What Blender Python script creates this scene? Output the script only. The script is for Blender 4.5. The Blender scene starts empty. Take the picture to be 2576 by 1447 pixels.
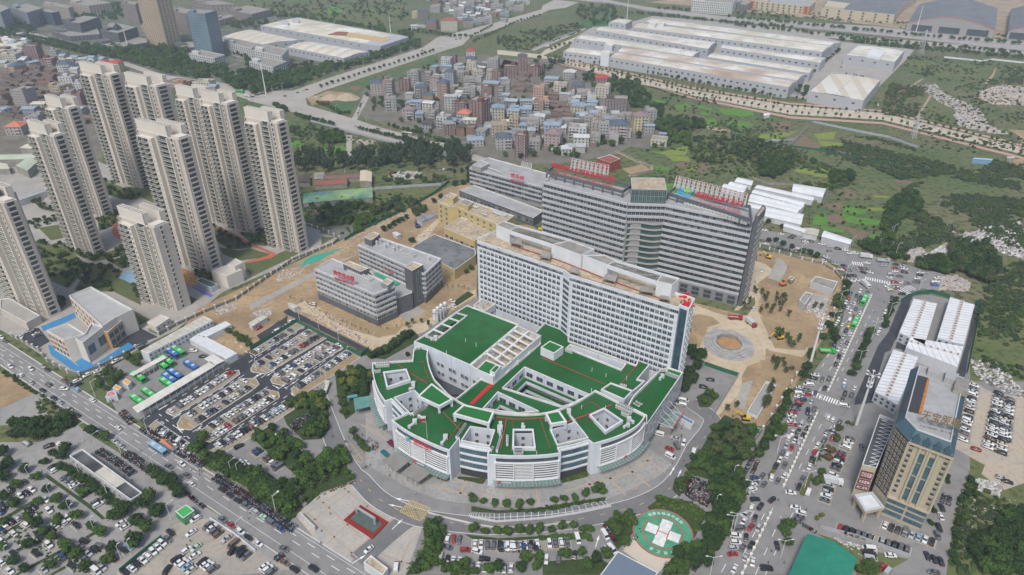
import bpy,bmesh,math,random
import numpy as np
from mathutils import Vector,Matrix,noise
from mathutils.geometry import tessellate_polygon
R=random.Random(7)
sc=bpy.context.scene
CX,CY,FP,HC=1288.0,723.5,1717.0,210.0
PITCH=math.atan(FP/(3650-CY))
cam=bpy.data.cameras.new('camera');camo=bpy.data.objects.new('camera',cam)
sc.collection.objects.link(camo);sc.camera=camo
camo.location=(0,0,HC);camo.rotation_euler=(math.pi/2-PITCH,0,0)
cam.sensor_width=36;cam.lens=36*FP/2576;cam.clip_end=12000;cam.clip_start=1
SUN_EL,SUN_AZ=math.radians(55),math.radians(-160)
w=bpy.data.worlds.new('World');sc.world=w;w.use_nodes=True
nt=w.node_tree;bg=nt.nodes['Background']
sky=nt.nodes.new('ShaderNodeTexSky');sky.sky_type='NISHITA';sky.sun_disc=False
sky.sun_elevation=SUN_EL;sky.sun_rotation=SUN_AZ;sky.air_density=1.0;sky.dust_density=3.0;sky.ozone_density=1.0
nt.links.new(sky.outputs[0],bg.inputs[0]);bg.inputs[1].default_value=0.10
sl=bpy.data.lights.new('sun','SUN');sl.energy=1.8;sl.angle=math.radians(14);sl.color=(1,.985,.93)
so=bpy.data.objects.new('sun',sl);sc.collection.objects.link(so)
sd=Vector((math.sin(SUN_AZ)*math.cos(SUN_EL),math.cos(SUN_AZ)*math.cos(SUN_EL),math.sin(SUN_EL)))
so.rotation_euler=sd.to_track_quat('Z','Y').to_euler()
sc.view_settings.view_transform='Standard';sc.view_settings.look='None';sc.view_settings.gamma=1
sc.view_settings.exposure=0.63
sc.cycles.max_bounces=4;sc.cycles.diffuse_bounces=2;sc.cycles.glossy_bounces=2;sc.cycles.transmission_bounces=2
sc.cycles.volume_bounces=0;sc.cycles.transparent_max_bounces=4
sc.cycles.use_denoising=True
_c,_s=math.cos(PITCH),math.sin(PITCH)
def G(x,y,z=0.0):
 a=(x-CX)/FP;b=(CY-y)/FP
 dz=-_s+b*_c;t=(z-HC)/dz
 return Vector((a*t,(_c+b*_s)*t,z))
def PX(v):
 z=v[2]-HC;d=v[1]*_c-z*_s;u=v[1]*_s+z*_c
 return CX+FP*v[0]/d,CY-FP*u/d
_TY={'a':0,'b':500,'c':950,'d':1404};_TX={'1':0,'2':850,'3':1700,'4':2500}
_HH={'h1':(1250,1000),'h2':(1850,1000),'h3':(1250,1300),'h4':(1850,1300)}
def raw(s):
 out=[];tile='D';buf=[]
 for k in s.split():
  if k[0].isalpha():tile=k;continue
  buf.append(float(k))
  if len(buf)==2:
   x,y=buf;buf=[]
   if tile=='D':out.append((x,y))
   elif tile in _HH:out.append((_HH[tile][0]*.736+x*.2,_HH[tile][1]*.736+y*.2))
   else:out.append((_TX[tile[1]]*.736+x*.28583,_TY[tile[0]]*.736+y*.28583))
 return out
def W(s,z=0.0):
 return[G(x,y,z).to_2d()for x,y in raw(s)]
_M={}
def mat(name,col,rough=.8,col2=None,scale=.3,amt=.5,bump=0,metal=0,lines=None,fine=None,emit=0,spec=.5,alpha=1):
 if name in _M:return _M[name]
 m=bpy.data.materials.new(name);m.use_nodes=True;n=m.node_tree.nodes;l=m.node_tree.links
 b=n['Principled BSDF'];b.inputs['Roughness'].default_value=rough;b.inputs['Metallic'].default_value=metal
 b.inputs['Specular IOR Level'].default_value=spec if rough<.75 else min(spec,.12)
 m.diffuse_color=(*col,1)
 geo=n.new('ShaderNodeNewGeometry')
 out=None
 rgb=n.new('ShaderNodeRGB');rgb.outputs[0].default_value=(*col,1);out=rgb.outputs[0]
 def mix(fac,a,c2):
  mx=n.new('ShaderNodeMix');mx.data_type='RGBA'
  if isinstance(fac,float):mx.inputs[0].default_value=fac
  else:l.new(fac,mx.inputs[0])
  l.new(a,mx.inputs[6])
  if isinstance(c2,tuple):mx.inputs[7].default_value=(*c2,1)
  else:l.new(c2,mx.inputs[7])
  return mx.outputs[2]
 def noise(sc_,det=4,lo=.35,hi=.65):
  t=n.new('ShaderNodeTexNoise');t.inputs['Scale'].default_value=sc_;t.inputs['Detail'].default_value=det
  l.new(geo.outputs['Position'],t.inputs['Vector'])
  r=n.new('ShaderNodeMapRange');r.inputs[1].default_value=lo;r.inputs[2].default_value=hi
  l.new(t.outputs[0],r.inputs[0]);return r.outputs[0],t.outputs[0]
 if col2 is not None:
  f,_=noise(scale);fm=n.new('ShaderNodeMath');fm.operation='MULTIPLY';fm.inputs[1].default_value=amt
  l.new(f,fm.inputs[0]);out=mix(fm.outputs[0],out,col2)
 if fine:
  f,_=noise(fine[1],3,.5,.62);fm=n.new('ShaderNodeMath');fm.operation='MULTIPLY';fm.inputs[1].default_value=fine[2]
  l.new(f,fm.inputs[0]);out=mix(fm.outputs[0],out,fine[0])
 if lines:
  sep=n.new('ShaderNodeSeparateXYZ');l.new(geo.outputs['Position'],sep.inputs[0])
  for ang,per,wd,lc,am in lines:
   if ang=='z':src=sep.outputs[2]
   else:
    a=math.radians(ang);dt=n.new('ShaderNodeVectorMath');dt.operation='DOT_PRODUCT'
    l.new(geo.outputs['Position'],dt.inputs[0]);dt.inputs[1].default_value=(math.cos(a),math.sin(a),0);src=dt.outputs['Value']
   md=n.new('ShaderNodeMath');md.operation='FLOORED_MODULO';md.inputs[1].default_value=per;l.new(src,md.inputs[0])
   lt=n.new('ShaderNodeMath');lt.operation='LESS_THAN';lt.inputs[1].default_value=wd;l.new(md.outputs[0],lt.inputs[0])
   fm=n.new('ShaderNodeMath');fm.operation='MULTIPLY';fm.inputs[1].default_value=am;l.new(lt.outputs[0],fm.inputs[0])
   out=mix(fm.outputs[0],out,lc)
 l.new(out,b.inputs['Base Color'])
 if bump:
  f,raw_=noise(max(scale*6,1.5));bp=n.new('ShaderNodeBump');bp.inputs['Strength'].default_value=bump
  l.new(raw_,bp.inputs['Height']);l.new(bp.outputs[0],b.inputs['Normal'])
 if alpha<1:b.inputs['Alpha'].default_value=alpha
 _M[name]=m;return m
def solid(name,col,rough=.6,metal=0,spec=.5):return mat(name,col,rough,metal=metal,spec=spec)
class MB:
 def __init__(s):s.v=[];s.f=[];s.m=[]
 def add(s,vs,fs,mi=0):
  o=len(s.v);s.v+=[tuple(p)for p in vs]
  s.f+=[tuple(o+i for i in q)for q in fs];s.m+=[mi]*len(fs);return s
 def box(s,x0,x1,y0,y1,z0,z1,mi=0):
  return s.add([(x0,y0,z0),(x1,y0,z0),(x1,y1,z0),(x0,y1,z0),(x0,y0,z1),(x1,y0,z1),(x1,y1,z1),(x0,y1,z1)],[(3,2,1,0),(4,5,6,7),(0,1,5,4),(1,2,6,5),(2,3,7,6),(3,0,4,7)],mi)
 def obox(s,c,ux,hx,hy,z0,z1,mi=0):
  ux=Vector((ux[0],ux[1])).normalized();uy=Vector((-ux.y,ux.x));c=Vector((c[0],c[1]))
  p=[c-ux*hx-uy*hy,c+ux*hx-uy*hy,c+ux*hx+uy*hy,c-ux*hx+uy*hy]
  return s.prism(p,z0,z1,mi)
 def prism(s,poly,z0,z1,mi=0,mtop=None):
  poly=ccw(poly);n=len(poly)
  s.add([(p[0],p[1],z0)for p in poly]+[(p[0],p[1],z1)for p in poly],[(i,(i+1)%n,n+(i+1)%n,n+i)for i in range(n)],mi)
  s.sheet(poly,z1,mi if mtop is None else mtop);return s
 def sheet(s,poly,z,mi=0,holes=()):
  loops=[[Vector((p[0],p[1],0))for p in lp]for lp in[poly]+list(holes)]
  tris=tessellate_polygon(loops);flat=[p for lp in loops for p in lp]
  fs=[]
  for a,b,c in tris:
   if(flat[b]-flat[a]).cross(flat[c]-flat[a]).z<0:b,c=c,b
   fs.append((a,b,c))
  return s.add([(p.x,p.y,z)for p in flat],fs,mi)
 def bar(s,a,b,w,h,mi=0):
  a=Vector(a);b=Vector(b);d=(b-a)
  if d.length<1e-4:return s
  x=d.normalized();up=Vector((0,0,1))
  if abs(x.z)>.98:up=Vector((0,1,0))
  y=up.cross(x).normalized()*w/2;z=x.cross(y.normalized())*h/2
  return s.add([a-y-z,b-y-z,b+y-z,a+y-z,a-y+z,b-y+z,b+y+z,a+y+z],[(3,2,1,0),(4,5,6,7),(0,1,5,4),(1,2,6,5),(2,3,7,6),(3,0,4,7)],mi)
 def cyl(s,x,y,z0,z1,r0,r1=None,n=8,mi=0,cap=True):
  r1=r0 if r1 is None else r1
  vs=[(x+r*math.cos(2*math.pi*i/n),y+r*math.sin(2*math.pi*i/n),z)for z,r in((z0,r0),(z1,r1))for i in range(n)]
  fs=[(i,(i+1)%n,n+(i+1)%n,n+i)for i in range(n)]
  if cap:fs.append(tuple(range(n,2*n)))
  return s.add(vs,fs,mi)
 def ball(s,c,r,rz=None,n=8,mi=0):
  rz=rz or r;vs=[(c[0],c[1],c[2]-rz)];k=max(3,n//2)
  for j in range(1,k):
   a=math.pi*j/k
   vs+=[(c[0]+r*math.sin(a)*math.cos(2*math.pi*i/n),c[1]+r*math.sin(a)*math.sin(2*math.pi*i/n),c[2]-rz*math.cos(a))for i in range(n)]
  vs.append((c[0],c[1],c[2]+rz));fs=[]
  for i in range(n):fs.append((0,1+(i+1)%n,1+i));fs.append((len(vs)-1,1+(k-2)*n+i,1+(k-2)*n+(i+1)%n))
  for j in range(k-2):
   for i in range(n):a=1+j*n;fs.append((a+i,a+(i+1)%n,a+n+(i+1)%n,a+n+i))
  return s.add(vs,fs,mi)
 def xf(s,M):
  s.v=[tuple(M@Vector(p))for p in s.v];return s
 def mesh(s,name,mats):
  me=bpy.data.meshes.new(name);me.from_pydata(s.v,[],s.f)
  for m in(mats if isinstance(mats,(list,tuple))else[mats]):me.materials.append(m)
  if any(s.m):me.polygons.foreach_set('material_index',s.m)
  return me
 def build(s,name,mats,parent=None,**kw):
  return link(name,s.mesh(name,mats),parent,**kw)
def ccw(p):
 p=[Vector((q[0],q[1]))for q in p]
 a=sum(p[i].x*p[(i+1)%len(p)].y-p[(i+1)%len(p)].x*p[i].y for i in range(len(p)))
 return p if a>0 else p[::-1]
def inset(p,d):
 n=len(p);out=[]
 for i in range(n):
  a,b,c=p[i-1],p[i],p[(i+1)%n]
  e1=(b-a).normalized();e2=(c-b).normalized()
  n1=Vector((-e1 .y,e1 .x));n2=Vector((-e2 .y,e2 .x));m=n1+n2
  if m.length<1e-3:out.append(b+n1*d);continue
  m.normalize();k=max(.45,m.dot(n1));out.append(b+m*(d/k))
 return out
def link(name,data,parent=None,label=None,cat=None,group=None,kind=None):
 o=bpy.data.objects.new(name,data);sc.collection.objects.link(o)
 if parent is not None:o.parent=parent
 if label:o['label']=label
 if cat:o['category']=cat
 if group:o['group']=group
 if kind:o['kind']=kind
 return o
def thing(name,label,cat,loc=(0,0,0),group=None):
 o=link(name,None,None,label,cat,group);o.location=(loc[0],loc[1],loc[2]if len(loc)>2 else 0)
 o.empty_display_size=.5;return o
def hang(o,parent):
 o.parent=parent;o.matrix_parent_inverse=Matrix.Translation(-Vector(parent.location));return o
def part(name,mb,mats,parent,**kw):return hang(mb.build(name,mats,None,**kw),parent)
def struct(name,mb,m):return mb.build(name,m,None,kind='structure')
def nrm(v):return Vector((-v.y,v.x))
_WP={}
def winmesh(w,h,style='frame',glass=None,frame=None):
 key=(round(w,2),round(h,2),style,glass.name,frame.name if frame else '')
 if key in _WP:return _WP[key]
 b=MB();f=.09 if style!='far' else .2
 b.box(-w/2,w/2,-.05,.02,-h/2,h/2,0)
 if frame:
  for x0,x1,z0,z1 in((-w/2-f,-w/2,-h/2-f,h/2+f),(w/2,w/2+f,-h/2-f,h/2+f),(-w/2,w/2,h/2,h/2+f),(-w/2,w/2,-h/2-f,-h/2)):
   b.box(x0,x1,-.05,.09,z0,z1,1)
  if style=='sill':b.box(-w/2-.25,w/2+.25,0,.35,-h/2-.3,-h/2-.12,1)
  if style in('mull','frame'):
   b.box(-.04,.04,0,.07,-h/2,h/2,1)
  if style=='strip':
   k=max(2,int(w/1.5))
   for i in range(1,k):x=-w/2+w*i/k;b.box(x-.04,x+.04,0,.07,-h/2,h/2,1)
 me=b.mesh('window',[glass]+([frame]if frame else[]));_WP[key]=me;return me
def repeat(parent,name,items,limit=100,label=None):
 """items: (mesh, matrix). The nearest ones become parts of their own, the rest one stuff part."""
 pinv=Matrix.Translation(-Vector(parent.location))
 items=sorted(items,key=lambda t:(t[1].translation-Vector((0,0,HC))).length)
 for me,M in items[:limit]:
  o=bpy.data.objects.new(name,me);sc.collection.objects.link(o);o.parent=parent;o.matrix_parent_inverse=pinv
  o.matrix_basis=M
  if label:o['label']=label
 if items[limit:]:
  hang(merged('other_'+name+'s',items[limit:],'stuff'),parent)
def merged(name,items,kind=None,remap=None):
 cache={};V=[];F=[];L=[];MI=[];mats=[];base=0
 for it in items:
  me,M=it[0],it[1];paint=it[2]if len(it)>2 else None
  if me.name not in cache:
   nv=len(me.vertices);co=np.empty(nv*3,'f');me.vertices.foreach_get('co',co)
   nl=len(me.loops);li=np.empty(nl,'i');me.loops.foreach_get('vertex_index',li)
   npn=len(me.polygons);lt=np.empty(npn,'i');me.polygons.foreach_get('loop_total',lt)
   mi=np.empty(npn,'i');me.polygons.foreach_get('material_index',mi)
   cache[me.name]=(co.reshape(-1,3),li,lt,mi)
  co,li,lt,mi=cache[me.name];A=np.array(M)
  V.append(co@A[:3,:3].T+A[:3,3]);F.append(li+base);L.append(lt);base+=len(co)
  idx=[]
  for k,mm in enumerate(me.materials):
   mm=paint if(paint and k==0)else mm
   if mm not in mats:mats.append(mm)
   idx.append(mats.index(mm))
  MI.append(np.array(idx or[0])[mi])
 V=np.concatenate(V);F=np.concatenate(F);L=np.concatenate(L);MI=np.concatenate(MI)
 me=bpy.data.meshes.new(name);me.vertices.add(len(V));me.vertices.foreach_set('co',V.astype('f').ravel())
 me.loops.add(len(F));me.loops.foreach_set('vertex_index',F.astype('i'))
 me.polygons.add(len(L));st=np.concatenate([[0],np.cumsum(L)[:-1]]);me.polygons.foreach_set('loop_start',st.astype('i'))
 for m in mats:me.materials.append(m)
 me.polygons.foreach_set('material_index',MI.astype('i'));me.update(calc_edges=True)
 return link(name,me,None,kind=kind)
def wallmats(p0,p1):
 """frame for a wall seen from the camera side: origin p (left as given), x dir, outward normal"""
 d=(p1-p0).normalized();n=nrm(d);mid=(p0+p1)/2
 if n.dot(-mid)<0:p0,p1=p1,p0;d=-d;n=-n
 return p0,p1,d,n
def wm(p,z,d,n):return Matrix(((d.x,n.x,0,p.x),(d.y,n.y,0,p.y),(0,0,1,z),(0,0,0,1)))
def facade(items,p0,p1,z0,z1,rows,cols,w,h,glass,frame,style='frame',m0=.0,skip=None,flip=False,dz=0):
 p0,p1,d,n=wallmats(p0,p1)
 if flip:p0,p1,d,n=p1,p0,-d,-n
 Ln=(p1-p0).length;cw=(Ln-2*m0)/cols;ch=(z1-z0)/rows
 if w<0:w=-w*cw
 if h<0:h=-h*ch
 for r in range(rows):
  for c in range(cols):
   if skip and skip(r,c):continue
   g=R.choice(glass)if isinstance(glass,list)else glass
   items.append((winmesh(w,h,style,g,frame),wm(p0+d*(m0+cw*(c+.5)),z0+ch*(r+.5)+dz,d,n)))
def block(parent,poly,z0,z1,wall,roof,par=.9,th=.35,holes=(),hz=None,wname='wall',rname='roof',cap=None):
 poly=ccw(poly);b=MB();n=len(poly);inn=inset(poly,th);zr=z1-par
 mats=[wall,cap or wall]
 for i in range(n):
  j=(i+1)%n;a,c=poly[i],poly[j];ai,ci=inn[i],inn[j]
  b.add([(a.x,a.y,z0),(c.x,c.y,z0),(c.x,c.y,z1),(a.x,a.y,z1)],[(0,1,2,3)],0)
  b.add([(a.x,a.y,z1),(c.x,c.y,z1),(ci.x,ci.y,z1),(ai.x,ai.y,z1)],[(0,1,2,3)],1)
  b.add([(ai.x,ai.y,zr),(ci.x,ci.y,zr),(ci.x,ci.y,z1),(ai.x,ai.y,z1)],[(3,2,1,0)],1)
 hl=[]
 for k,h in enumerate(holes):
  h=ccw(h)[::-1];m=len(h);out=inset(h,th);hl.append(out);zb=hz[k]if hz else z0
  for i in range(m):
   j=(i+1)%m;a,c=h[i],h[j];ai,ci=out[i],out[j]
   b.add([(a.x,a.y,zb),(c.x,c.y,zb),(c.x,c.y,z1),(a.x,a.y,z1)],[(0,1,2,3)],0)
   b.add([(a.x,a.y,z1),(c.x,c.y,z1),(ci.x,ci.y,z1),(ai.x,ai.y,z1)],[(0,1,2,3)],1)
   b.add([(ai.x,ai.y,zr),(ci.x,ci.y,zr),(ci.x,ci.y,z1),(ai.x,ai.y,z1)],[(3,2,1,0)],1)
 o1=part(wname,b,mats,parent)
 o2=part(rname,MB().sheet(inn,zr,0,hl),roof,parent)
 return o1,o2
def quad3(A,B,C):
 u=(B-A).normalized();nv=nrm(u);k=(C-B).dot(nv)
 return[A,B,B+nv*k,A+nv*k]
def text3(txt,size,depth,m,name='lettering'):
 cu=bpy.data.curves.new(name,'FONT');cu.body=txt;cu.size=size;cu.extrude=depth/2;cu.align_x='CENTER';cu.align_y='CENTER'
 tmp=bpy.data.objects.new(name,cu);sc.collection.objects.link(tmp)
 me=bpy.data.meshes.new_from_object(tmp.evaluated_get(bpy.context.evaluated_depsgraph_get()))
 bpy.data.objects.remove(tmp);me.materials.clear();me.materials.append(m);return me
def put_text(txt,size,m,M,parent=None,depth=.3,name='lettering',wid=None,**kw):
 me=text3(txt,size,depth,m,name)
 if wid and len(me.vertices):
  xs=[v.co.x for v in me.vertices];k=wid/(max(xs)-min(xs))
  for v in me.vertices:v.co.x*=k
 o=link(name,me,None,**kw);o.matrix_basis=M
 if parent is not None:o.parent=parent;o.matrix_parent_inverse=Matrix.Translation(-Vector(parent.location))
 return o
def upright(p,z,d,n):
 return Matrix(((d.x,0,n.x,p.x),(d.y,0,n.y,p.y),(0,1,0,z),(0,0,0,1)))
LZ=[0.0]
def zone(name,s,m,z=None,kind='structure',**kw):
 """flat sheet over measured outline(s); ';' separates outlines of one surface"""
 if z is None:LZ[0]+=.006;z=LZ[0]
 b=MB()
 for k_,q in enumerate(s.split(';')):
  if q.strip():b.sheet(ccw(W(q)),z+k_*.0015,0)
 return b.build(name,m,None,kind=kind,**kw)
m_scrub=mat('scrub_ground',(.088,.125,.046),.95,(.17,.145,.085),.012,.75,.5,fine=((.03,.045,.02),.22,.75))
m_soil=mat('soil',(.21,.155,.10),.95,(.13,.10,.06),.08,.7,.4,fine=((.08,.09,.04),.5,.35))
m_sand=mat('construction_dirt',(.40,.29,.17),.95,(.245,.17,.10),.045,.95,.3,fine=((.20,.16,.115),.4,.6))
m_sandr=mat('dirt_road',(.50,.415,.30),.95,(.41,.33,.225),.06,.8,.15,fine=((.34,.27,.18),.3,.4))
m_lawn=mat('lawn',(.085,.115,.045),.95,(.13,.13,.06),.12,.8,.3,fine=((.04,.07,.02),.8,.5))
m_hedge=mat('garden_ground',(.035,.060,.020),.95,(.06,.08,.03),.2,.8,.6,fine=((.02,.035,.012),.8,.6))
m_pave=mat('concrete_paving',(.36,.335,.30),.85,(.29,.275,.25),.06,.9,fine=((.24,.22,.20),.5,.35))
m_plaza=mat('stone_plaza',(.43,.385,.33),.8,(.33,.32,.30),.12,.9,fine=((.27,.25,.23),.9,.4),lines=[(57,1.2,.10,(.25,.23,.2),.45),(-33,1.2,.10,(.25,.23,.2),.45)])
m_fore=mat('forecourt_stone',(.34,.325,.305),.75,(.25,.25,.25),.1,.9,fine=((.2,.19,.18),.6,.5),lines=[(8,1.5,.12,(.22,.2,.18),.4),(98,1.5,.12,(.22,.2,.18),.4)])
m_road=mat('road_concrete',(.245,.235,.225),.85,(.20,.195,.19),.05,.9,fine=((.17,.165,.16),.25,.45))
m_roadl=mat('far_road',(.37,.34,.30),.85,(.31,.29,.26),.04,.9)
m_asph=mat('dark_asphalt',(.040,.043,.052),.8,(.058,.06,.068),.12,.9)
m_ring=mat('ring_road_asphalt',(.175,.172,.17),.85,(.145,.145,.145),.08,.9,fine=((.12,.12,.12),.4,.4))
m_lot=mat('parking_bay_paving',(.31,.27,.21),.9,(.25,.215,.17),.1,.9,fine=((.26,.22,.17),.7,.5))
m_island=mat('sandy_island',(.33,.235,.135),.95,(.25,.19,.11),.2,.9)
m_white=solid('white_paint',(.72,.72,.70));m_yel=solid('yellow_paint',(.50,.36,.12));m_redp=solid('red_coating',(.42,.08,.06))
m_kerb=solid('kerb_stone',(.48,.46,.43),.85)
m_brick=mat('red_paving',(.33,.19,.16),.9,(.27,.17,.14),.3,.8)
m_green1=mat('crop_green',(.10,.25,.035),.95,(.075,.17,.03),.25,.9,.3,lines=[(-33,2.2,.5,(.09,.09,.05),.5)])
m_green2=mat('crop_dark',(.045,.12,.045),.95,(.075,.13,.055),.2,.9,.3,lines=[(57,2.2,.4,(.10,.10,.06),.4)])
m_green3=mat('crop_yellow',(.21,.25,.05),.95,(.14,.20,.045),.25,.9,.3,lines=[(20,2.4,.5,(.12,.10,.06),.4)])
m_till=mat('tilled_soil',(.20,.145,.10),.95,(.155,.115,.075),.2,.9,.3,lines=[(-25,2.0,.6,(.13,.10,.07),.6)])
m_grassf=mat('rough_grass',(.10,.125,.045),.95,(.145,.145,.065),.03,.9,.4,fine=((.035,.055,.022),.3,.6))
m_water=mat('pond_water',(.17,.165,.13),.12,(.14,.14,.11),.1,.8)
b=MB();b.sheet([Vector(p)for p in((-3500,-300),(3500,-300),(3500,6500),(-3500,6500))],0)
struct('ground',b,m_scrub)
zone('grass_field','a3 0 330 700 200 800 290 300 440 0 440; a2 700 20 1400 60 1440 150 1250 250 700 150 560 90; b4 2350 1030 2575 900 2575 1447 2500 1447 2200 1250 2150 1100; b2 1110 400 1760 330 1640 440 1350 520 1250 560 1100 520;a4 1790 850 2000 870 1950 1000 1950 1100 1620 1080;a4 1620 520 2320 600 2200 740 1650 640',m_grassf)
zone('village_ground','a3 0 640 60 520 400 520 600 600 960 680 1000 760 850 850 1130 900 1190 1000 1400 960 1500 1200 1340 1310 1180 1290 1000 1370 560 1440 0 1447|'.replace('|','')+' a2 2000 1380 1750 1240 1300 1120 950 1020 1000 800 1080 690 1400 640 1700 520 2050 480 2575 600',mat('village_paving',(.185,.17,.15),.9,(.125,.12,.095),.08,.9,fine=((.13,.12,.08),.3,.5)))
zone('old_town_ground','a1 0 330 260 330 700 520 1100 600 1500 680 1500 1100 900 1300 900 1447 0 1447',mat('old_town_paving',(.19,.165,.135),.9,(.13,.115,.09),.05,.9,fine=((.10,.10,.07),.2,.5)))
zone('city_paving','a1 0 0 1000 0 2575 150 2575 850 1930 750 1440 690 1100 560 600 400 0 320; a2 0 270 600 250 1420 320 1560 420 800 620 0 830',mat('district_paving',(.17,.17,.145),.9,(.085,.10,.055),.03,.9,fine=((.05,.07,.035),.12,.5)))
zone('factory_yard','a3 580 510 680 330 850 230 1190 190 1370 140 2575 250 D 2117 105 2300 125 2280 150 2190 240 2170 275 2030 250',m_pave)
zone('upper_district_paving','a3 1300 20 1500 0 D 2576 0 2576 105 1800 20',mat('sandy_yard',(.36,.28,.2),.95,(.24,.19,.13),.03,.9))
zone('compound_paving','D 0 415 110 370 190 380 300 430 420 410 740 545 862 600 735 660 560 735 445 830 380 860 235 945 165 935 55 860 0 830',m_pave)
zone('left_sand','c1 0 820 150 900 330 1050 470 1200 430 1300 150 1310 0 1290',m_sand)
zone('lower_left_paving','D 0 1030 97 985 220 1090 540 1290 790 1447 0 1447',mat('car_park_concrete',(.305,.295,.28),.88,(.25,.24,.23),.05,.9,fine=((.2,.19,.18),.3,.4)))
zone('gravel_lot','d1 1530 1000 1700 960 1840 950 2300 1260 2575 1400 2575 1447 1000 1447 1150 1350 1500 1100',mat('gravel_paving',(.36,.315,.26),.9,(.29,.265,.235),.06,.9,fine=((.22,.2,.18),.5,.4)))
zone('bus_yard','c1 850 850 1130 700 1240 700 1700 560 2000 640 2120 700 1230 1250 1030 1180',m_road)
zone('construction_ground','D 445 845 497 777 735 664 865 602 1000 540 1130 470 1195 460 1200 560 1200 750 1130 790 1060 835 935 895 800 832 700 805 630 880 585 905 560 870',m_sand)
zone('construction_yard','D 1738 760 1900 800 1905 630 1990 642 2070 652 2105 675 2125 720 2098 810 2050 885 2010 955 1960 1040 1925 1075 1795 1050 1858 945 1770 910 1740 870',m_sand)
zone('hospital_paving','D 640 1010 751 1000 907 895 935 895 1060 835 1200 750 1740 860 1775 915 1858 945 1795 1050 1925 1080 1960 1050 2000 990 1955 1150 1800 1447 600 1447 880 1420 530 1190',m_road)
zone('roadside_paving','D 2097 1073 2152 1003 2229 860 2266 756 2300 745 2340 742 2450 770 2576 790 2576 1447 1940 1447 1966 1402 2011 1256 2060 1180',m_road)
zone('vacant_scrub','D 2440 780 2576 700 2576 960 2440 960; D 2440 1030 2576 1080 2576 1447 2380 1447 2400 1300 2440 1180; c1 330 1050 560 1190 700 1290 520 1380 340 1447 0 1447 0 1300 180 1290 480 1290;d4 740 1080 1340 1260 1560 1310 1300 1447 1100 1447 1080 1290 880 1160',m_grassf)
zone('gravel_park','c4 2110 900 2250 990 2575 1060 2575 1447 2000 1447;d4 2000 0 2575 0 2575 640 2400 700 2200 560 2230 480 1960 330;',mat('gravel_ground',(.36,.32,.27),.95,(.44,.36,.26),.04,.9,fine=((.25,.23,.2),.5,.4)))
zone('lot_hedge_strips','d1 0 1090 240 950 470 830 480 850 250 975 0 1120; d1 0 1300 200 1190 420 1070 650 960 660 985 430 1100 210 1220 0 1330; d1 120 1447 330 1330 600 1190 840 1060 850 1085 610 1215 350 1350 160 1447; d1 430 1447 700 1290 960 1180 970 1200 710 1320 470 1447; d1 0 960 180 850 330 770 340 790 190 880 0 990; d1 420 560 600 690 800 830 930 950 900 960 780 860 590 720 400 590',m_hedge)
zone('main_road','D 0 853 884 1418 930 1447 780 1447 0 916',m_road,.16)
zone('boulevard','D 1790 1447 1952 1148 1999 986 2040 945 2106 858 2140 720 2128 690 2105 665 2070 645 1990 632 1900 612 1900 575 1917 579 2040 597 2154 632 2249 660 2374 690 2363 735 2294 742 2266 753 2229 859 2151 1002 2097 1073 2060 1180 2011 1256 1966 1402 1940 1447',m_road,.17)
zone('north_road','a2 0 800 390 800 700 690 1100 560 1530 420 1660 330 2100 220 2575 85 a3 400 50 500 0 720 20 600 70 450 90 a2 2575 125 2150 270 1950 330 1880 400 1700 455 1200 620 660 800 500 870 520 930 870 1030 1180 1130 1800 1290 2080 1390 D 1240 400 1320 440 1240 440 a2 2000 1420 1480 1290 890 1160 600 1060 290 960 0 890',m_roadl,.15)
zone('old_town_road','a1 0 250 300 330 600 420 860 530 1100 580 1440 700 1930 800 2250 900 2430 900 2575 930 2575 840 1950 730 1440 660 1150 560 900 500 600 380 300 290 0 200; D 0 470 110 385 205 345 215 365 130 405 40 455 0 490',m_roadl,.14)
zone('factory_road','a3 0 480 420 520 580 560 1100 700 1700 840 2575 1010 D 2220 302 2576 390 2576 372 2220 285 a3 2575 930 1700 790 1100 650 640 545 400 490 500 450 690 350 680 330 420 440 380 480 0 440',mat('dusty_road',(.48,.42,.33),.9,(.42,.36,.28),.05,.9),.14)
zone('pink_kerbway','a3 380 520 1100 690 1700 865 2575 1045 D 2220 313 2576 402 2576 396 2220 308 a3 2575 1025 1700 850 1100 705 400 530; a3 640 545 1100 640 1700 780 2575 920 D 2220 282 2576 369 2576 364 2220 278 a3 2575 905 1700 765 1100 628 650 535',mat('pink_kerb',(.42,.27,.22),.9),.16)
zone('expressway','a3 560 -10 1000 30 1300 90 2000 185 2575 235 D 2200 87 2576 128 2576 106 2200 66 a3 2575 190 2000 145 1300 60 1000 5 800 -30',mat('expressway_concrete',(.34,.31,.29),.85,(.28,.265,.25),.04,.9),.2)
zone('expressway_verge','a4 0 245 1000 350 2575 490 2575 440 1000 310 0 205',m_roadl,.1)
zone('field_path','a2 1020 830 1060 860 950 1060 900 1060; a2 860 1190 910 1190 900 1447 850 1447; b2 850 0 880 0 840 230 850 230; a3 300 440 770 250 780 260 320 450',m_roadl,.1)
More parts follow.
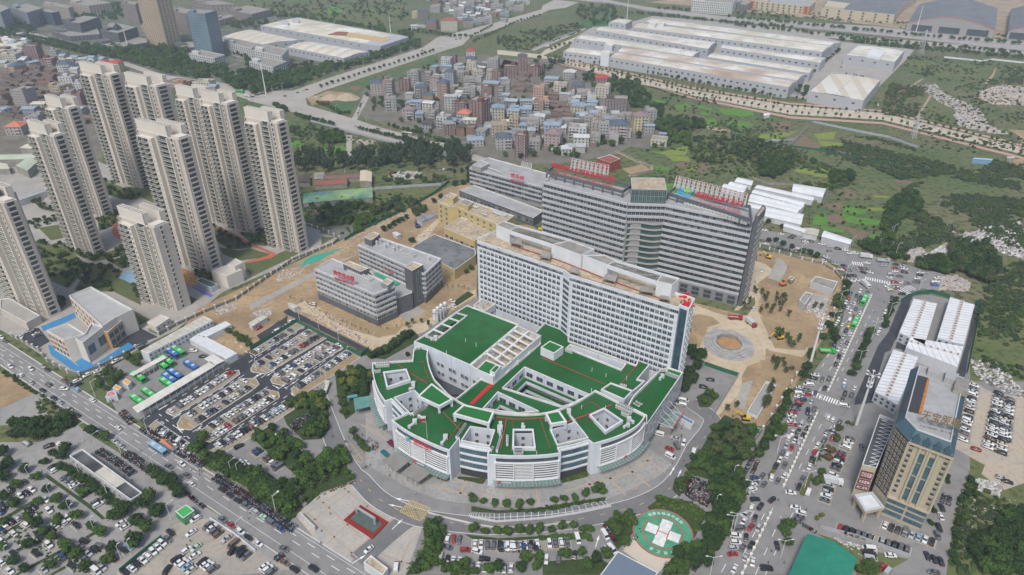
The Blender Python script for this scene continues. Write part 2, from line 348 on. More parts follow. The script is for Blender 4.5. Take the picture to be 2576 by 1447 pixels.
zone('garden_lawn','b1 300 830 600 900 780 1060 600 1250 350 1150; b1 340 720 580 680 600 800 450 830; b1 480 850 640 870 800 970 1120 880 1100 960 830 1020 700 970; b1 800 1040 900 1030 1080 1100 1040 1160 1230 1230 1240 1400 1000 1280 870 1280 650 1270; b1 950 1010 1120 970 1150 1060 1070 1080; b1 860 640 1000 560 1050 560 1000 700 870 750; b1 900 300 1050 350 1260 440 1200 470 1080 470 950 430; b1 1100 360 1320 350 1370 510 1260 460; b1 1880 700 2100 830 2230 880 2200 900 2020 910 1900 830; b1 2100 760 2340 740 2360 880 2230 870; b1 1930 890 2100 920 2200 900 2380 950 2330 980 2100 1010 1960 950; b1 2150 1030 2575 930 2575 980 2230 1140 2170 1100; b2 0 1050 400 890 470 930 0 1165; b1 1700 1090 1870 1100 1870 1180 1750 1160;c1 1180 290 1320 370 1230 420; c1 1640 150 1740 190 1680 240;b2 640 800 760 800 640 870',m_lawn,.12)
zone('playground_surface','c1 420 590 460 600 740 820 700 840 620 800 450 680; c1 660 740 760 690 820 770 1130 570 1190 610 830 780 740 830; c1 380 470 360 430 650 310 670 350 560 400',mat('blue_rubber',(.03,.22,.36),.7,(.05,.15,.42),.25,.8),.14)
zone('parking_asphalt','c1 170 530 260 450 340 440 440 560 340 620; c1 970 600 1230 440 1390 520 1200 590 1000 620',m_asph,.13)
zone('sport_court','b1 1040 1150 1170 1080 1230 1200 1170 1220',mat('bright_blue_court',(.03,.30,.60),.7,(.55,.36,.08),.35,.6),.14)
zone('play_path','b1 1590 1070 1740 1130 1730 1220 1640 1230',mat('yellow_rubber',(.50,.31,.08),.7,(.30,.06,.05),.5,.9),.14)
zone('striped_path','b1 1680 1240 1730 1230 1890 1310 1850 1335',mat('striped_rubber',(.10,.12,.45),.7,lines=[(57,3,1,(.45,.38,.3),.8),(57,3,.5,(.3,.05,.04),1)]),.14)
zone('running_path','b1 980 740 1010 680 1040 670 1030 740 1100 800 1090 835 1000 790; b1 1880 700 1900 695 2100 790 2240 870 2400 930 2440 960 2330 990 2170 1030 2150 1020 2320 975 2390 955 2230 885 2080 800; b2 0 850 150 915 250 950 200 985 0 1030 0 1018 190 975 215 955 140 925 0 865',mat('red_rubber',(.42,.12,.08),.8),.15)
zone('pond','b2 620 760 690 710 860 690 915 700 920 780 840 840 760 800',m_water,.05)
zone('car_park','c1 1230 1250 2000 790 2200 650 c2 450 395 985 690 440 1060 d1 2290 130 2200 190 1880 335 1720 330 c1 1250 1275',m_asph,.12)
ISL=['c1 1465 1190 1730 1000 1990 830 2100 815 2110 850 1960 960 1530 1220','c1 1560 1290 1600 1220 2120 890 2250 890 2280 940 2210 1000 1680 1340 1580 1330','c1 1740 1390 1790 1330 2330 980 2450 1010 2460 1050 2370 1110 1850 1447 1750 1430','D 530 1135 600 1090 715 1015 748 1008 740 1030 625 1105 560 1142','c2 20 800 60 745 520 455 620 480 690 530 150 850 30 830','c2 195 900 240 850 690 560 830 620 300 950 210 930','c2 375 980 420 940 850 640 940 650 980 700 900 760 440 1050 390 1020','c2 20 650 430 395 490 430 60 690','d1 1280 170 1370 90 1700 310 1730 350 1690 400 1640 400']
b=MB()
for s in ISL:b.prism(W(s),.1,.24,0)
struct('parking_islands',b,m_lot)
b=MB()
for s in ISL:
 p=ccw(W(s));q=inset(p,-.22)
 for i in range(len(p)):j=(i+1)%len(p);b.add([(q[i].x,q[i].y,.12),(q[j].x,q[j].y,.12),(q[j].x,q[j].y,.27),(q[i].x,q[i].y,.27),(p[i].x,p[i].y,.27),(p[j].x,p[j].y,.27)],[(0,1,2,3),(3,2,5,4)])
struct('kerbs',b,solid('white_kerb',(.62,.61,.58)))
b=MB()
for s in('c1 1570 1290 1610 1230 1700 1290 1670 1335 1590 1325','c1 2200 880 2280 930 2250 980 2190 930','c1 1750 1390 1800 1335 1900 1400 1850 1447 1760 1430','c1 2400 990 2460 1040 2430 1080 2350 1040','c2 30 800 70 750 140 790 110 840 40 830','c2 205 900 250 855 320 900 280 945 215 925','c2 385 985 520 900 960 670 975 700 900 755 440 1045 395 1020'):
 b.sheet(ccw(W(s)),.255)
struct('bare_islands',b,m_island)
def dashes(b,s,z,wd=.18,ln=2.4,gap=3.6,mi=0):
 p=W(s)
 for a,c in zip(p,p[1:]):
  L=(c-a).length;d=(c-a).normalized();n=nrm(d)*wd/2;t=0
  while t<L:
   e=min(L,t+ln);q=[a+d*t-n,a+d*e-n,a+d*e+n,a+d*t+n]
   b.add([(v.x,v.y,z)for v in q],[(0,1,2,3)],mi);t=e+gap if gap else L
def arrow(b,x,y,ang,z,L=5,mi=0):
 d=Vector((math.cos(ang),math.sin(ang)));n=nrm(d);c=G(x,y).to_2d()
 q=[c-d*L/2-n*.15,c+d*L*.1-n*.15,c+d*L*.1-n*.5,c+d*L/2,c+d*L*.1+n*.5,c+d*L*.1+n*.15,c-d*L/2+n*.15]
 b.add([(v.x,v.y,z)for v in q],[tuple(range(7))],mi)
b=MB();z=.135
for s in('c1 1400 1160 2060 770','c1 1530 1230 2290 770','c1 1730 1350 2500 870','c1 1900 1440 2575 1010','c2 0 745 490 440','c2 110 880 690 525','c2 330 970 840 615','c2 0 1290 350 1060','c2 -120 560 400 1040','c1 1400 1200 1700 1440 d1 1700 310','d1 1880 300 2250 60'):
 dashes(b,s,z,.3)
for s,a in(('c1 1440 1140',57),('c1 1560 1215',57),('c1 1590 1330',-33),('c1 1420 1270',-33),('c2 90 860',57),('c2 240 960',-33),('c2 410 1045',-33),('c1 2250 870',57),('c1 1740 1330',57),('d1 1570 160',-33),('d1 1410 95',-33),('c2 190 845',237),('c2 380 935',57),('c1 2480 960',57),('c1 2400 1090',57)):
 x,y=raw(s)[0];arrow(b,x,y,math.radians(a),z,5)
struct('car_park_markings',b,m_white)
b=MB();z=.175
for s in('D 0 868 920 1447','D 0 901 820 1447'):dashes(b,s,z,.12,400,0)
for s in('D 0 878 900 1447','D 0 890 870 1447'):dashes(b,s,z,.2,4,6)
struct('main_road_markings',b,m_white)
b=MB();z=.185
for s in('D 1925 1447 1995 1290','D 1900 1447 1965 1300','D 2010 1180 2080 1040','D 2035 1185 2098 1060','D 2105 960 2196 780','D 2125 965 2215 790','D 1843 1447 1930 1280','D 1955 1215 2040 1040','D 1815 1440 1905 1270','D 2060 985 2160 790','D 2040 975 2140 790'):dashes(b,s,z,.2,4,6)
def zebra(b,s,n,ln,z,wd=.6):
 a,c=W(s);d=(c-a).normalized();nn=nrm(d)*ln/2
 for i in range(n):
  q=a.lerp(c,(i+.5)/n);e=d*wd/2
  b.add([(v.x,v.y,z)for v in(q-e-nn,q+e-nn,q+e+nn,q-e+nn)],[(0,1,2,3)])
zebra(b,'c4 680 1010 960 1110',13,4,z);zebra(b,'b4 1170 1160 1400 1210',11,4,z);zebra(b,'b4 1060 1030 1160 1040',5,5,z);zebra(b,'b4 1480 1280 1600 1240',6,5,z)
struct('boulevard_markings',b,m_white)
b=MB()
for s in('D 0 851 884 1416','D 0 918 778 1447'):dashes(b,s,.16,.6,900,0)
struct('road_kerbs',b,m_kerb)
zone('hospital_forecourt','h3 0 420 90 400 250 640 400 780 900 1180 1200 1240 1530 1300 2460 1330 h4 260 1300 620 1210 1320 760 1300 830 1650 1060 1450 1230 h4 960 1447 D 1480 1275 h3 1590 1600 900 1500 600 1390 0 1060',m_fore,.125)
def strip(pts,w0,z,b,mi=0,close=False):
 n=len(pts);L=[];Rr=[]
 for i in range(n):
  a=pts[max(0,i-1)];c=pts[min(n-1,i+1)];d=(c-a).normalized();nn=nrm(d)*w0/2;L.append(pts[i]+nn);Rr.append(pts[i]-nn)
 for i in range(n-1):b.add([(v.x,v.y,z)for v in(Rr[i],Rr[i+1],L[i+1],L[i])],[(0,1,2,3)],mi)
def smooth(p,k=6):
 out=[]
 for i in range(len(p)-1):
  a=p[max(0,i-1)];q=p[i];r=p[i+1];e=p[min(len(p)-1,i+2)]
  for j in range(k):
   t=j/k;out.append(.5*((2*q)+(r-a)*t+(2*a-5*q+4*r-e)*t*t+(3*q-a-3*r+e)*t**3))
 return out+[p[-1]]
ring=smooth(W('D 800 1000 850 1130 885 1190 d2 980 610 1150 780 1420 920 1650 968 1900 1000 d3 0 1015 500 985 900 920 1250 830 1500 700 1650 520 1750 330 1870 170 c3 1880 1230 1700 1100'))
b=MB();strip(ring,8.5,.131,b);strip(smooth(W('d2 960 1330 1200 1110 1420 930')),8.5,.129,b)
struct('ring_road',b,m_ring)
b=MB()
for off in(4.1,-4.1):
 pts=[ring[i]+nrm((ring[min(len(ring)-1,i+1)]-ring[max(0,i-1)]).normalized())*off for i in range(len(ring))]
 strip(pts,.18,.14,b)
struct('ring_road_edge_lines',b,m_white)
b=MB()
for i in range(0,len(ring)-1,3):
 a,c=ring[i],ring[i].lerp(ring[i+1],.8);strip([a,c],.25,.145,b)
p=W('d2 1430 790 1600 860 1510 975 1330 890')
for i in range(4):strip([p[i],p[(i+1)%4]],.25,.142,b)
for k in range(1,7):
 t=k/7
 strip([p[0].lerp(p[1],t),p[3].lerp(p[0],1-t)],.18,.143,b);strip([p[1].lerp(p[2],t),p[2].lerp(p[3],1-t)],.18,.144,b)
 strip([p[1].lerp(p[0],t),p[1].lerp(p[2],t)],.18,.146,b);strip([p[3].lerp(p[0],t),p[3].lerp(p[2],t)],.18,.147,b)
for s in('d2 845 310 985 465','d2 900 290 1010 440','d2 845 310 900 290','d2 985 465 1010 440','d2 870 345 930 320','d2 900 375 960 345','d2 930 410 985 380'):
 p=W(s);strip(p,.2,.148,b)
struct('yellow_markings',b,m_yel)
b=MB()
for s,a in(('d2 1350 785',165),('d2 1290 840',165),('d2 1310 1000',55),('d2 1640 970',-10),('d3 1540 530',60),('d3 1600 560',60),('d3 880 1150',70),('d2 970 1310',40)):
 x,y=raw(s)[0];arrow(b,x,y,math.radians(a),.15,6)
struct('lane_arrows',b,m_white)
zone('gate_plaza','d2 420 930 520 810 800 650 940 620 990 660 1120 760 1320 880 1300 940 900 1330 600 1150; d2 1080 1240 1500 990 1530 1030 1380 1447 1240 1447',m_plaza,.127)
zone('bay_parking','d2 1950 905 2120 905 d3 0 905 500 880 700 840 940 795 1000 850 700 910 400 960 0 990 d2 2100 975 1935 940',mat('bay_grey',(.155,.16,.165),.85,lines=[(90,0.5,.1,(.12,.12,.12),.6)]),.135)
b=MB()
for i in range(27):
 t=i/26;A=smooth(W('d2 1950 905 d3 0 905 500 880 940 795'),8);C=smooth(W('d2 1935 940 d3 0 985 500 945 1000 850'),8)
 k=t*(len(A)-1);j=min(int(k),len(A)-2);strip([A[j].lerp(A[j+1],k-j),C[j].lerp(C[j+1],k-j)],.15,.16,b)
struct('bay_markings',b,m_white)
m_band=solid('tan_paving_band',(.36,.29,.22),.85)
b=MB()
for s in('h3 820 1180 650 1390','h3 1270 1260 1180 1447','h3 1800 1345 1790 1560','h3 2140 1345 2180 1560','h4 570 1240 680 1447','h4 820 1180 1060 1447','h4 1030 1060 1370 1340','h4 1210 930 1560 1160','h4 300 1400 1200 1140 1420 940','h3 800 1320 1500 1500','h3 -60 560 200 700 380 860'):strip(W(s),.9,.132,b)
for s in('d2 600 760 1000 1120','d2 820 670 1200 960','d2 520 900 960 1300','d2 520 1010 900 700','d2 680 1180 1060 830','d2 860 1290 1290 940','d2 1160 1260 1400 1350','d2 1420 1150 1300 1440','d2 470 930 940 630'):strip(W(s),.6,.1325,b)
for s in('h4 1170 1050 1250 1040 1280 1100 1180 1110 1170 1050','h4 960 1160 1060 1150 1060 1200 960 1200 960 1160','h4 1370 1180 1430 1170 1440 1220 1380 1220 1370 1180','h4 1130 1320 1200 1310 1200 1370 1140 1370 1130 1320','h3 20 540 60 500 120 560 60 600 20 540'):strip(W(s),.5,.1335,b)
struct('paving_bands',b,m_band)
HX,HY=1667.4,1341.5;hc=G(HX,HY).to_2d();HRad=.0539*210
heli=thing('helicopter_landing_pad','round green helicopter landing pad with a white cross and red H','landing pad',(hc.x,hc.y,0))
def disc(r0,r1,z,n=72):
 b=MB()
 for i in range(n):
  a0,a1=2*math.pi*i/n,2*math.pi*(i+1)/n
  P=lambda r,a:(hc.x+r*math.cos(a),hc.y+r*math.sin(a),z)
  b.add([P(r0,a0),P(r1,a0),P(r1,a1),P(r0,a1)]if r0>0 else[P(0,0),P(r1,a0),P(r1,a1)],[(0,1,2,3)]if r0>0 else[(0,1,2)])
 return b
bb=MB().cyl(hc.x,hc.y,.1,.32,HRad,n=72)
part('pad_base',bb,solid('pad_rim_red',(.36,.10,.07),.8),heli)
part('green_surface',disc(0,HRad*.96,.326),mat('pad_green',(.075,.29,.17),.75,(.06,.22,.13),.2,.9,fine=((.12,.3,.2),.5,.5)),heli)
part('red_ring',disc(HRad*.63,HRad*.665,.33),solid('pad_ring_red',(.40,.08,.06),.8),heli)
ha=math.radians(-28);u=Vector((math.cos(ha),math.sin(ha)));v=nrm(u)
b=MB();b.obox(hc,u,6.4,2.1,.33,.336);b.obox(hc,v,6.4,2.1,.33,.338)
part('white_cross',b,mat('pad_white',(.68,.68,.66),.8,(.5,.5,.48),.6,.8),heli)
b=MB();b.obox(hc,u,2.0,.2,.338,.344);b.obox(hc+u*2.0,v,2.2,.2,.338,.344);b.obox(hc-u*2.0,v,2.2,.2,.338,.344)
part('letter_h',b,m_redp,heli)
zone('helipad_apron','d3 1180 1130 1440 1230 1540 1300 1400 1447 1100 1230',mat('apron_concrete',(.52,.45,.37),.85),.13)
zone('planting_bed','c2 290 1180 470 1050 650 1020 700 1100 710 1340 640 1420 480 1430 340 1300; d2 90 120 200 140 560 400 540 480 420 560 250 440 50 260; c2 1800 210 1930 120 1985 150 1830 250; d2 330 1010 300 930 520 830 400 640 620 380 860 400 870 520 940 600 820 660 d2 640 720 480 850 380 960; d2 1540 1000 1720 1060 1700 1300 1500 1440 1380 1447 1550 1200; d3 1320 850 1450 760 1700 800 1850 900 1720 1150 1600 1447 1440 1447 1560 1250; d3 1660 500 1760 400 1900 150 2000 40 2300 170 2150 480 1900 620 1700 560; d3 1560 600 1700 560 1720 620 1600 760 1540 700; d2 1960 840 2150 875 d3 0 880 400 860 700 800 960 760 940 790 700 830 300 890 0 905 d2 1960 890; d2 1900 1090 2150 1118 d3 0 1125 700 1090 830 1090 840 1160 790 1150 780 1090 0 1160 d2 2000 1150; d3 930 980 1220 900 1190 1080 1060 1230 980 1100; d3 400 1330 900 1300 1000 1360 930 1447 400 1447; d2 1840 580 2090 600 2060 650 1840 600; d3 560 590 790 490 800 580 570 640; d2 0 560 300 640 450 800 300 940 0 770; c2 760 830 1080 800 1060 1100 850 1250 780 1040;c3 1750 1050 1900 970 1930 1060 1870 1140 1780 1140;c2 1040 700 1200 620 1460 470 1500 520 1450 580 1200 720',m_hedge,.15)
b=MB();o=ccw(W('d2 840 970 985 840 1230 990 1090 1135'));i_=ccw(W('d2 880 955 975 875 1185 1000 1100 1090'))
k0=min(range(4),key=lambda k:(i_[k]-o[0]).length);i_=i_[k0:]+i_[:k0]
for q in range(4):
 r=(q+1)%4;b.prism([o[q],o[r],i_[r],i_[q]],.13,.75)
R2_=R
b.build('flower_border',mat('red_flowers',(.26,.015,.02),.9,(.10,.06,.02),1.5,.5,.8),None,label='rectangular border of red flowers around the sunken pool in the plaza',cat='flower bed')
zone('pool_water','d2 880 955 975 875 1185 1000 1100 1090',mat('pool_green',(.10,.13,.11),.15,(.07,.10,.09),.5,.8),.135)
zone('crop_rows','b3 1215 340 1560 330 1700 380 1680 520 1500 430; b3 1380 170 1520 190 1510 215 1380 205; b4 975 520 1190 560 1170 600 980 590; b4 970 590 1170 640 1160 700 1000 660; b4 1170 630 1340 660 1320 700 1160 690; b4 1220 770 1340 800 1350 850 1180 850; a2 700 60 830 60 820 110 700 130; b2 590 10 860 0 860 60 580 70; a2 360 1240 500 1250 450 1300 370 1300; a3 1300 850 1500 900 1480 920 1320 870;a3 1560 930 1680 920 1720 940 1600 970;a3 1750 920 1880 950 1920 980 1760 950; a3 1920 950 2150 970 2260 1000 2200 1030 2000 1010; a3 1790 985 1880 990 1860 1020 1790 1010; a3 1680 1060 1900 1050 1980 1100 1700 1090; a4 0 950 190 980 200 1020 0 1010; a4 0 1050 200 1100 150 1120 0 1100;a3 2020 1080 2230 1070 2180 1130 2040 1110; b4 720 610 820 600 870 690 710 700;b4 790 700 1000 740 980 770 790 730;a2 1100 90 1150 90 1130 110 1060 105',m_green1,.1)
zone('vegetable_plots','a2 1580 490 1660 500 1640 530 1560 520; a2 1500 540 1650 530 1640 580 1480 575; a2 1320 590 1460 590 1450 610 1310 610; a2 1470 590 1600 590 1580 610 1460 610; a2 1260 650 1400 650 1390 680 1250 680; a2 1230 690 1340 690 1320 720 1220 715; a2 1020 690 1220 680 1200 700 1010 710; a2 1000 720 1090 720 1080 750 980 750; b4 640 160 770 190 720 210 600 180;b4 1090 330 1190 360 1170 380 1090 370; b4 750 540 870 560 800 580 740 560; a4 0 1150 150 1180 100 1210 0 1190; b2 480 500 1090 480 1070 560 480 550;a3 700 200 1000 110 1000 230 760 240; a2 600 900 950 900 900 1000 760 990',m_green2,.105)
zone('yellow_crops','a3 1330 1330 1440 1340 1620 1300 1710 1280 1650 1370 1500 1370; a3 1480 1370 1680 1380 1700 1420 1550 1420; b3 1640 215 1720 190 1810 150 1760 220; b4 540 220 610 190 760 210 740 260; b4 770 180 930 215 900 240 770 220; b4 740 230 830 240 860 280 730 270; b4 1250 430 1400 440 1380 460 1250 450; b4 1190 570 1200 540 1440 545 1420 570; a4 150 1200 600 1150 430 1230 300 1250; a4 720 1180 920 1160 900 1230 760 1230; a4 760 1240 980 1260 960 1300 810 1300;a3 1080 550 1300 540 1280 580 1060 570',m_green3,.108)
zone('tilled_plots','a4 540 1280 640 1180 720 1250 800 1290 960 1310 1010 1360 880 1350; b4 990 410 1070 405 1110 450 1010 460; b4 790 520 970 490 990 550 930 570; b4 830 620 960 590 1000 660 860 690; b4 930 700 1100 730 1080 750 920 720; b4 1010 730 1210 760 1160 850 1080 800; b3 1520 180 1650 130 1740 140 1640 190; b3 1730 220 1830 140 1860 190 1800 230; a2 900 760 1000 760 960 800 880 790; a2 870 910 950 920 910 1010 860 1000; b2 410 25 580 20 570 70 400 60; a3 2400 1090 2575 1070 2575 1180 2480 1150; a3 1680 1010 1800 1020 1860 1050 1690 1050; b4 560 0 970 0 1010 70 800 50; b4 1430 290 1700 330 1680 350 1450 320; a4 430 1220 620 1190 570 1230',m_till,.112)
zone('farm_tracks','b3 1040 40 1240 130 1370 180 1375 220 1160 270 1150 255 1350 200 1340 180 1230 145 1030 50;a3 1820 1100 2050 1150 2040 1175 1830 1130;a4 2220 740 2300 650 2320 600 2330 610 2310 670 2240 750; a4 1560 770 1660 700 1700 690 1570 780;a4 1600 1070 1750 830 1770 835 1620 1080;b4 1650 990 1900 840 2050 800 1920 870 1680 1010',mat('farm_track',(.33,.26,.17),.95),.114)
zone('bare_earth','a4 2430 1140 2575 1150 2575 1330 2530 1200; b4 2440 120 2575 110 2575 200 2500 220; b2 1700 400 1950 320 1900 380 1720 430; a2 500 850 560 930 700 900 800 880 960 850 900 820 700 800 600 840; b3 1100 200 1270 160 1340 200 1200 270',m_sand,.118)
zone('construction_lanes','c3 1720 230 1900 300 2060 350 2200 330 2270 230 2250 80 2400 60 2300 200 2290 300 2450 470 2575 500 2575 560 2400 560 2360 640 2360 720 2200 780 2150 870 2150 1000 1960 1200 1900 1230 1960 1130 2120 870 2000 800 1850 760 1720 640 1700 600 1780 610 1850 450 1700 350; b4 190 1000 300 1040 380 1100 240 1200 200 1330 60 1447 20 1447 150 1300 170 1100;c4 0 340 250 380 420 520 700 620 620 700 330 640 200 520 0 480; c2 350 270 500 200 620 260 700 350 880 450 1150 530 1370 430 1560 380 1800 220 2000 100 2000 160 1780 290 1560 470 1100 640 700 430 560 330 440 290; b2 1450 830 1680 620 1850 440 1960 350 1960 370 1800 520 1700 640 1540 850',m_sandr,.122)
b=MB()
for s,z in(('b4 230 900 650 930 930 1080 990 1220 900 1230 620 960',.14),):pass
zone('site_road','c2 300 300 350 270 1080 640 1050 672 660 480 470 385 330 322; c2 70 510 300 365 345 330 335 400 100 545',m_asph,.126)
zone('debris_net','b2 450 1060 500 1000 560 965 660 940 740 920 735 890 750 915 830 895 760 930 700 960 640 1000 560 1030 470 1065',mat('teal_net',(.05,.30,.22),.8),.2)
zone('stone_court','c2 1310 330 1440 225 1560 290 1420 392; c4 690 130 870 160 800 330 650 260; c3 2070 1130 2160 930 2250 900 2170 1165; b4 320 1160 400 1000 380 980 450 1000 490 1060 480 1100 420 1195; c2 660 330 800 380 820 400 700 350; b2 0 1400 560 1110 960 935 960 955 600 1130 20 1447; c3 1880 470 1900 440 1960 430 1900 480',m_pave,.128)
zone('dark_earth','c2 500 200 580 180 600 260 520 240; c2 640 290 800 350 840 420 700 360; c2 900 340 1000 380 1200 440 1350 430 1300 500 1150 520 900 430; c2 1500 240 1580 200 1640 230 1560 290; b2 800 960 960 890 980 950 850 990; b4 480 980 640 980 800 1080 900 1180 760 1120 700 1170 560 1100; c4 220 50 300 60 560 120 600 200 480 260 300 240; c4 250 340 700 560 640 640 380 620; c4 250 720 580 880 520 1060 420 900 300 900; c3 2400 380 2560 420 2560 470 2440 440; b2 1700 1220 1900 1300 1780 1330; b3 0 700 300 690 380 760 200 760',m_island,.13)
zone('basketball_court','b2 1060 1100 1100 1085 1360 1210 1270 1265',mat('court_red',(.34,.12,.09),.8),11.1)
g_dark=mat('window_glass',(.035,.045,.055),.15,(.07,.085,.10),.35,.8,spec=.8)
g_blue=mat('blue_glass',(.04,.09,.12),.12,(.08,.15,.19),.3,.8,spec=.8)
g_teal=mat('teal_glass',(.035,.075,.075),.12,(.07,.12,.12),.3,.8,spec=.8)
g_cur=mat('curtained_window',(.14,.15,.155),.35,(.24,.24,.23),.5,.8)
g_brown=mat('brown_curtain_window',(.10,.055,.035),.4)
m_clad=mat('white_cladding',(.60,.63,.67),.5,(.50,.53,.575),.15,.8,lines=[('z',1.1,.10,(.36,.39,.43),.55),(-27,1.8,.12,(.40,.43,.47),.45),(63,1.8,.12,(.40,.43,.47),.45)])
m_cladp=mat('pale_cladding',(.62,.64,.66),.55,(.52,.54,.56),.2,.7,lines=[('z',1.3,.08,(.4,.42,.45),.4)])
m_cap=mat('coping',(.66,.66,.65),.6,(.52,.51,.48),.3,.9)
m_turf=mat('roof_turf',(.010,.088,.020),.95,(.028,.12,.040),.035,.95,.25,fine=((.03,.075,.025),.16,.6),lines=[(-27,4,.12,(.03,.13,.04),.5),(63,9,.12,(.008,.06,.015),.5)])
m_turf2=mat('roof_turf_pale',(.025,.15,.04),.95,(.02,.12,.03),.10,.9,.25)
m_tan=mat('tan_roof',(.46,.38,.27),.9,(.34,.28,.21),.15,.9,fine=((.22,.17,.13),.5,.6))
m_conc=mat('weathered_concrete',(.30,.28,.25),.9,(.20,.19,.17),.3,.9)
m_greyr=mat('grey_roof',(.36,.36,.36),.85,(.29,.29,.29),.12,.9,fine=((.22,.22,.22),.4,.3))
m_lead=mat('light_grey_band',(.43,.435,.45),.6,(.36,.365,.38),.3,.6)
m_lead2=mat('window_pier_grey',(.33,.325,.31),.7)
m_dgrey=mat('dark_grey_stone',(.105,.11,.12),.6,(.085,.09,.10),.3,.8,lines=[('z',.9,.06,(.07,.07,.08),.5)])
m_mgrey=mat('mid_grey_stone',(.22,.225,.235),.6,(.19,.19,.2),.3,.8,lines=[('z',.9,.06,(.14,.14,.15),.5),(-27,1.4,.06,(.15,.15,.16),.4)])
m_red=solid('sign_red',(.52,.02,.035),.5);m_steel=solid('white_steel',(.62,.63,.64),.45);m_rpipe=solid('red_pipe',(.28,.06,.045),.6)
m_duct=mat('duct_metal',(.52,.53,.53),.45,(.42,.43,.43),.5,.8)
m_fr=solid('window_frame_grey',(.42,.44,.46),.5);m_frw=solid('window_frame_white',(.62,.62,.60),.5);m_frd=solid('window_frame_dark',(.13,.14,.15),.5)
m_glasst=mat('canopy_glass',(.22,.32,.30),.1,alpha=.45,spec=.8)
def polyface(b,pts,z0,z1,off=0,mi=0,flip=1):
 for a,c in zip(pts,pts[1:]):
  p0,p1,d,n=wallmats(a,c)
  p0=p0+n*off;p1=p1+n*off
  b.add([(p0 .x,p0 .y,z0),(p1 .x,p1 .y,z0),(p1 .x,p1 .y,z1),(p0 .x,p0 .y,z1)],[(3,2,1,0)],mi)
def offs(pts,o):
 out=[]
 for i in range(len(pts)):
  a=pts[max(0,i-1)];c=pts[min(len(pts)-1,i+1)];n=nrm((c-a).normalized())
  if n.dot(-pts[i])<0:n=-n
  out.append(pts[i]+n*o)
 return out
def fin(b,pts,off,dep,z,h,mi=0):
 o=offs(pts,off);q=offs(pts,off+dep)
 for i in range(len(pts)-1):
  vs=[(v.x,v.y,zz)for zz in(z,z+h)for v in(o[i],o[i+1],q[i+1],q[i])]
  b.add(vs,[(3,2,1,0),(4,5,6,7),(2,3,7,6),(0,1,5,4)],mi)
 for i in(0,len(pts)-1):
  b.add([(o[i].x,o[i].y,z),(q[i].x,q[i].y,z),(q[i].x,q[i].y,z+h),(o[i].x,o[i].y,z+h)],[(0,1,2,3)],mi)
def sub(pts,t0,t1):
 L=[0]
 for a,c in zip(pts,pts[1:]):L.append(L[-1]+(c-a).length)
 T=L[-1];out=[]
 def at(t):
  t*=T
  for i in range(len(pts)-1):
   if t<=L[i+1]+1e-6:return pts[i].lerp(pts[i+1],(t-L[i])/(L[i+1]-L[i]))
  return pts[-1]
 return[at(t0)]+[pts[i]for i in range(len(pts))if t0*T<L[i]<t1*T]+[at(t1)]
ZR=17.2
out=thing('outpatient_building','fan shaped white outpatient building with green turf roofs, courtyards and louvred front','hospital',(0,0,0));o_=G(1320,1130).to_2d();out.location=(o_.x,o_.y,0)
pA=smooth(W('h1 80 880 85 1000 110 1120 160 1250 h3 240 265',ZR),3)
pB=smooth(W('h3 320 500 440 590 560 665 700 735 850 805 960 850 1055 882',ZR),3)
pC=smooth(W('h3 1525 935 1700 948 1900 955 2100 951 2300 938 2460 915',ZR),3)
pD=smooth(W('h4 655 800 850 745 1000 690 1150 615 1250 535 1315 440',ZR),3)
inner=smooth(W('h4 680 120 560 200 440 270 250 350 0 410 h3 1900 418 1600 390 1300 320 1100 215 1000 130 930 50 h1 870 1090 820 980 788 870 775 790',ZR),3)
ringp=pA+W('h3 325 235 480 400 515 410',ZR)+pB+W('h3 1170 730 1175 785 1360 825 1560 858',ZR)+pC+W('h3 2425 850 2610 812 h4 600 755',ZR)+pD+inner+W('h1 790 695 705 645 600 715 585 845',ZR)
holes=[W(s,ZR)for s in('h1 240 1020 500 985 545 1105 280 1190','h3 370 215 610 130 770 300 565 412','h3 1215 750 1322 585 1612 628 1550 815','h3 1870 640 2090 640 2115 850 1865 845','h4 130 630 430 530 575 715 210 800','h4 630 450 790 375 1000 520 810 640')]
block(out,ringp,0,ZR,m_clad,m_turf,1.0,.5,holes,[3,3,3,3,3,3],cap=m_cap)
b=MB()
for h in holes:b.sheet(ccw(h),3.0)
part('courtyard_floor',b,m_greyr,out)
for h in holes:
 hh=ccw(h);items=[]
 for i in range(len(hh)):
  a,c=hh[i],hh[(i+1)%len(hh)];n=-nrm((c-a).normalized());n=-n
  mid=(a+c)/2;cen=sum(hh,Vector((0,0)))/len(hh);inw=(cen-mid).normalized()
  if inw.dot(-mid.normalized())>.25:
   k=max(1,int((c-a).length/4.2));facade(items,a,c,4,15.2,3,k,1.3,1.7,g_dark,m_fr)
 repeat(out,'window',items)
def raised(s,z0,z1,name='roof_pavilion'):
 p=W(s,z1);block(out,p,z1-1.6,z1,m_clad,m_turf2,.3,.8,wname='pavilion_frame',rname='pavilion_roof',cap=m_cap)
 b=MB()
 for q in p:b.obox(q+(sum(p,Vector((0,0)))/4-q).normalized()*.8,(1,.3),.5,.5,z0,z1-1.55)
 part('pavilion_leg',b,m_clad,out)
raised('h3 650 200 830 35 1100 235 925 330',16.3,20.4);raised('h3 1095 420 1230 300 1620 390 1555 545',16.3,20.4);raised('h4 45 405 225 375 325 520 115 555',16.3,20.4)
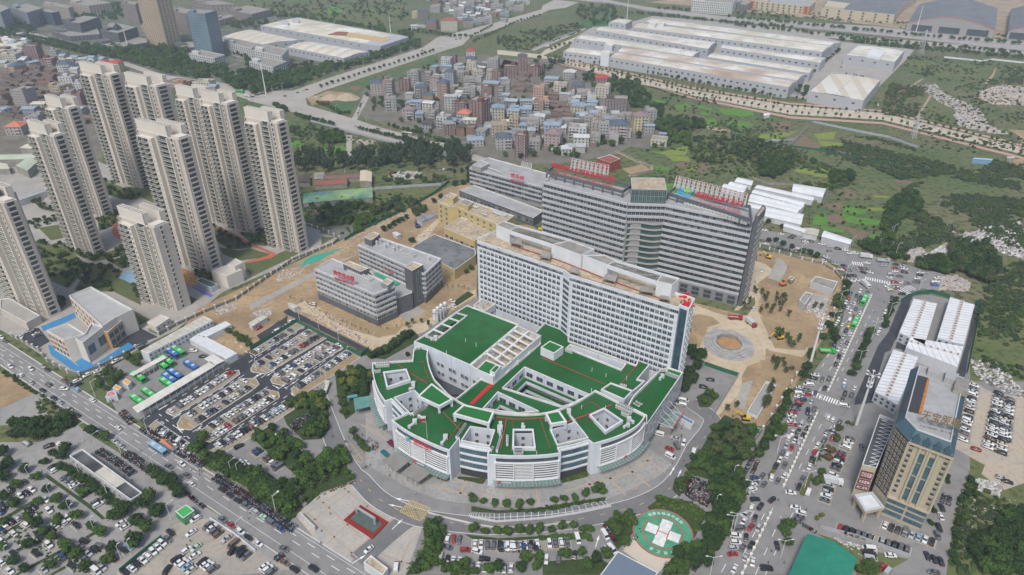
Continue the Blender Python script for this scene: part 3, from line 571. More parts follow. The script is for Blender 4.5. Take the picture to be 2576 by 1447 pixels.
def louvres(front,i,lab):
 seg=sub(front,.12,.96)
 b=MB();polyface(b,seg,4.6,15.7,.06);part('glass_wall',b,g_dark,out)
 b=MB()
 for a0,a1,st in((.12,.36,1.25),(.37,.62,.8),(.63,.96,1.25)):
  q=sub(front,a0,a1);z=4.7
  while z<13.2:fin(b,q,.1,.32,z,st*.28);z+=st
 fin(b,sub(front,.1,.98),.02,.7,13.4,.45);fin(b,sub(front,.1,.98),.02,.7,4.2,.4)
 part('louvre_screen',b,m_steel,out)
 b=MB()
 for t in(.115,.365,.625,.965):
  q=sub(front,t-.004,t+.004);b.obox(offs(q,.4)[0],(q[-1]-q[0]),.22,.4,4.2,13.6)
 part('screen_post',b,m_steel,out)
 b=MB();polyface(b,sub(front,.14,.98),.3,3.7,.06);part('ground_floor_glazing',b,g_teal,out)
 b=MB();fin(b,sub(front,.08,.99),.1,3.4,3.95,.08);part('glass_canopy',b,m_glasst,out)
 b=MB()
 for k in range(19):
  t=.09+.9*k/19;q=sub(front,t,t+.005);a=offs(q,.1)[0];c=offs(q,3.4)[0];b.bar((a.x,a.y,3.9),(c.x,c.y,3.9),.12,.14)
 part('canopy_beam',b,m_steel,out)
for i,f in enumerate((pA,pB,pC,pD)):louvres(f,i,'')
def linkglass(s,top):
 q=W(s,top);b=MB()
 for z in(5.0,8.7,12.4):polyface(b,q,z,z+2.9,.08)
 part('link_glazing',b,g_blue,out)
 b=MB()
 for z in(4.1,7.9,11.6,15.3):fin(b,q,.02,.45,z,.8)
 part('link_band',b,m_cladp,out)
 b=MB();polyface(b,q,.0,4.1,.1);part('undercroft_shade_strip',b,solid('painted_undercroft_shade',(.05,.05,.05),.9),out)  # near-black strip on the wall, painted as the shade of the open undercroft
 items=[]
 for a,c in zip(q,q[1:]):
  p0,p1,d,n=wallmats(a,c);L=(p1-p0).length;k=int(L/1.5);
  m=MB().box(-.05,.05,0,.12,0,10.8).mesh('mullion',m_frd)
  items+=[(m,wm(p0+d*(L*(j+.5)/k),4.6,d,n))for j in range(k)]
 repeat(out,'mullion',items)
linkglass('h3 1178 785 1360 825 1555 858',ZR);linkglass('h3 2430 850 2610 812 h4 598 757',ZR);linkglass('h3 328 240 480 400',ZR)
ZM=15.6;ZL=19.0
pod=thing('hospital_podium','green turfed rear podium of the hospital with a stepped well courtyard and rooftop plant yard','hospital');o_=G(1560,980).to_2d();pod.location=(o_.x,o_.y,0)
inn2=offs(inner[3:25],-.6)
zone('sunken_court_floor','h1 800 760 835 968 1290 1175 1420 1110 1200 1330 1000 1330 850 1180 790 1000',mat('court_paving',(.075,.08,.09),.85,(.06,.06,.065),.2,.8),2.0)
pM=W('h1 1450 1078 1605 1135 2190 640 2130 500 2320 310 h2 345 432 345 600 1190 905 1250 770 1418 845 1215 1085 1310 1110 1155 1240 1150 1285 1040 1375',ZM)+W('h4 720 150',ZM)+inn2+[]
pM=[p for p in pM]
hM=[W(s,ZM)for s in('h1 1735 1190 2000 940 2790 1275 2730 1320 2560 1400 2465 1425','h3 1490 345 1665 150 2150 378 1900 405','h2 330 690 372 655 1055 895 1005 960')]
block(pod,pM,0,ZM,m_clad,m_turf,.9,.5,hM,[0,0,2],cap=m_cap)
b=MB();b.sheet(ccw(hM[0]),.4);b.sheet(ccw(hM[1]),.4);part('courtyard_lawn',b,mat('court_lawn',(.035,.10,.02),.95,(.03,.075,.02),.1,.8),pod)
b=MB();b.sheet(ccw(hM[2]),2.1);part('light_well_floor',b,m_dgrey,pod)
def galleries(h,zs):
 for z in zs:
  b=MB();hh=ccw(h);i2=inset(hh,3.0);i3=inset(hh,3.25)
  for i in range(len(hh)):
   j=(i+1)%len(hh)
   b.add([(hh[i].x,hh[i].y,z),(hh[j].x,hh[j].y,z),(i2[j].x,i2[j].y,z),(i2[i].x,i2[i].y,z)],[(0,1,2,3)],1)
   b.add([(i2[i].x,i2[i].y,z-.5),(i2[j].x,i2[j].y,z-.5),(i2[j].x,i2[j].y,z+1.1),(i2[i].x,i2[i].y,z+1.1)],[(0,1,2,3),(3,2,1,0)],0)
   b.add([(i3[i].x,i3[i].y,z-.5),(i3[j].x,i3[j].y,z-.5),(i3[j].x,i3[j].y,z+1.1),(i3[i].x,i3[i].y,z+1.1)],[(0,1,2,3)],0)
   b.add([(i2[i].x,i2[i].y,z+1.1),(i2[j].x,i2[j].y,z+1.1),(i3[j].x,i3[j].y,z+1.1),(i3[i].x,i3[i].y,z+1.1)],[(0,1,2,3)],0)
  part('gallery',b,[m_clad,m_turf],pod)
galleries(hM[0],(4.6,9.6));galleries(hM[1],(6,11))
for h in(hM[0],hM[1]):
 items=[];hh=ccw(h)
 for i in range(len(hh)):
  a,c=hh[i],hh[(i+1)%len(hh)];mid=(a+c)/2;cen=sum(hh,Vector((0,0)))/len(hh)
  if(cen-mid).normalized().dot(-mid.normalized())>.2:facade(items,a,c,.5,14.5,3,max(1,int((c-a).length/5)),3.4,2.4,g_dark,m_fr,'strip')
 repeat(pod,'window',items)
lb=thing('surgery_block','rectangular hospital block with one large green turf roof and rooftop machinery trench','hospital');o_=G(1290,880).to_2d();lb.location=(o_.x,o_.y,0)
pL=W('h1 605 615 740 530 1140 240 1275 155 1925 400 1310 912 830 698',ZL)
block(lb,pL,0,ZL,m_clad,m_turf,.7,.5,[W('h1 760 540 1150 250 1265 285 880 590',ZL)],[14.5],cap=m_cap)
b=MB();b.sheet(ccw(W('h1 760 540 1150 250 1265 285 880 590',ZL)),14.5);part('plant_floor',b,m_tan,lb)
b=MB()
for t in(0,.25,.5,.75,1):
 p0,p1,p2,p3=W('h1 760 540 1150 250 1265 285 880 590',ZL);a=p0 .lerp(p1,t);c=p3 .lerp(p2,t);b.bar((a.x,a.y,ZL-.3),(c.x,c.y,ZL-.3),.8,.6)
part('plant_beam',b,m_cap,lb)
pY=W('h1 1925 402 2210 537 1605 1065 1450 1003 1312 914',ZL+.05)
block(lb,pY,0,ZL+.05,m_cladp,m_tan,3.6,.6,cap=m_cap,wname='plant_yard_wall',rname='plant_yard_floor')
yq=W('h1 1925 402 2210 537 1760 930 1500 760',ZL);b=MB()
for t in(.02,.18,.34,.5,.66,.82,.98):
 a=yq[0].lerp(yq[3],t);c=yq[1].lerp(yq[2],t);b.bar((a.x,a.y,ZL-.3),(c.x,c.y,ZL-.3),.9,.7)
m1=yq[0].lerp(yq[1],.5);m2=yq[3].lerp(yq[2],.5);b.bar((m1 .x,m1 .y,ZL-.32),(m2 .x,m2 .y,ZL-.32),.9,.7)
part('yard_beam',b,m_cap,lb)
p=W('h1 1510 845 1745 935 1600 1055 1390 965',ZL+.8);block(lb,p,15,ZL+.8,m_cladp,m_turf2,.4,.5,wname='stair_wall',rname='stair_roof',cap=m_cap)
p=W('h1 1640 905 1700 930 1625 1015 1560 985',ZL+2.6);block(lb,p,ZL+.4,ZL+2.6,m_cladp,m_turf2,.3,.4,wname='skylight_wall',rname='skylight_roof',cap=m_cap)
items=[];a,c=W('h1 830 698 1440 1000',ZL);facade(items,a,c,3.5,14,2,12,1.4,1.8,g_dark,m_fr,skip=lambda r,q:q%3==2)
repeat(lb,'window',items)
b=MB();b.sheet(ccw(W('h1 800 800 835 968 1290 1175 1150 1330 900 1200 800 1000',2.5)),6.0);
p=W('h1 2200 690 2315 605 2490 680 2370 765',19.5);block(pod,p,15,19.5,m_cladp,m_turf2,.3,.5,wname='stair_house_wall',rname='stair_house_roof',cap=m_cap)
p=W('h2 750 1215 875 1130 1155 1230 1045 1345',17.6);block(pod,p,14.6,17.6,m_clad,m_turf,.7,.5,wname='upstand_wall',rname='upstand_roof',cap=m_cap)
rw=thing('emergency_wing','long grey hospital wing with green roof above the ambulance entrance','hospital');o_=G(1660,1060).to_2d();rw.location=(o_.x,o_.y,0)
m_gclad=mat('grey_cladding',(.33,.34,.36),.55,(.29,.30,.32),.2,.7,lines=[('z',1.2,.07,(.22,.23,.25),.5)])
pR=W('h2 1500 960 1610 937 1790 1003 h4 1325 558 1318 440 1085 322 h2 1160 1290',16.5)
block(rw,pR,0,16.5,m_gclad,m_turf,1.6,.5,cap=m_cap)
p=W('h2 1600 945 1785 1003 1740 1060 1560 990',16.9);block(rw,p,14.8,16.9,m_gclad,m_turf2,.5,.4,wname='end_wall',rname='end_roof',cap=m_cap)
items=[];a,c=W('h2 1790 1003 h4 1325 558',16.5)
facade(items,a,c,5.4,15,3,17,1.5,1.5,g_dark,m_fr,skip=lambda r,q:(r+q)%3==0);repeat(rw,'window',items)
b=MB();p0,p1,d,n=wallmats(a,c);polyface(b,[p0 .lerp(p1,.0),p0 .lerp(p1,1)],.2,3.8,.08);part('entrance_glazing',b,g_teal,rw)
e0=p0 .lerp(p1,.62);e1=p0 .lerp(p1,.36)
cp=[e0,e1,e1+n*7,e0+n*7];part('entrance_canopy',MB().prism(cp,5.6,5.75),m_glasst,rw)
b=MB()
for t in(0,.33,.66,1):q=e0 .lerp(e1,t);b.bar((q.x,q.y,10),(q.x+n.x*6,q.y+n.y*6,5.8),.12,.12);b.bar((q.x,q.y,5.6),(q.x+n.x*7,q.y+n.y*7,5.6),.2,.2)
part('canopy_rod',b,m_steel,rw)
ew_sign=(e0 .lerp(e1,.5)+n*7,d,n)
an=thing('podium_annex','tan roofed white annex between the green roof and the tall white block','hospital annex');o_=G(1215,800).to_2d();an.location=(o_.x,o_.y,0)
p=W('h1 1355 155 1540 15 1725 75 1500 235',15.5);block(an,p,0,15.5,m_clad,m_tan,.8,.5,cap=m_cap)
items=[];facade(items,p[1+1],p[3],3,14,2,4,3,1.6,g_blue,m_fr,'strip');repeat(an,'window',items)
ZS=50.0
st=thing('ward_block','tall white bent slab of hospital wards with rows of square windows and tan roof','hospital tower');o_=G(1420,850).to_2d();st.location=(o_.x,o_.y,0)
pS=W('D 1200 605 1417 678 1434 691 1708.5 775 1712 768 1734 777 1749 750 1738 746 1702 735 1490 655 1455 640 1258 575 1235 585 1203 597',ZS)
block(st,pS,0,ZS,m_clad,m_tan,1.2,.5,cap=m_cap)
F=W('D 1200 605 1417 678 1434 691 1708.5 775',ZS);gl=[g_dark,g_dark,g_dark,g_cur,g_dark,g_brown]if 0 else[g_dark,g_dark,g_dark,g_cur]
items=[]
facade(items,F[0],F[1],11.6,46.2,11,20,1.75,1.75,gl,m_fr,m0=1.2);facade(items,F[2],F[3],11.6,46.2,11,22,1.85,1.75,gl,m_fr,m0=1.5)
facade(items,F[1],F[2],15,46.2,10,1,-.85,1.9,g_dark,m_fr,'strip')
facade(items,F[0],F[1],46.3,49.0,1,26,-.93,1.5,[g_dark,g_cur],m_fr);facade(items,F[2],F[3],46.3,49.0,1,28,-.93,1.5,[g_dark,g_cur],m_fr)
repeat(st,'window',items)
b=MB()
for z in[11.6+34.6/11*k for k in range(12)]:
 fin(b,[F[0],F[1],F[2],F[3]],.0,.16,z-.1,.16)
part('string_course',b,m_cladp,st)
gq=W('D 1712.5 768.5 1734 776.5',ZS);b=MB();polyface(b,gq,8,48.6,.1);part('corner_glazing',b,mat('corner_glass',(.02,.05,.075),.1,(.04,.09,.12),.2,.8,lines=[('z',3.4,.15,(.1,.15,.18),.7)],spec=.8),st)
gq=W('D 1734 776.5 1749 750',ZS);b=MB();p0,p1,d,n=wallmats(*gq)
items=[];facade(items,gq[0],gq[1],8,48,12,3,1.4,1.8,g_dark,m_frw,'sill');repeat(st,'window',items)
def roofbox(par,s,z0,z1,wall,roof,pr=.5,nm='penthouse'):
 p=W(s,z1);block(par,p,z0,z1,wall,roof,pr,.35,wname=nm+'_wall',rname=nm+'_roof',cap=m_cap);return p
ph=thing('rooftop_penthouse','long white penthouse wall with concrete pergola on the ward block roof','penthouse',(0,0,0));o_=G(1480,640,49).to_2d();ph.location=(o_.x,o_.y,48.8)
for s in('b3 -10 690 108 742 185 700 60 655','b3 478 862 740 958 855 905 640 825','b3 752 958 970 1043 1045 1003 945 955','b3 1402 1187 1538 1218 1603 1166 1450 1125'):
 roofbox(ph,s,48.8,56,m_cladp,m_conc)
b=MB()
for s in('b3 108 742 480 860','b3 970 1043 1402 1187'):
 a,c=W(s,56);b.bar((a.x,a.y,55),(c.x,c.y,55),.5,2.0)
for s in('b3 185 698 650 822','b3 1040 1003 1600 1160'):
 a,c=W(s,56);b.bar((a.x,a.y,55.3),(c.x,c.y,55.3),.4,1.4)
part('long_wall',b,m_cladp,ph)
for s0,s1,k in(('b3 130 735 480 850','b3 200 705 600 815',22),('b3 985 1035 1400 1172','b3 1050 1010 1500 1145',22)):
 b=MB();a,c=W(s0,56);e,f=W(s1,56)
 for i in range(k):q=a.lerp(c,i/(k-1));r=e.lerp(f,i/(k-1));b.bar((q.x,q.y,55.2),(r.x,r.y,55.2),.22,.3)
 part('pergola',b,m_conc,ph)
for s in('b3 115 845 220 870 205 830 120 805','b3 370 965 465 990 475 940 420 910','b3 625 1095 720 1120 720 1075 660 1055','b3 925 1160 1040 1190 1060 1130 960 1120','b3 1245 1270 1380 1290 1370 1240 1270 1225','b3 1420 1335 1520 1350 1510 1320 1430 1310'):
 p=W(s,51.5);t_=thing('concrete_stair_cover','weathered concrete shelter on columns on the tan roof of the ward block','roof shelter',(p[0].x,p[0].y,48.8))
 part('slab',MB().prism(p,51.1,51.5),m_conc,t_)
 b=MB()
 for q in inset(ccw(p),.35):b.obox(q,(1,0),.2,.2,48.8,51.1)
 part('column',b,m_conc,t_)
for s,nn in(('b3 1640 1360 1690 1330 1690 1390 1650 1430',3),('b3 1635 1300 1665 1295 1680 1340 1640 1330',2)):
 p=W(s,49.6);c=sum(p,Vector((0,0)))/len(p);b=MB()
 for k in range(16):
  q=c+Vector((R.uniform(-2.3,2.3),R.uniform(-2.6,2.6)));b.obox(q,(R.uniform(-1,1),R.uniform(-1,1)),R.uniform(.5,1.3),.18,48.85,49.2+R.random()*.7)
 b.build('stacked_red_letters',m_red,None,label='heap of red sign letters stored on the %s corner of the white block roof'%('front' if nn==3 else 'back'),cat='sign letters')
def pipe(name,s,z,r,m,label):
 p=[Vector((v.x,v.y,z))for v in W(s,z)];b=MB()
 for a,c in zip(p,p[1:]):b.bar(a,c,r,r)
 b.build(name,m,None,label=label,cat='pipe')
pipe('roof_pipe','b3 0 900 590 1075 640 1120 1000 1230 1500 1400',49.3,.3,mat('rust_pipe',(.33,.17,.1),.7),'rusty pipe along the front edge of the white block roof')
pipe('roof_pipe','b3 120 870 560 1010 960 1170 1300 1290 1520 1370',49.25,.35,m_rpipe,'red pipe through the middle of the white block roof')
pipe('roof_pipe','h1 400 905 520 990 780 1145',16.6,.35,m_rpipe,'thick red pipe slanting across the left fan roof')
pipe('roof_pipe','h1 680 870 725 865 750 980 815 1135',16.55,.2,m_rpipe,'thin red pipe beside the yellow stripe on the left fan roof')
pipe('roof_pipe','h1 195 1110 190 1045 240 1040',16.55,.2,m_rpipe,'short red pipe bent round the left open shaft')
pipe('roof_pipe','h1 235 1215 540 1130 780 1075',16.55,.2,m_rpipe,'thin red pipe below the left open shaft')
pipe('roof_pipe','h3 970 395 1190 630',16.6,.3,m_rpipe,'red pipe from the raised roof pavilion towards the glazed link')
pipe('roof_pipe','h3 1210 515 1040 750',16.6,.25,m_rpipe,'red pipe beside the long row of air conditioners on the flag roof')
pipe('roof_pipe','h3 1640 465 1900 495 2250 475',16.6,.45,m_rpipe,'wide red pipe following the curved inner edge of the centre fan roof')
pipe('roof_pipe','h3 1770 490 1700 860',16.62,.45,m_rpipe,'wide red pipe running down beside the duct on the centre fan roof')
pipe('roof_pipe','h3 1860 500 1835 900',16.6,.2,m_rpipe,'thin red pipe left of the square open shaft')
pipe('roof_pipe','h3 2195 490 2320 850',16.6,.22,m_rpipe,'thin red pipe right of the square open shaft')
pipe('roof_pipe','h4 330 520 600 430 890 310',16.62,.55,m_rpipe,'thick red pipe above the right open shaft')
pipe('roof_pipe','h4 470 355 630 270 770 360',16.6,.2,m_rpipe,'thin red pipe bent at the inner corner of the right fan roof')
pipe('roof_pipe','h4 580 450 810 650',16.61,.22,m_rpipe,'thin red pipe along the lower left side of the right open shaft')
pipe('roof_pipe','h2 0 820 420 990 800 1155',15.1,.3,m_rpipe,'long red pipe across the rear podium turf')
pipe('roof_pipe','h2 985 1160 1075 1070 1245 870',15.1,.3,m_rpipe,'red pipe rising to the right across the podium turf')
b=MB();b.sheet(ccw(W('h3 1305 292 1560 45 1605 60 1350 305',14.9)),14.9)
b.build('red_carpet',solid('red_mat',(.50,.02,.035),.9),None,label='straight red walkway stripe across the podium roof turf',cat='walkway')
for s in('h1 240 1020 500 985 545 1105 280 1190','h3 1870 640 2090 640 2115 850 1865 845','h4 630 450 790 375 1000 520 810 640'):
 p=ccw(W(s,17.2));q=inset(p,-.7);b=MB()
 for i in range(4):j=(i+1)%4;b.prism([p[i],p[j],q[j],q[i]],16.2,17.9)
 part('shaft_rim',b,m_cladp,out)
c=G(*raw('h3 775 735')[0],16.2).to_2d();fl=thing('flagpole','flagpole flying a red flag on the green roof above the hospital lettering','flagpole',(c.x,c.y,16.2))
part('pole',MB().cyl(c.x,c.y,16.2,27,.09,.05),m_steel,fl);b=MB()
for k in range(6):x=c.x-.1-k*.4;b.add([(x,c.y,25.2+.2*math.sin(k)),(x-.4,c.y+.1,25.2+.2*math.sin(k+1)),(x-.4,c.y+.1,26.8+.2*math.sin(k+1)),(x,c.y,26.8+.2*math.sin(k))],[(0,1,2,3),(3,2,1,0)])
part('flag',b,m_red,fl)
_ac=MB();_ac.box(-.55,.55,-.45,.45,0,1.5,0);_ac.cyl(0,0,1.5,1.58,.36,n=10,mi=1)
_ac.box(-.5,.5,-.47,-.45,.15,1.3,2);mesh_ac=_ac.mesh('air_conditioner',[solid('ac_white',(.60,.60,.58)),m_frd,solid('ac_grille',(.38,.38,.37))])
AC=[]
def acs(s,n,z,where,rows=1,gap=1.4,k=1.0):
 a,c=W(s,z);d=(c-a).normalized();nn=nrm(d)
 for r in range(rows):
  for i in range(n):
   q=a.lerp(c,(i+.5)/n)+nn*gap*r
   AC.append((q,z,math.atan2(d.y,d.x),k,where))
acs('h1 130 910 300 900',6,16.2,'at the top left corner of the left fan roof',2,-1.8);acs('h1 115 1010 185 1000',3,16.2,'low on the left edge of the left fan roof')
acs('h3 600 445 760 350',9,16.2,'beside the raised roof pavilion');acs('h3 1145 740 1255 580',10,16.2,'on the right edge of the flag roof')
acs('h3 1650 910 1705 720',9,16.2,'in the slanting row on the centre fan roof');acs('h3 1575 900 1600 870',2,16.2,'at the left corner of the centre fan roof')
acs('h3 1780 830 1780 715',4,16.2,'in the upright row left of the square shaft');acs('h3 1865 930 1975 930',5,16.2,'in front of the square shaft',2,1.8)
acs('h4 970 310 1160 400',7,16.2,'in the block at the right end of the fan roof',2,-2.0,1.1);acs('h4 1010 430 1090 470',3,16.2,'below the block at the right end of the fan roof',1,0,1.1)
acs('h4 1160 320 1230 360',3,13.5,'on the small green terrace of the right wing',2,1.8,1.1)
acs('h1 1110 335 1190 290',5,14.5,'at the top of the roof trench',2,1.6);acs('h1 1010 400 1110 350',6,14.5,'in the middle of the roof trench',2,1.6);acs('h1 850 530 930 510',4,14.5,'at the bottom of the roof trench',2,1.6)
for s,w_ in(('h1 1900 520 1970 480','first bay'),('h1 1800 610 1880 570','second bay'),('h1 1690 690 1770 650','third bay'),('h1 1530 830 1620 790','fourth bay')):acs(s,4,15.4,'in the %s of the plant yard'%w_,2,1.7,1.0)
acs('h1 1795 990 1860 930',5,14.7,'beside the duct under the plant yard wall');acs('h1 1930 870 1990 820',5,14.7,'half way along the plant yard wall');acs('h1 2050 775 2090 730',3,14.7,'at the far end of the plant yard wall')
acs('h2 300 735 390 765',4,14.7,'behind the small roof stair house');acs('h2 990 1180 1070 1200',3,14.7,'on the upstand roof edge');acs('h1 1430 140 1520 165',5,14.7,'on the tan annex roof',2,1.6)
acs('h1 1390 190 1480 210',4,14.7,'at the front of the tan annex roof')
acs('b3 240 850 380 890',10,49.0,'under the pergola of the white block',1,1)
def duct(s,z,k,label):
 p=[Vector((v.x,v.y,z+.9))for v in W(s,z)];b=MB()
 for a,c in zip(p,p[1:]):b.bar(a,c,.9*k,.9*k)
 b.box(p[0].x-.9*k,p[0].x+.9*k,p[0].y-.8*k,p[0].y+.8*k,z,z+2.0*k);b.box(p[-1].x-.6*k,p[-1].x+.6*k,p[-1].y-.5*k,p[-1].y+.5*k,z,z+1.3*k)
 b.build('ventilation_duct',m_duct,None,label=label,cat='duct')
duct('h3 620 540 600 570 550 600',16.2,1,'white ventilation duct near the left front corner of the flag roof');duct('h3 730 510 700 490 670 470',16.2,1,'white ventilation duct behind the flagpole')
duct('h3 1005 735 990 780 960 810',16.2,1,'white ventilation duct at the right front of the flag roof');duct('h3 1690 630 1700 600 1695 560',16.2,1.2,'large white duct at the left of the centre fan roof')
duct('h3 1980 620 1975 590 1975 570',16.2,.9,'white duct behind the square open shaft');duct('h3 1680 650 1690 690',16.2,.9,'small duct elbow in front of the large duct');duct('h4 345 410 360 470 410 530',16.2,1,'tall white duct beside the right raised pavilion')
duct('h4 1100 510 1150 540',16.2,1,'white duct at the right end of the fan roof');duct('h4 1090 580 1040 600',16.2,.8,'small duct at the right parapet of the fan roof');duct('h1 600 1170 610 1220 560 1230',16.2,1,'white duct above the left courtyard')
duct('h1 880 590 830 600',18.4,1,'round silver duct at the corner of the big green roof');duct('h1 740 690 670 710',16.2,1,'silver duct beside the small roof hatch');duct('h1 1900 900 1860 920',14.7,1,'bent silver duct below the plant yard');duct('h2 1520 1070 1490 1100',15,.9,'duct with a teal fan on the right wing roof')
for s,z in(('h1 1257 625',18.4),('h1 1390 680',18.4),('h1 1017 780',18.4),('h2 637 995',14.8),('h2 812 1065',14.8),('h2 1072 1100',14.8),('h4 507 360',16.3),('h4 630 150',16.3),('h4 805 370',16.3),('h3 2150 940',16.3)):
 c=G(*raw(s)[0],z);MB().cyl(c.x,c.y,z,z+2.2,.14).build('vent_pipe',m_steel,None,label='thin white vent pipe standing on the green hospital roof',cat='vent pipe',group='vent pipes on the roofs')
ZG=53.4
gt=thing('inpatient_tower','wide grey hospital tower with banded floors and red rooftop lettering','hospital tower');o_=G(1720,760).to_2d();gt.location=(o_.x,o_.y,0)
gf=W('b3 405 310 1150 500 1480 510 2250 665',ZG);m_gwall=mat('grey_wall',(.30,.295,.285),.7,(.26,.255,.25),.3,.6)
def back(pts,dist):
 return[p-(q-p)*dist for p,q in zip(pts,offs(pts,1.0))]
gb=back(gf,19)
side=W('b3 2305 622 2365 545',57)
block(gt,gf+gb[::-1],0,ZG,m_gwall,m_greyr,1.0,.5,cap=m_lead)
b=MB();zf=[ZG-.2-3.75*k for k in range(15)]
for z in zf[:12]:fin(b,gf[0:2],0,1.0,z-1.1,1.3)
for z in zf[:13]:fin(b,gf[2:4],0,1.1,z-1.1,1.3)
for z in zf[:3]:fin(b,gf[1:3],0,.8,z-1.1,1.3)
part('floor_band',b,m_lead,gt)
items=[]
for z in zf[:12]:facade(items,gf[0],gf[1],z-3.75+.2,z-1.1,1,24,1.9,2.0,[g_dark,g_dark,g_cur],m_fr,m0=.5)
for z in zf[:3]:facade(items,gf[2],gf[3],z-3.55,z-1.1,1,25,1.9,2.0,[g_dark,g_dark,g_cur],m_fr,m0=.5);facade(items,gf[1],gf[2],z-3.55,z-1.1,1,9,2.0,2.0,[g_dark],m_fr)
for z in zf[3:13]:facade(items,gf[2],gf[3],z-3.55,z-1.1,1,17,-.95,2.1,[g_dark,g_teal,g_cur,g_teal],m_frd,'strip')
repeat(gt,'window',items)
mid=sub(gf[1:3],.03,.97);wave=[]
a,c=mid[0],mid[-1];p0,p1,d,n=wallmats(a,c)
for k in range(17):t=k/16;wave.append(p0 .lerp(p1,t)+n*(.6+1.2*math.sin(t*2*math.pi)))
b=MB();polyface(b,wave,6,zf[3]-.3,.05);part('curved_glazing',b,g_teal,gt)
b=MB()
for z in zf[3:13]:fin(b,wave,.06,.8,z-.9,.8)
part('curved_band',b,m_lead2,gt)
b=MB();q=offs(gf[2:4],.9);fin(b,gf[2:4],0,1.4,.0,7.2);part('entrance_base',b,m_mgrey,gt)
items=[];facade(items,q[0]+(q[0]-gf[2])*.7,q[1]+(q[1]-gf[3])*.7,.6,6.6,2,7,-.6,2.2,[g_dark],m_frd,'strip');repeat(gt,'lobby_window',items)
ef=[gf[3]+(side[0]-gf[3])*.15,side[0],side[1],gb[3]+(side[1]-gb[3])*.3]
block(gt,ef,0,57.2,m_dgrey,m_tan,.5,.5,wname='end_frame',rname='end_frame_roof')
items=[];facade(items,side[0],side[1],3,54,14,3,-.75,1.9,g_dark,m_lead2,'sill');repeat(gt,'end_window',items)
def frame(s0,s1,z,par,mm=m_dgrey):
 a,c=W(s0,z);b=MB();b.bar((a.x,a.y,z-.9),(c.x,c.y,z-.9),.8,1.8);p0,p1=a,c
 k=8
 for i in range(k+1):q=a.lerp(c,i/k);b.obox(q,(c-a),.4,.4,ZG-1,z-1.8)
 if s1:
  e,f=W(s1,z);b.bar((e.x,e.y,z-.9),(f.x,f.y,z-.9),.8,1.8);b.bar((a.x,a.y,z-.9),(e.x,e.y,z-.9),.8,1.8);b.bar((c.x,c.y,z-.9),(f.x,f.y,z-.9),.8,1.8)
 part('roof_frame',b,mm,par)
frame('b3 435 218 1105 390','b3 500 160 1175 335',57,gt);frame('b3 1500 405 2240 640','b3 1560 355 2225 520',57,gt)
p=W('b3 470 180 540 160 1180 340 1170 400 1050 375',ZG+.2)
p=W('b3 1175 275 1470 278 1492 388 1182 378',61);block(gt,p,ZG-1,61,g_teal,m_tan,.4,.5,cap=m_lead,wname='glass_lounge',rname='lounge_roof')
items=[];facade(items,p[3],p[2],ZG,60.5,2,9,-.92,3.4,[g_teal],m_lead2,'frame');repeat(gt,'lounge_window',items)
acs('b3 1640 530 2200 690',17,ZG-.9,'behind the grey tower parapet',2,2.4,1.7)
def roofsign(txt,eng,s,z,hgt,parent,m=m_red,nfr=0,deep=4,kname='roof_lettering',label=None,sub_=.55):
 a,c=W(s,z);p0,p1,d,n=wallmats(a,c);L=(p1-p0).length;mid=(p0+p1)/2
 t=thing('rooftop_sign',label,'sign',(mid.x,mid.y,z))
 put_text(txt,hgt,m,upright(mid,z+hgt*.9,-d,n),t,.4,'letters',wid=L*.97)
 if eng:put_text(eng,hgt*sub_,m,upright(mid+n*.3,z-hgt*.15,-d,n),t,.3,'small_letters',wid=L*.93)
 for k in range(nfr):
  q=p0 .lerp(p1,(k+.5)/nfr);b=MB();r=q-n*deep
  for w_ in(-.9,.9):
   e=q+d*w_;g=r+d*w_;b.bar((e.x,e.y,z-1),(e.x,e.y,z+hgt*1.9),.16,.16);b.bar((g.x,g.y,z-1),(e.x,e.y,z+hgt*1.9),.16,.16)
   b.bar((g.x*.5+e.x*.5,g.y*.5+e.y*.5,z-1),(e.x,e.y,z+hgt*.7),.12,.12)
  for z_ in(.2,.8,1.4,1.9):b.bar((q+d*.9)[:]+(z+hgt*z_,),(q-d*.9)[:]+(z+hgt*z_,),.12,.12)
  part('truss',b,m_steel,t)
 return t
roofsign('福建医科大学附属福清市医院','FUQING HOSPITAL AFFILIATED TO FUJIAN MEDICAL UNIVERSITY','b3 470 215 1040 352',57,4.0,gt,label='red rooftop lettering in two lines on the left half of the grey tower')
roofsign('福建省福清市医院','FUQING CITY HOSPITAL OF FUJIAN','b3 1735 480 2155 572',57,4.2,gt,label='red rooftop lettering in two lines on the right half of the grey tower')
roofsign('感染楼','INFECTIOUS DISEASES','b2 2305 290 2425 325',17.5,3.6,None,label='small red rooftop lettering on the long grey ward building behind')
roofsign('教学综合楼','TEACHING COMPLEX BUILDING','b2 750 1150 938 1215',21.5,3.2,None,label='red rooftop lettering on the near grey teaching block')
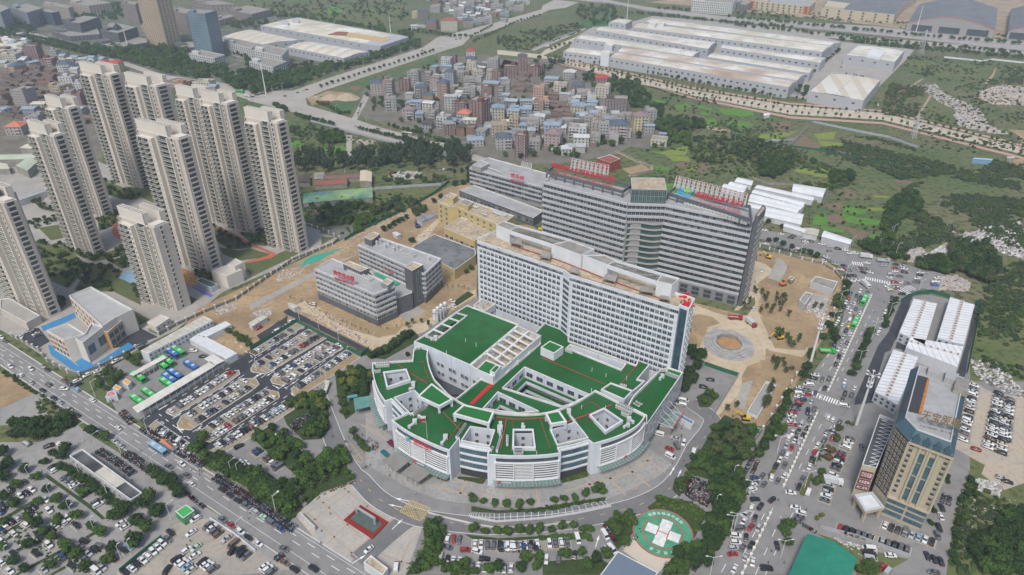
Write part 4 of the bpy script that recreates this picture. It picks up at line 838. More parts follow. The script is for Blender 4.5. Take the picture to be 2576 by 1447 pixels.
def trusses(s,n_,z,lab,h=7):
 a,c=W(s,z);p0,p1,d,n=wallmats(a,c)
 for k in range(n_):
  q=p0 .lerp(p1,(k+.5)/n_);t=thing('sign_truss',lab,'sign frame',(q.x,q.y,z),'steel sign frames on the roofs');b=MB();r=q+n*2.6
  for w_ in(-1,1):
   e=q+d*w_;g=r+d*w_;b.bar((e.x,e.y,z),(e.x,e.y,z+h),.2,.2);b.bar((g.x,g.y,z),(e.x,e.y,z+h),.2,.2);b.bar((e.x*.5+g.x*.5,e.y*.5+g.y*.5,z),(e.x,e.y,z+h*.5),.15,.15)
  for t_ in(.2,.5,.8,1):b.bar((q+d)[:]+(z+h*t_,),(q-d)[:]+(z+h*t_,),.15,.15)
  part('steel_frame',b,m_steel,t)
  b=MB()
  for j in range(3):e=q+n*-.3;b.bar((e+d*.8)[:]+(z+h*(.5+.2*j),),(e-d*.8)[:]+(z+h*(.5+.2*j),),.2,.35)
  part('letter_back',b,m_red,t)
trusses('b3 650 200 980 265',9,57,'steel truss behind the left lettering of the grey tower');trusses('b3 1560 355 2190 520',15,57,'steel truss behind the right lettering of the grey tower')
trusses('b2 2400 180 2500 210',3,17,'white steel truss on the long grey ward building roof',5)
q=G(*raw('b3 1640 430')[0],58).to_2d();em=thing('roof_emblem','blue wave emblem with a green cross beside the red rooftop lettering','emblem',(q.x,q.y,57));p0,p1,d,n=wallmats(*W('b3 1600 440 1690 455',57));d=-d
for k in range(3):
 b=MB();L=3.9;pts=[(q+d*(-L+2*L*i/12),57.6+k*1.5+.45*math.sin(i/12*6.3))for i in range(13)]
 for(a,za),(c,zc)in zip(pts,pts[1:]):b.bar((a.x,a.y,za),(c.x,c.y,zc),.3,.8)
 part('wave',b,solid('emblem_blue',(.05,.35,.65),.5),em)
b=MB();e=q+n*.4;b.bar((e+d*3.4)[:]+(61,),(e-d*.2)[:]+(61,),.4,1.3);e=e+d*1.6;b.bar(e[:]+(59.3,),e[:]+(62.8,),.45,1.3);part('cross',b,solid('emblem_green',(.25,.6,.08),.5),em)
def wins(par,p,i,z0,z1,rows,cols,w,h,gl=None,fr=None,st='mull',nm='window',**k):
 items=[];facade(items,p[i],p[(i+1)%len(p)],z0,z1,rows,cols,w,h,gl or[g_dark,g_dark,g_cur],fr or m_fr,st,**k);return items
def simple(name,lab,cat,s,z,wall,roof,sides,par=.8,zb=0,glass=None,frame=None,bands=None,style='mull',cap=None,floor0=1.0,group=None,th=.35):
 """sides: {edge index: (rows, cols, w, h)}; the outline is given at roof height"""
 p=W(s,z);c=sum(p,Vector((0,0)))/len(p);t=thing(name,lab,cat,(c.x,c.y,zb),group);block(t,p,zb,z,wall,roof,par,th,cap=cap or m_cap)
 items=[]
 for i,(r,cc,w_,h_)in sides.items():items+=wins(t,p,i,zb+floor0,z-par-.2,r,cc,w_,h_,glass,frame,style)
 repeat(t,'window',items)
 if bands:
  b=MB();k,bh,bd,bm=bands
  for i in sides:
   e=[p[i],p[(i+1)%len(p)]]
   for j in range(k):fin(b,e,0,bd,zb+floor0+(z-par-zb-floor0)*(j+1)/k-bh*.4,bh)
  part('floor_band',b,bm,t)
 return t,p
m_yw=mat('yellow_render',(.50,.385,.18),.85,(.43,.33,.16),.15,.8)
t,p=simple('ward_building','long low grey ward building with banded floors behind the grey tower','hospital building','b2 1945 187 b3 395 356 b3 470 245 b2 2110 98',17.2,m_gwall,m_greyr,{0:(4,22,3.4,2.0),3:(4,2,3,2)},bands=(4,1.3,.7,m_lead),style='strip',floor0=1.5)
roofbox(t,'b2 1965 165 2045 190 2120 150 2045 120',16,20.5,m_gwall,m_greyr,nm='stair_house');acs('b2 2090 190 2230 245',12,16.5,'on the left half of the long grey ward building');acs('b2 2270 240 2350 265',6,16.5,'on the middle of the long grey ward building',3,1.8,1.6)
simple('link_building','low flat grey building with dark base in front of the long grey ward building','hospital building','b2 1852 388 2505 632 2600 565 1985 340',7,m_dgrey,m_greyr,{0:(1,20,2.6,3)},style='strip')
t,p=simple('canteen_building','yellow four storey building with tan roof beside the low grey building','building','b2 1665 487 1762 530 1830 530 2215 700 2338 610 1800 430 1740 425',17,m_yw,m_tan,{0:(4,2,2.2,2.2),2:(4,7,2.4,2.1)},frame=solid('pale_frame',(.5,.5,.42)),glass=[mat('green_curtain',(.10,.17,.10),.4,(.05,.07,.05),.6,.8)])
roofbox(t,'b2 1740 440 1800 462 1840 430 1775 405',16,20.5,m_yw,m_tan,nm='stair_house');roofbox(t,'b2 1850 490 1930 530 1980 490 1900 460',16,20,m_yw,m_conc,nm='tank_room')
acs('b2 1930 520 2010 555',6,16.2,'near the water room on the yellow building',2,1.6,1.2);acs('b2 2150 590 2250 630',7,16.2,'at the right end of the yellow building',2,1.6,1.2);acs('b2 2050 600 2100 620',4,16.2,'in the middle of the yellow building roof')
simple('assembly_hall','flat tan roofed yellow hall in front of the yellow building','hall','b2 1718 716 1988 832 2195 718 1868 622',11,m_yw,m_tan,{0:(1,6,3,2)},style='strip')
t,p=simple('market_hall','low yellow hall with a large dark slate coloured flat roof','hall','b2 1430 890 1632 772 1995 905 1998 955 1812 1088',7.5,m_yw,mat('dark_flat_roof',(.13,.14,.15),.85,(.20,.20,.20),.05,.9,fine=((.08,.085,.09),.25,.6),lines=[(57,2.2,.15,(.2,.2,.2),.5)]),{4:(1,8,1.6,1.6)},par=.4)
bandargs=dict(bands=(5,1.25,.6,m_lead),style='mull')
t,p=simple('teaching_block','near grey teaching block with banded floors and red letters on its roof','building','b2 578 1075 1110 1300 1282 1225 740 985',20.8,m_gwall,m_greyr,{0:(5,17,1.9,1.8),1:(5,5,2.6,1.9)},floor0=3.6,**bandargs)
part('stone_base',MB().prism(inset(ccw(p),-.25),0,3.9),m_dgrey,t)
roofbox(t,'b2 830 1035 985 1105 1055 1075 890 1010',19.5,24,m_dgrey,m_tan,nm='plant_room');roofbox(t,'b2 1165 1195 1225 1225 1275 1185 1215 1160',19.5,23.5,m_mgrey,m_tan,nm='stair_house');acs('b2 870 1110 1070 1195',13,20.1,'behind the red letters of the near teaching block',2,1.5,1.25)
t,p=simple('teaching_block','far grey teaching block with round vents on its grey roof','building','b2 962 865 1545 1120 1692 985 1150 797',20,m_gwall,m_greyr,{0:(5,18,2.3,1.8),1:(5,5,2.4,1.8)},floor0=3.6,**bandargs)
part('stone_base',MB().prism(inset(ccw(p),-.25),0,3.9),m_dgrey,t)
roofbox(t,'b2 1018 805 1080 830 1155 770 1095 750',19.2,23.5,m_dgrey,m_tan,nm='glass_room');acs('b2 1310 940 1450 985',11,19.3,'on the far teaching block roof',2,1.6,1.3)
for i_,s in enumerate(('b2 1065 845','b2 1100 825','b2 1130 870','b2 1163 850','b2 1203 900','b2 1235 875','b2 1277 925','b2 1310 905','b2 1585 1010','b2 1350 945','b2 1427 975')):
 c=G(*raw(s)[0],19.1);b=MB();b.obox((c.x,c.y),(.84,-.54),.55,.55,19.1,21.6);b.obox((c.x,c.y),(.84,-.54),.75,.75,21.6,21.8);b.build('roof_vent',m_duct,None,label='grey square ventilation cowl on the far teaching block roof',cat='roof vent',group='vents on the teaching block')
t,p=simple('stair_tower','dark grey stair tower with a tall glazed strip joined to the far teaching block','tower','b2 1368 1062 1438 1097 1536 1042 1450 1010',24.5,m_dgrey,m_tan,{1:(1,1,3.2,19)},glass=[g_teal],floor0=1)
simple('link_wing','two storey dark link with an open sports court between the teaching blocks','building','b2 1060 1100 1100 1083 1415 1225 1440 1290 1290 1345',11,m_dgrey,m_greyr,{},par=.5)
b=MB();b.sheet(ccw(W('b2 1095 1120 1120 1108 1335 1205 1290 1228',11.16)),11.16);b.build('court_surface',solid('court_green',(.05,.28,.18),.8),None,kind='structure')
m_apt=mat('beige_render',(.50,.455,.40),.8,(.445,.40,.35),.06,.8,lines=[('z',2.95,.05,(.36,.32,.28),.4)])
m_aptl=mat('pale_render',(.59,.55,.49),.8,(.53,.49,.435),.1,.6);g_rail=mat('green_rail_glass',(.13,.155,.14),.25,(.09,.11,.10),.4,.7)
_bal={}
def balmesh(w):
 k=round(w,1)
 if k not in _bal:
  b=MB();b.box(-w/2,w/2,0,1.5,-.16,.20,1);b.box(-w/2+.08,w/2-.08,1.38,1.46,.2,1.15,2);b.box(-w/2,w/2,1.36,1.5,1.15,1.22,1)
  b.box(-w/2+.1,w/2-.1,.0,.05,.3,2.55,0);b.box(-w/2,-w/2+.12,0,1.45,.2,1.15,1);b.box(w/2-.12,w/2,0,1.45,.2,1.15,1)
  _bal[k]=b.mesh('balcony',[g_dark,m_aptl,g_rail])
 return _bal[k]
def apartment(lab,sF,sL,z,units=1,xr=0,nfl=None,num=None,blank=False,strip_=True):
 F=G(*raw(sF)[0],z).to_2d();lx=raw(sL)[0][0];a=math.radians(-31);u=Vector((math.cos(a),math.sin(a)));v=nrm(u)
 def solve(d,tx):
  lo,hi=3.0,90.0
  for _ in range(30):
   m=(lo+hi)/2;x=PX(tuple(F+d*m)+(z,))[0]
   if(x-tx)*(1 if d.x<0 else-1)>0:lo=m
   else:hi=m
  return lo
 Wd=solve(-u,lx);dep=min(11,max(6,solve(v,raw(sL.split()[0]+' %s 0'%xr)[0][0])));L=F-u*Wd
 t=thing('apartment_tower',lab,'apartment tower',((F-u*Wd/2).x,(F-u*Wd/2).y,0));nfl=nfl or round(z/2.95);fh=z/nfl
 P=lambda x,y:L+u*x+v*y
 rect=lambda x0,x1,y0,y1:[P(x0,y0),P(x1,y0),P(x1,y1),P(x0,y1)]
 o1,_=block(t,rect(0,Wd,0,dep),0,z,m_apt,m_aptl,1.0,.3,cap=m_aptl)
 block(t,rect(2,Wd-11,dep,dep+5),0,z,m_apt,m_aptl,1.0,.3,cap=m_aptl,wname='rear_wall',rname='rear_roof')
 items=[];bal=[];U=Wd/units;b=MB();n=-v
 def at(x,y,zz):q=P(x,y);return Matrix(((-u.x,n.x,0,q.x),(-u.y,n.y,0,q.y),(0,0,1,zz),(0,0,0,1)))
 for k in range(units):
  x=k*U;x0,x1=x+U*.07,x+U*.42
  block(t,[P(x0,-2.4),P(x1,-2.4),P(x1,.05),P(x0,.05)],0,z-2.4,m_aptl,m_aptl,.5,.25,cap=m_aptl,wname='bay_wall',rname='bay_roof')
  for q0,q1,pr in((.535,.55,1.7),(.77,.79,1.7),(.90,.915,.9)):b.prism([P(x+U*q0,-pr),P(x+U*q1,-pr),P(x+U*q1,0),P(x+U*q0,0)],0,z-.3)
  for f in range(nfl):
   zz=f*fh
   if f<nfl-1:
    bal.append((balmesh(U*.105),at(x+U*.14,-2.4,zz+.2)));bal.append((balmesh(U*.105),at(x+U*.28,-2.4,zz+.2)));items.append((winmesh(U*.03,2.5,'far',g_dark,m_aptl),at(x+U*.21,-2.5,zz+1.5)))
    items.append((winmesh(1.0,1.3,'far',g_dark if blank else mat('beige_vent',(.36,.33,.29),.8),m_aptl),at(x+U*.375,-2.4,zz+1.6)))  # vent panels in one even beige, darker than the bay wall
   bal.append((balmesh(U*.215),at(x+U*.66,0,zz+.2)));items.append((winmesh(1.0,1.9,'far',g_dark,m_aptl),at(x+U*.035,0,zz+1.6)))
   items.append((winmesh(U*.07,1.9,'far',g_dark,m_aptl),at(x+U*.85,0,zz+1.6)))
 part('facade_pier',b,m_aptl,t);repeat(t,'balcony',bal);
 e=[]
 for f in range(nfl):
  q=P(Wd,dep*.45);e.append((winmesh(dep*(.55 if not blank else .12),2.0,'sill',g_dark,m_aptl),Matrix(((v.x,u.x,0,q.x),(v.y,u.y,0,q.y),(0,0,1,f*fh+1.6),(0,0,0,1)))))
  q=P(0,dep*.5);e.append((winmesh(1.6,1.6,'sill',g_dark,m_aptl),Matrix(((-v.x,-u.x,0,q.x),(-v.y,-u.y,0,q.y),(0,0,1,f*fh+1.6),(0,0,0,1)))))
 repeat(t,'window',items);repeat(t,'end_window',e,60)
 for k in range(units):
  for(x0,x1,y0,y1,h)in((.02,.76,.3,3.3,6.2),(.24,.84,dep-.6,dep+2.2,5.4)):
   x0=k*U+x0*U;x1=k*U+x1*U;b=MB()
   for yy in(y0,y1):
    p_=rect(x0,x1,yy,yy+.35);b.prism(p_,z-1+(0 if yy==y0 else 2.6),z+h)
   for xx in(x0,x1-.35):b.prism(rect(xx,xx+.35,y0,y1),z-1,z+h-.02)
   kk=int((x1-x0)/2.6)
   for j in range(1,kk):xx=x0+(x1-x0)*j/kk;b.prism(rect(xx,xx+.25,y0,y1),z+h-.6,z+h-.03)
   b.prism(rect(x0,x1,(y0+y1)/2,(y0+y1)/2+.2),z+h-.55,z+h-.05)
   part('crown_frame',b,m_aptl,t)
 p_=rect(Wd*.80,Wd-.4,1.0,dep-1.5);block(t,p_,z-.9,z+1.0,m_aptl,m_aptl,.4,.3,wname='lift_house_wall',rname='lift_house_roof')
 if num:
  q=P(Wd,dep*.2);put_text(num,1.8,m_dgrey,Matrix(((v.x,0,u.x,q.x+u.x*.05),(v.y,0,u.y,q.y+u.y*.05),(0,1,0,16),(0,0,0,1))),t,.06,'house_number')
 return t
apartment('tall beige apartment tower at the back left of the estate, behind the first row','a1 965 668','a1 700 642',89.5,1,1065)
apartment('beige apartment tower second from the left in the back row, partly hidden','a1 1372 768','a1 1098 728',87,1,1497)
apartment('extra wide beige apartment tower with two stepped wings on the right of the back row','a1 1995 925','a1 1545 848',90.5,2,2100)
apartment('tall beige apartment tower in the middle of the estate with a curved crown','a1 1566 1231','a1 1195 1140',87,1,1680)
apartment('rightmost beige apartment tower beside the green fields','a1 2437 1092','a1 2148 1050',87.5,1,2529,num='5')
apartment('slim beige apartment tower at the far left edge of the estate, behind another','a1 598 962','a1 402 900',80,1,703)
apartment('beige apartment tower at the left end of the front row above the lawn','a1 470 1205','a1 250 1125',80.8,1,577,num='7')
apartment('short beige apartment tower in front, the lowest of the estate','b1 1350 722','b1 1042 668',52.7,1,1482,num='17',blank=True)
apartment('beige apartment tower cut off by the left edge of the picture','b1 32 505','b1 -330 420',69.5,1,150)
simple('estate_podium','grey shop podium with paved roof at the foot of the leftmost apartment tower','podium','c1 0 190 80 175 350 330 230 395 0 270',5,m_apt,m_pave,{},par=.5)
t,p=simple('estate_clubhouse','plain beige cube shaped service building beside the estate fence','service building','b1 1858 1095 1992 1145 2130 1085 1990 1045',8.5,m_aptl,m_apt,{},par=.5)
roofbox(t,'b1 2000 1040 2065 1060 2140 1020 2070 985',0,11,m_aptl,m_apt,nm='upper_block')
simple('glass_canopy_shelter','long dark glass roofed shelter beside the striped path','shelter','b1 1722 1185 1860 1245 1915 1215 1770 1155',3.4,m_fr,g_teal,{},par=.1)
simple('gatehouse','long slatted entrance gate roof of the estate by the left road','gatehouse','b1 120 460 170 475 430 385 390 365',5,m_lead,m_greyr,{},par=.3)
kg,p=simple('kindergarten','white kindergarten with grey roof, orange window panels and slanted wings','kindergarten','c1 605 155 800 75 1168 275 1020 345 900 425',13.7,m_aptl,mat('kg_roof',(.38,.38,.38),.85,(.32,.32,.31),.2,.8),{4:(3,9,2.6,2.3)},frame=solid('orange_frame',(.52,.30,.12)),par=1.2)
k2,p=simple('kindergarten_wing','front wing of the white kindergarten with a divided grey roof','kindergarten wing','c1 410 462 600 400 748 490 560 546',12.6,m_aptl,m_greyr,{3:(3,5,2.2,2.3)},frame=solid('orange_frame',(.52,.30,.12)),par=1.0)
k3,p=simple('kindergarten_wing','middle wing of the white kindergarten with large blue glazed openings','kindergarten wing','c1 665 532 735 565 905 422 985 370 1170 290|'.replace('|','')[:0]+'c1 660 535 728 568 912 425 800 395 748 488',12.8,m_aptl,m_greyr,{1:(1,2,4.5,5)},frame=solid('orange_frame',(.52,.30,.12)),glass=[g_blue],par=1.0)
simple('kindergarten_porch','orange panelled block of the kindergarten with tall blue windows','kindergarten block','c1 905 440 985 600|'.replace('|','')[:0]+'c1 880 465 945 480 1070 375 985 350',10.5,mat('orange_panel',(.48,.29,.13),.7),m_greyr,{1:(2,3,3,3)},glass=[g_blue])
simple('guardhouse','small white flat roofed guardhouse inside the estate fence','guardhouse','c1 1293 387 1372 432 1492 352 1410 322',4.5,m_aptl,m_apt,{1:(1,3,.9,1.2)},par=.4)
m_cab=mat('cabin_white',(.55,.56,.57),.6,(.46,.47,.48),.3,.7,lines=[(57,3,.12,(.35,.36,.37),.6)]);m_cabr=mat('cabin_roof',(.50,.48,.42),.7,(.38,.35,.29),.3,.8,lines=[(57,3,.35,(.28,.25,.2),.7)])
simple('site_office_row','long two storey row of white cabin offices with stained roofs behind the bus yard','cabins','c1 1238 640 1305 665 1872 372 1790 335',6,m_cab,m_cabr,{1:(2,17,1.1,1.2)},par=.15)
simple('site_cabin_wing','white single storey cabin wing with ribbed roof running towards the car park','cabins','c1 1668 540 1720 505 1800 510 2088 662 1990 715',3.6,m_cab,mat('rib_roof',(.60,.62,.64),.5,(.52,.53,.54),.3,.8,lines=[(-33,1.2,.15,(.4,.41,.42),.6)]),{},par=.1)
simple('site_cabin_wing','white single storey cabin wing with grey ribbed roof behind the sandy yard','cabins','c1 1725 500 1985 380 2035 410 1800 528',3.6,m_cab,mat('rib_roof',(.6,.6,.6)),{1:(1,9,1,1)},par=.1)
def canopy(lab,s,z,m,n_=6,edge=0,th=.12,cat='canopy',name='canopy'):
 p=W(s,z);c=sum(p,Vector((0,0)))/len(p);t=thing(name,lab,cat,(c.x,c.y,0));part('canopy_roof',MB().prism(p,z-th,z),m,t);b=MB()
 for k in range(n_):
  q=p[0].lerp(p[3],0)if n_==1 else None
  for e in((p[0],p[3]),(p[1],p[2])):
   r=e[0].lerp(e[1],(k+.5)/n_);r=r+(c-r).normalized()*.4;b.cyl(r.x,r.y,0,z-th,.1,n=6)
 part('posts',b,m_steel,t);return t
m_mem=mat('membrane',(.62,.60,.55),.7,(.5,.47,.41),.2,.8,lines=[(57,8,.3,(.42,.4,.36),.6)])
canopy('long white membrane canopy along the fence between the bus yard and the car park','c1 1165 1140 1210 1188 1898 772 1850 735',4.6,m_mem,12)
canopy('short white membrane canopy over the green buses','c1 1138 845 1172 862 1468 702 1432 683',4.6,m_mem,6);canopy('square white canopy at the corner of the bus yard','c1 1795 712 1890 770 1978 728 1870 670',4.6,m_mem,2)
for i,s in enumerate(('c1 990 965 1040 990 1070 965 1020 935','c1 1075 915 1125 945 1155 915 1105 885')):simple('ticket_kiosk','white kiosk with orange roof at the bus yard, %s'%('nearer the road' if i==0 else 'nearer the buses'),'kiosk',s,3.2,m_cab,solid('orange_roof',(.62,.30,.04)),{},par=.05)
simple('shop_hut','small hut with faded red roof beside the bus yard entrance','hut','c1 925 1050 950 1005 1000 990 1030 1030',3.2,m_cab,mat('faded_red',(.42,.10,.10),.8,(.5,.3,.28),.4,.7),{},par=.05)
t,p=simple('service_hall','long low grey building with a dark and white roof beside the lower left car park','building','d1 608 395 725 335 1252 720 1148 785',5.2,mat('pale_wall',(.45,.45,.44),.8,(.36,.36,.35),.3,.8),mat('black_felt',(.045,.048,.052),.9,(.13,.13,.13),.12,.8),{3:(1,13,1.2,1.6)},par=.8)
p=W('d1 815 545 915 480 1115 625 1010 690',4.7);part('white_roof_section',MB().prism(inset(ccw(p),.5),4.42,4.6),mat('stained_white',(.58,.57,.52),.7,(.38,.35,.27),.15,.7),t)
t,p=simple('site_container','bright green container office with white roof stripe','container','d1 1540 888 1640 825 1712 878 1612 948',4,solid('container_green',(.03,.22,.06)),mat('container_roof',(.05,.36,.08),.5,lines=[(57,.8,.12,(.03,.25,.05),.7)]),{2:(1,3,1,1.2)},par=.1)
canopy('orange awning over the footpath scooters','d1 1405 252 1430 245 1520 325 1500 332',2.6,solid('orange_tarp',(.65,.17,.05)),3)
canopy('white sunshade at the lower road junction','d1 485 295 515 265 550 285 520 315',3,m_mem,1);canopy('white sunshade beside the parked scooters','d1 1320 505 1350 490 1385 515 1350 530',2.8,m_mem,1)
canopy('green tarpaulin shelter beside the left wing of the hospital','c2 922 1060 1068 1035 1090 1125 935 1165',4,mat('teal_tarp',(.09,.22,.20),.8,(.13,.28,.25),.4,.8),3)
canopy('small teal awning beside the trees left of the hospital','c2 860 1040 950 1022 960 1045 870 1060',3.2,solid('teal_tarp2',(.08,.25,.28)),1)
for i,s in enumerate(('h3 225 1005 375 905 560 1005 385 1145','h3 450 1165 600 1040 820 1160 660 1280')):canopy('grey flat entrance tent in front of the hospital, %s'%('left one' if i==0 else 'right one'),s,4.2,mat('grey_tent',(.23,.22,.20),.8,(.19,.18,.17),.3,.7),3,th=.6,name='entrance_tent',cat='tent')
simple('triage_tent','grey brown box tent beside the ambulance entrance','tent','h4 1490 570 1590 490 1720 480 1640 610',4,mat('brown_tent',(.22,.205,.18),.8),mat('brown_tent_roof',(.27,.25,.22),.8),{},par=.05)
simple('waiting_cabin','long cabin with blue roof beside the ambulance yard','cabin','h4 1650 420 1690 395 1925 515 1900 560',3.4,m_cab,mat('blue_roof',(.12,.18,.26),.6,lines=[(57,1,.12,(.09,.13,.2),.6)]),{2:(1,6,1.2,1.1)},par=.05)
for lab,s,m in(('crimson folding tent on the hospital forecourt','h3 255 770 320 735 385 800 325 835',solid('tent_crimson',(.22,.025,.06))),('teal folding tent on the hospital forecourt','h3 175 895 225 860 305 930 250 965',solid('tent_teal',(.02,.22,.24)))):
 p=W(s,2.6);c=sum(p,Vector((0,0)))/4;t=thing('folding_tent',lab,'tent',(c.x,c.y,0));b=MB();b.add([(q.x,q.y,2.4)for q in p]+[(c.x,c.y,3.7)],[(0,1,4),(1,2,4),(2,3,4),(3,0,4),(4,1,0),(4,2,1),(4,3,2),(4,0,3)]);part('roof',b,m,t)
 b=MB()
 for q in p:b.cyl(q.x,q.y,0,2.45,.06,n=5)
 part('tent_legs',b,m_steel,t)
simple('gate_pavilion','security gatehouse with glass canopy beside the plaza exit','gatehouse','d2 1010 1335 1075 1270 1225 1385 1180 1447|'.replace('|',''),4.5,m_cladp,m_tan,{},par=.6)
simple('sports_hall_roof','blue grey ribbed metal roofed hall below the helicopter pad','hall','d3 1060 1235 1418 1425 1250 1640 820 1560',6,m_lead,mat('slate_metal',(.135,.17,.215),.55,lines=[(28,1.2,.2,(.09,.12,.16),.7)]),{},par=.1)
b=MB();a,c=W('d2 955 900 1115 1000',0);q=(c-a).normalized()
for e in(a,c):b.obox(e,q,.45,.35,.1,3.4)
b.bar((a.x,a.y,3.3),(c.x,c.y,3.3),.9,.5);b.build('gate_arch',mat('grey_granite',(.33,.33,.33),.6,(.26,.26,.26),.4,.7),None,label='grey granite arch with a row of plaques standing in the plaza pool',cat='monument')
b=MB();a,c=W('d2 460 935 590 1060',0);b.bar((a.x,a.y,1.3),(c.x,c.y,1.3),.5,2.4);b.build('name_wall',mat('pale_granite',(.48,.46,.43),.6),None,label='low pale stone name wall at the edge of the gate plaza',cat='wall')
m_hot=mat('beige_stone',(.42,.37,.275),.75,(.37,.32,.235),.2,.7,lines=[('z',.9,.05,(.28,.24,.17),.5)]);m_brk=mat('dark_brick',(.075,.06,.06),.8,(.055,.045,.045),.5,.8);m_man=mat('blue_slate',(.055,.105,.135),.6,(.04,.08,.105),.5,.7,lines=[('z',.7,.12,(.02,.06,.09),.6)])
ho=thing('clinic_hotel_building','twelve storey beige stone building with blue mansard roof and big roof letters','high-rise');P0=W('c4 1600 745 2105 885 d4 1985 345 1590 200',42)+W('c4 1462 1230',42);o_=sum(P0,Vector((0,0)))/5;ho.location=(o_.x,o_.y,0)
p=inset(ccw(P0),.6);block(ho,p,0,38.5,m_hot,m_conc,1,.5)
FL,FR=W('d4 1590 200 1985 345',42);DL,DR=W('c4 1462 1235 d4 1590 200',42)
bm=MB();pi=ccw(P0);top=inset(pi,2.2)
for i in range(len(pi)):j=(i+1)%len(pi);bm.add([(pi[i].x,pi[i].y,38.4),(pi[j].x,pi[j].y,38.4),(top[j].x,top[j].y,42.5),(top[i].x,top[i].y,42.5)],[(0,1,2,3)])
part('mansard_roof',bm,m_man,ho);block(ho,top,41,43,m_cladp,m_greyr,.8,.4,wname='roof_edge',rname='roof_deck',cap=m_lead)
part('black_roof_section',MB().sheet(ccw(W('c4 1625 850 1735 880 1665 1200 1500 1160',42.4)),42.42),mat('black_ribs',(.03,.03,.035),.7,lines=[(20,1,.3,(.06,.06,.065),.8)]),ho)
part('orange_strip',MB().sheet(ccw(W('c4 1725 890 1745 895 1672 1205 1645 1195',42.4)),42.44),mat('rust_orange',(.5,.18,.03),.8,(.25,.12,.04),.5,.8),ho)
for nm,s,z in(('stair_house','c4 1985 870 2095 900 2085 1000 1960 960',45),('water_tank','c4 1740 770 1840 795 1830 850 1730 820',44.5),('water_tank','c4 1890 820 2005 845 1995 910 1880 880',44.5)):
 pp=W(s,z);part(nm,MB().prism(pp,42.2,z),mat('tank_metal',(.36,.35,.34),.5,lines=[(20,1,.1,(.2,.2,.2),.7),(110,1,.1,(.2,.2,.2),.7)])if nm=='water_tank' else m_conc,ho)
items=[];p0,p1,d,n=wallmats(FL,FR);off=n*-.6
facade(items,FL+off,FR+off,12.5,38,10,5,1.2,1.4,g_dark,m_hot,'sill',skip=lambda r,c:c in(1,2,3));repeat(ho,'window',items)
items=[]
for c_ in(1.35,2.65):
 for z0,z1 in((11.6,17),(17.8,23.4),(24.2,29.8),(30.4,34.4)):
  q=p0 .lerp(p1,(c_+.5)/5)+off;items.append((winmesh(2.5,z1-z0,'strip',g_blue,m_frd),wm(q,(z0+z1)/2,d,n)))
repeat(ho,'tall_window',items);b=MB()
for t_ in(.0,.3,.47,.53,.70,.98):q=p0 .lerp(p1,t_+.01)+off;b.obox(q+n*.3,d,.35,.35,10,37.5)
for z_ in(10.2,37.6):q0,q1=p0+off,p1+off;b.bar((q0+n*.4)[:]+(z_,),(q1+n*.4)[:]+(z_,),.9,.7)
part('stone_pilaster',b,m_hot,ho)
items=[];facade(items,FL+off,FR+off,1,10,3,2,6.2,2.0,g_blue,m_frd,'strip');repeat(ho,'shopfront_window',items)
items=[];q0,q1,dd,nn=wallmats(DL,DR);b=MB();polyface(b,[q0,q1],9,37.6,-.45);part('brick_facade',b,m_brk,ho)
facade(items,DL-nn*.38,DR-nn*.38,9.5,37.5,10,5,-.5,1.7,[g_blue,g_dark],m_hot,'mull');repeat(ho,'window',items)
for t_ in(.15,.38,.62,.86):
 q=p0 .lerp(p1,t_)+n*-.9;b=MB();b.obox(q,d,1.1,1.0,38.6,40.4);b.add([tuple(q+d*-1.4+n*1.1)+(40.4,),tuple(q+d*1.4+n*1.1)+(40.4,),tuple(q+n*1.1)+(41.7,),tuple(q-n*1.6)+(41.7,)],[(0,1,2),(0,2,3),(1,3,2)]);part('dormer',b,m_man,ho)
roofsign('天宝医美','ANGEL BABY','d4 1640 115 1985 205',42.6,4.6,None,m=mat('bronze_letters',(.22,.15,.06),.5),label='bronze roof letters in two lines on the beige stone building',sub_=.42)
t,p=simple('shop_wing','low beige wing with an open steel framed roof and three crimson signs','building wing','d4 1150 475 1278 505 1452 85 1305 30',16.8,m_hot,m_dgrey,{},par=1.6);pw=p
b=MB();a,c,e,f=W('d4 1205 480 1265 500 1440 90 1330 50',16.4)
for k in range(14):b.bar(a.lerp(f,k/13)[:]+(16.2,),c.lerp(e,min(1,(k+1)/13))[:]+(16.2,),.18,.2);b.bar(a.lerp(f,k/13)[:]+(16.25,),c.lerp(e,k/13)[:]+(16.25,),.18,.2)
part('roof_truss',b,m_steel,t);a,c=W('d4 1150 475 1278 505',16.8);q0,q1,dd,nn=wallmats(a,c)
for txt,z_,h_ in(('贝欣母婴',12.4,3.6),('天宝医美',8.7,2.3),('统仁医院',5.6,2.2)):
 q=(q0+q1)/2;sg=thing('wall_sign','crimson sign board with white writing, %s of three on the low beige wing'%{12.4:'topmost',8.7:'middle',5.6:'lowest'}[z_],'sign',(q.x,q.y,z_-h_/2));b=MB();b.obox(q+nn*.3,dd,(q1-q0).length*.42,.15,z_-h_/2,z_+h_/2);part('board',b,solid('sign_crimson',(.16,.02,.035)),sg)
 put_text(txt,h_*.7,m_white,upright(q+nn*.5,z_,-dd,nn),sg,.05,wid=(q1-q0).length*.74)
pc=W('d4 1080 735 1242 712 1352 850 1180 890',6.5);t=thing('porte_cochere','stone entrance canopy with pale roof in front of the beige building','canopy',(pc[0].x,pc[0].y,0));block(t,pc,5,6.5,m_hot,m_cladp,.7,.9,wname='canopy_edge',rname='canopy_roof',cap=mat('zinc',(.42,.44,.46),.5));b=MB()
for q in inset(ccw(pc),1.0):b.obox(q,(1,.2),.5,.5,0,5)
part('stone_columns',b,m_hot,t)
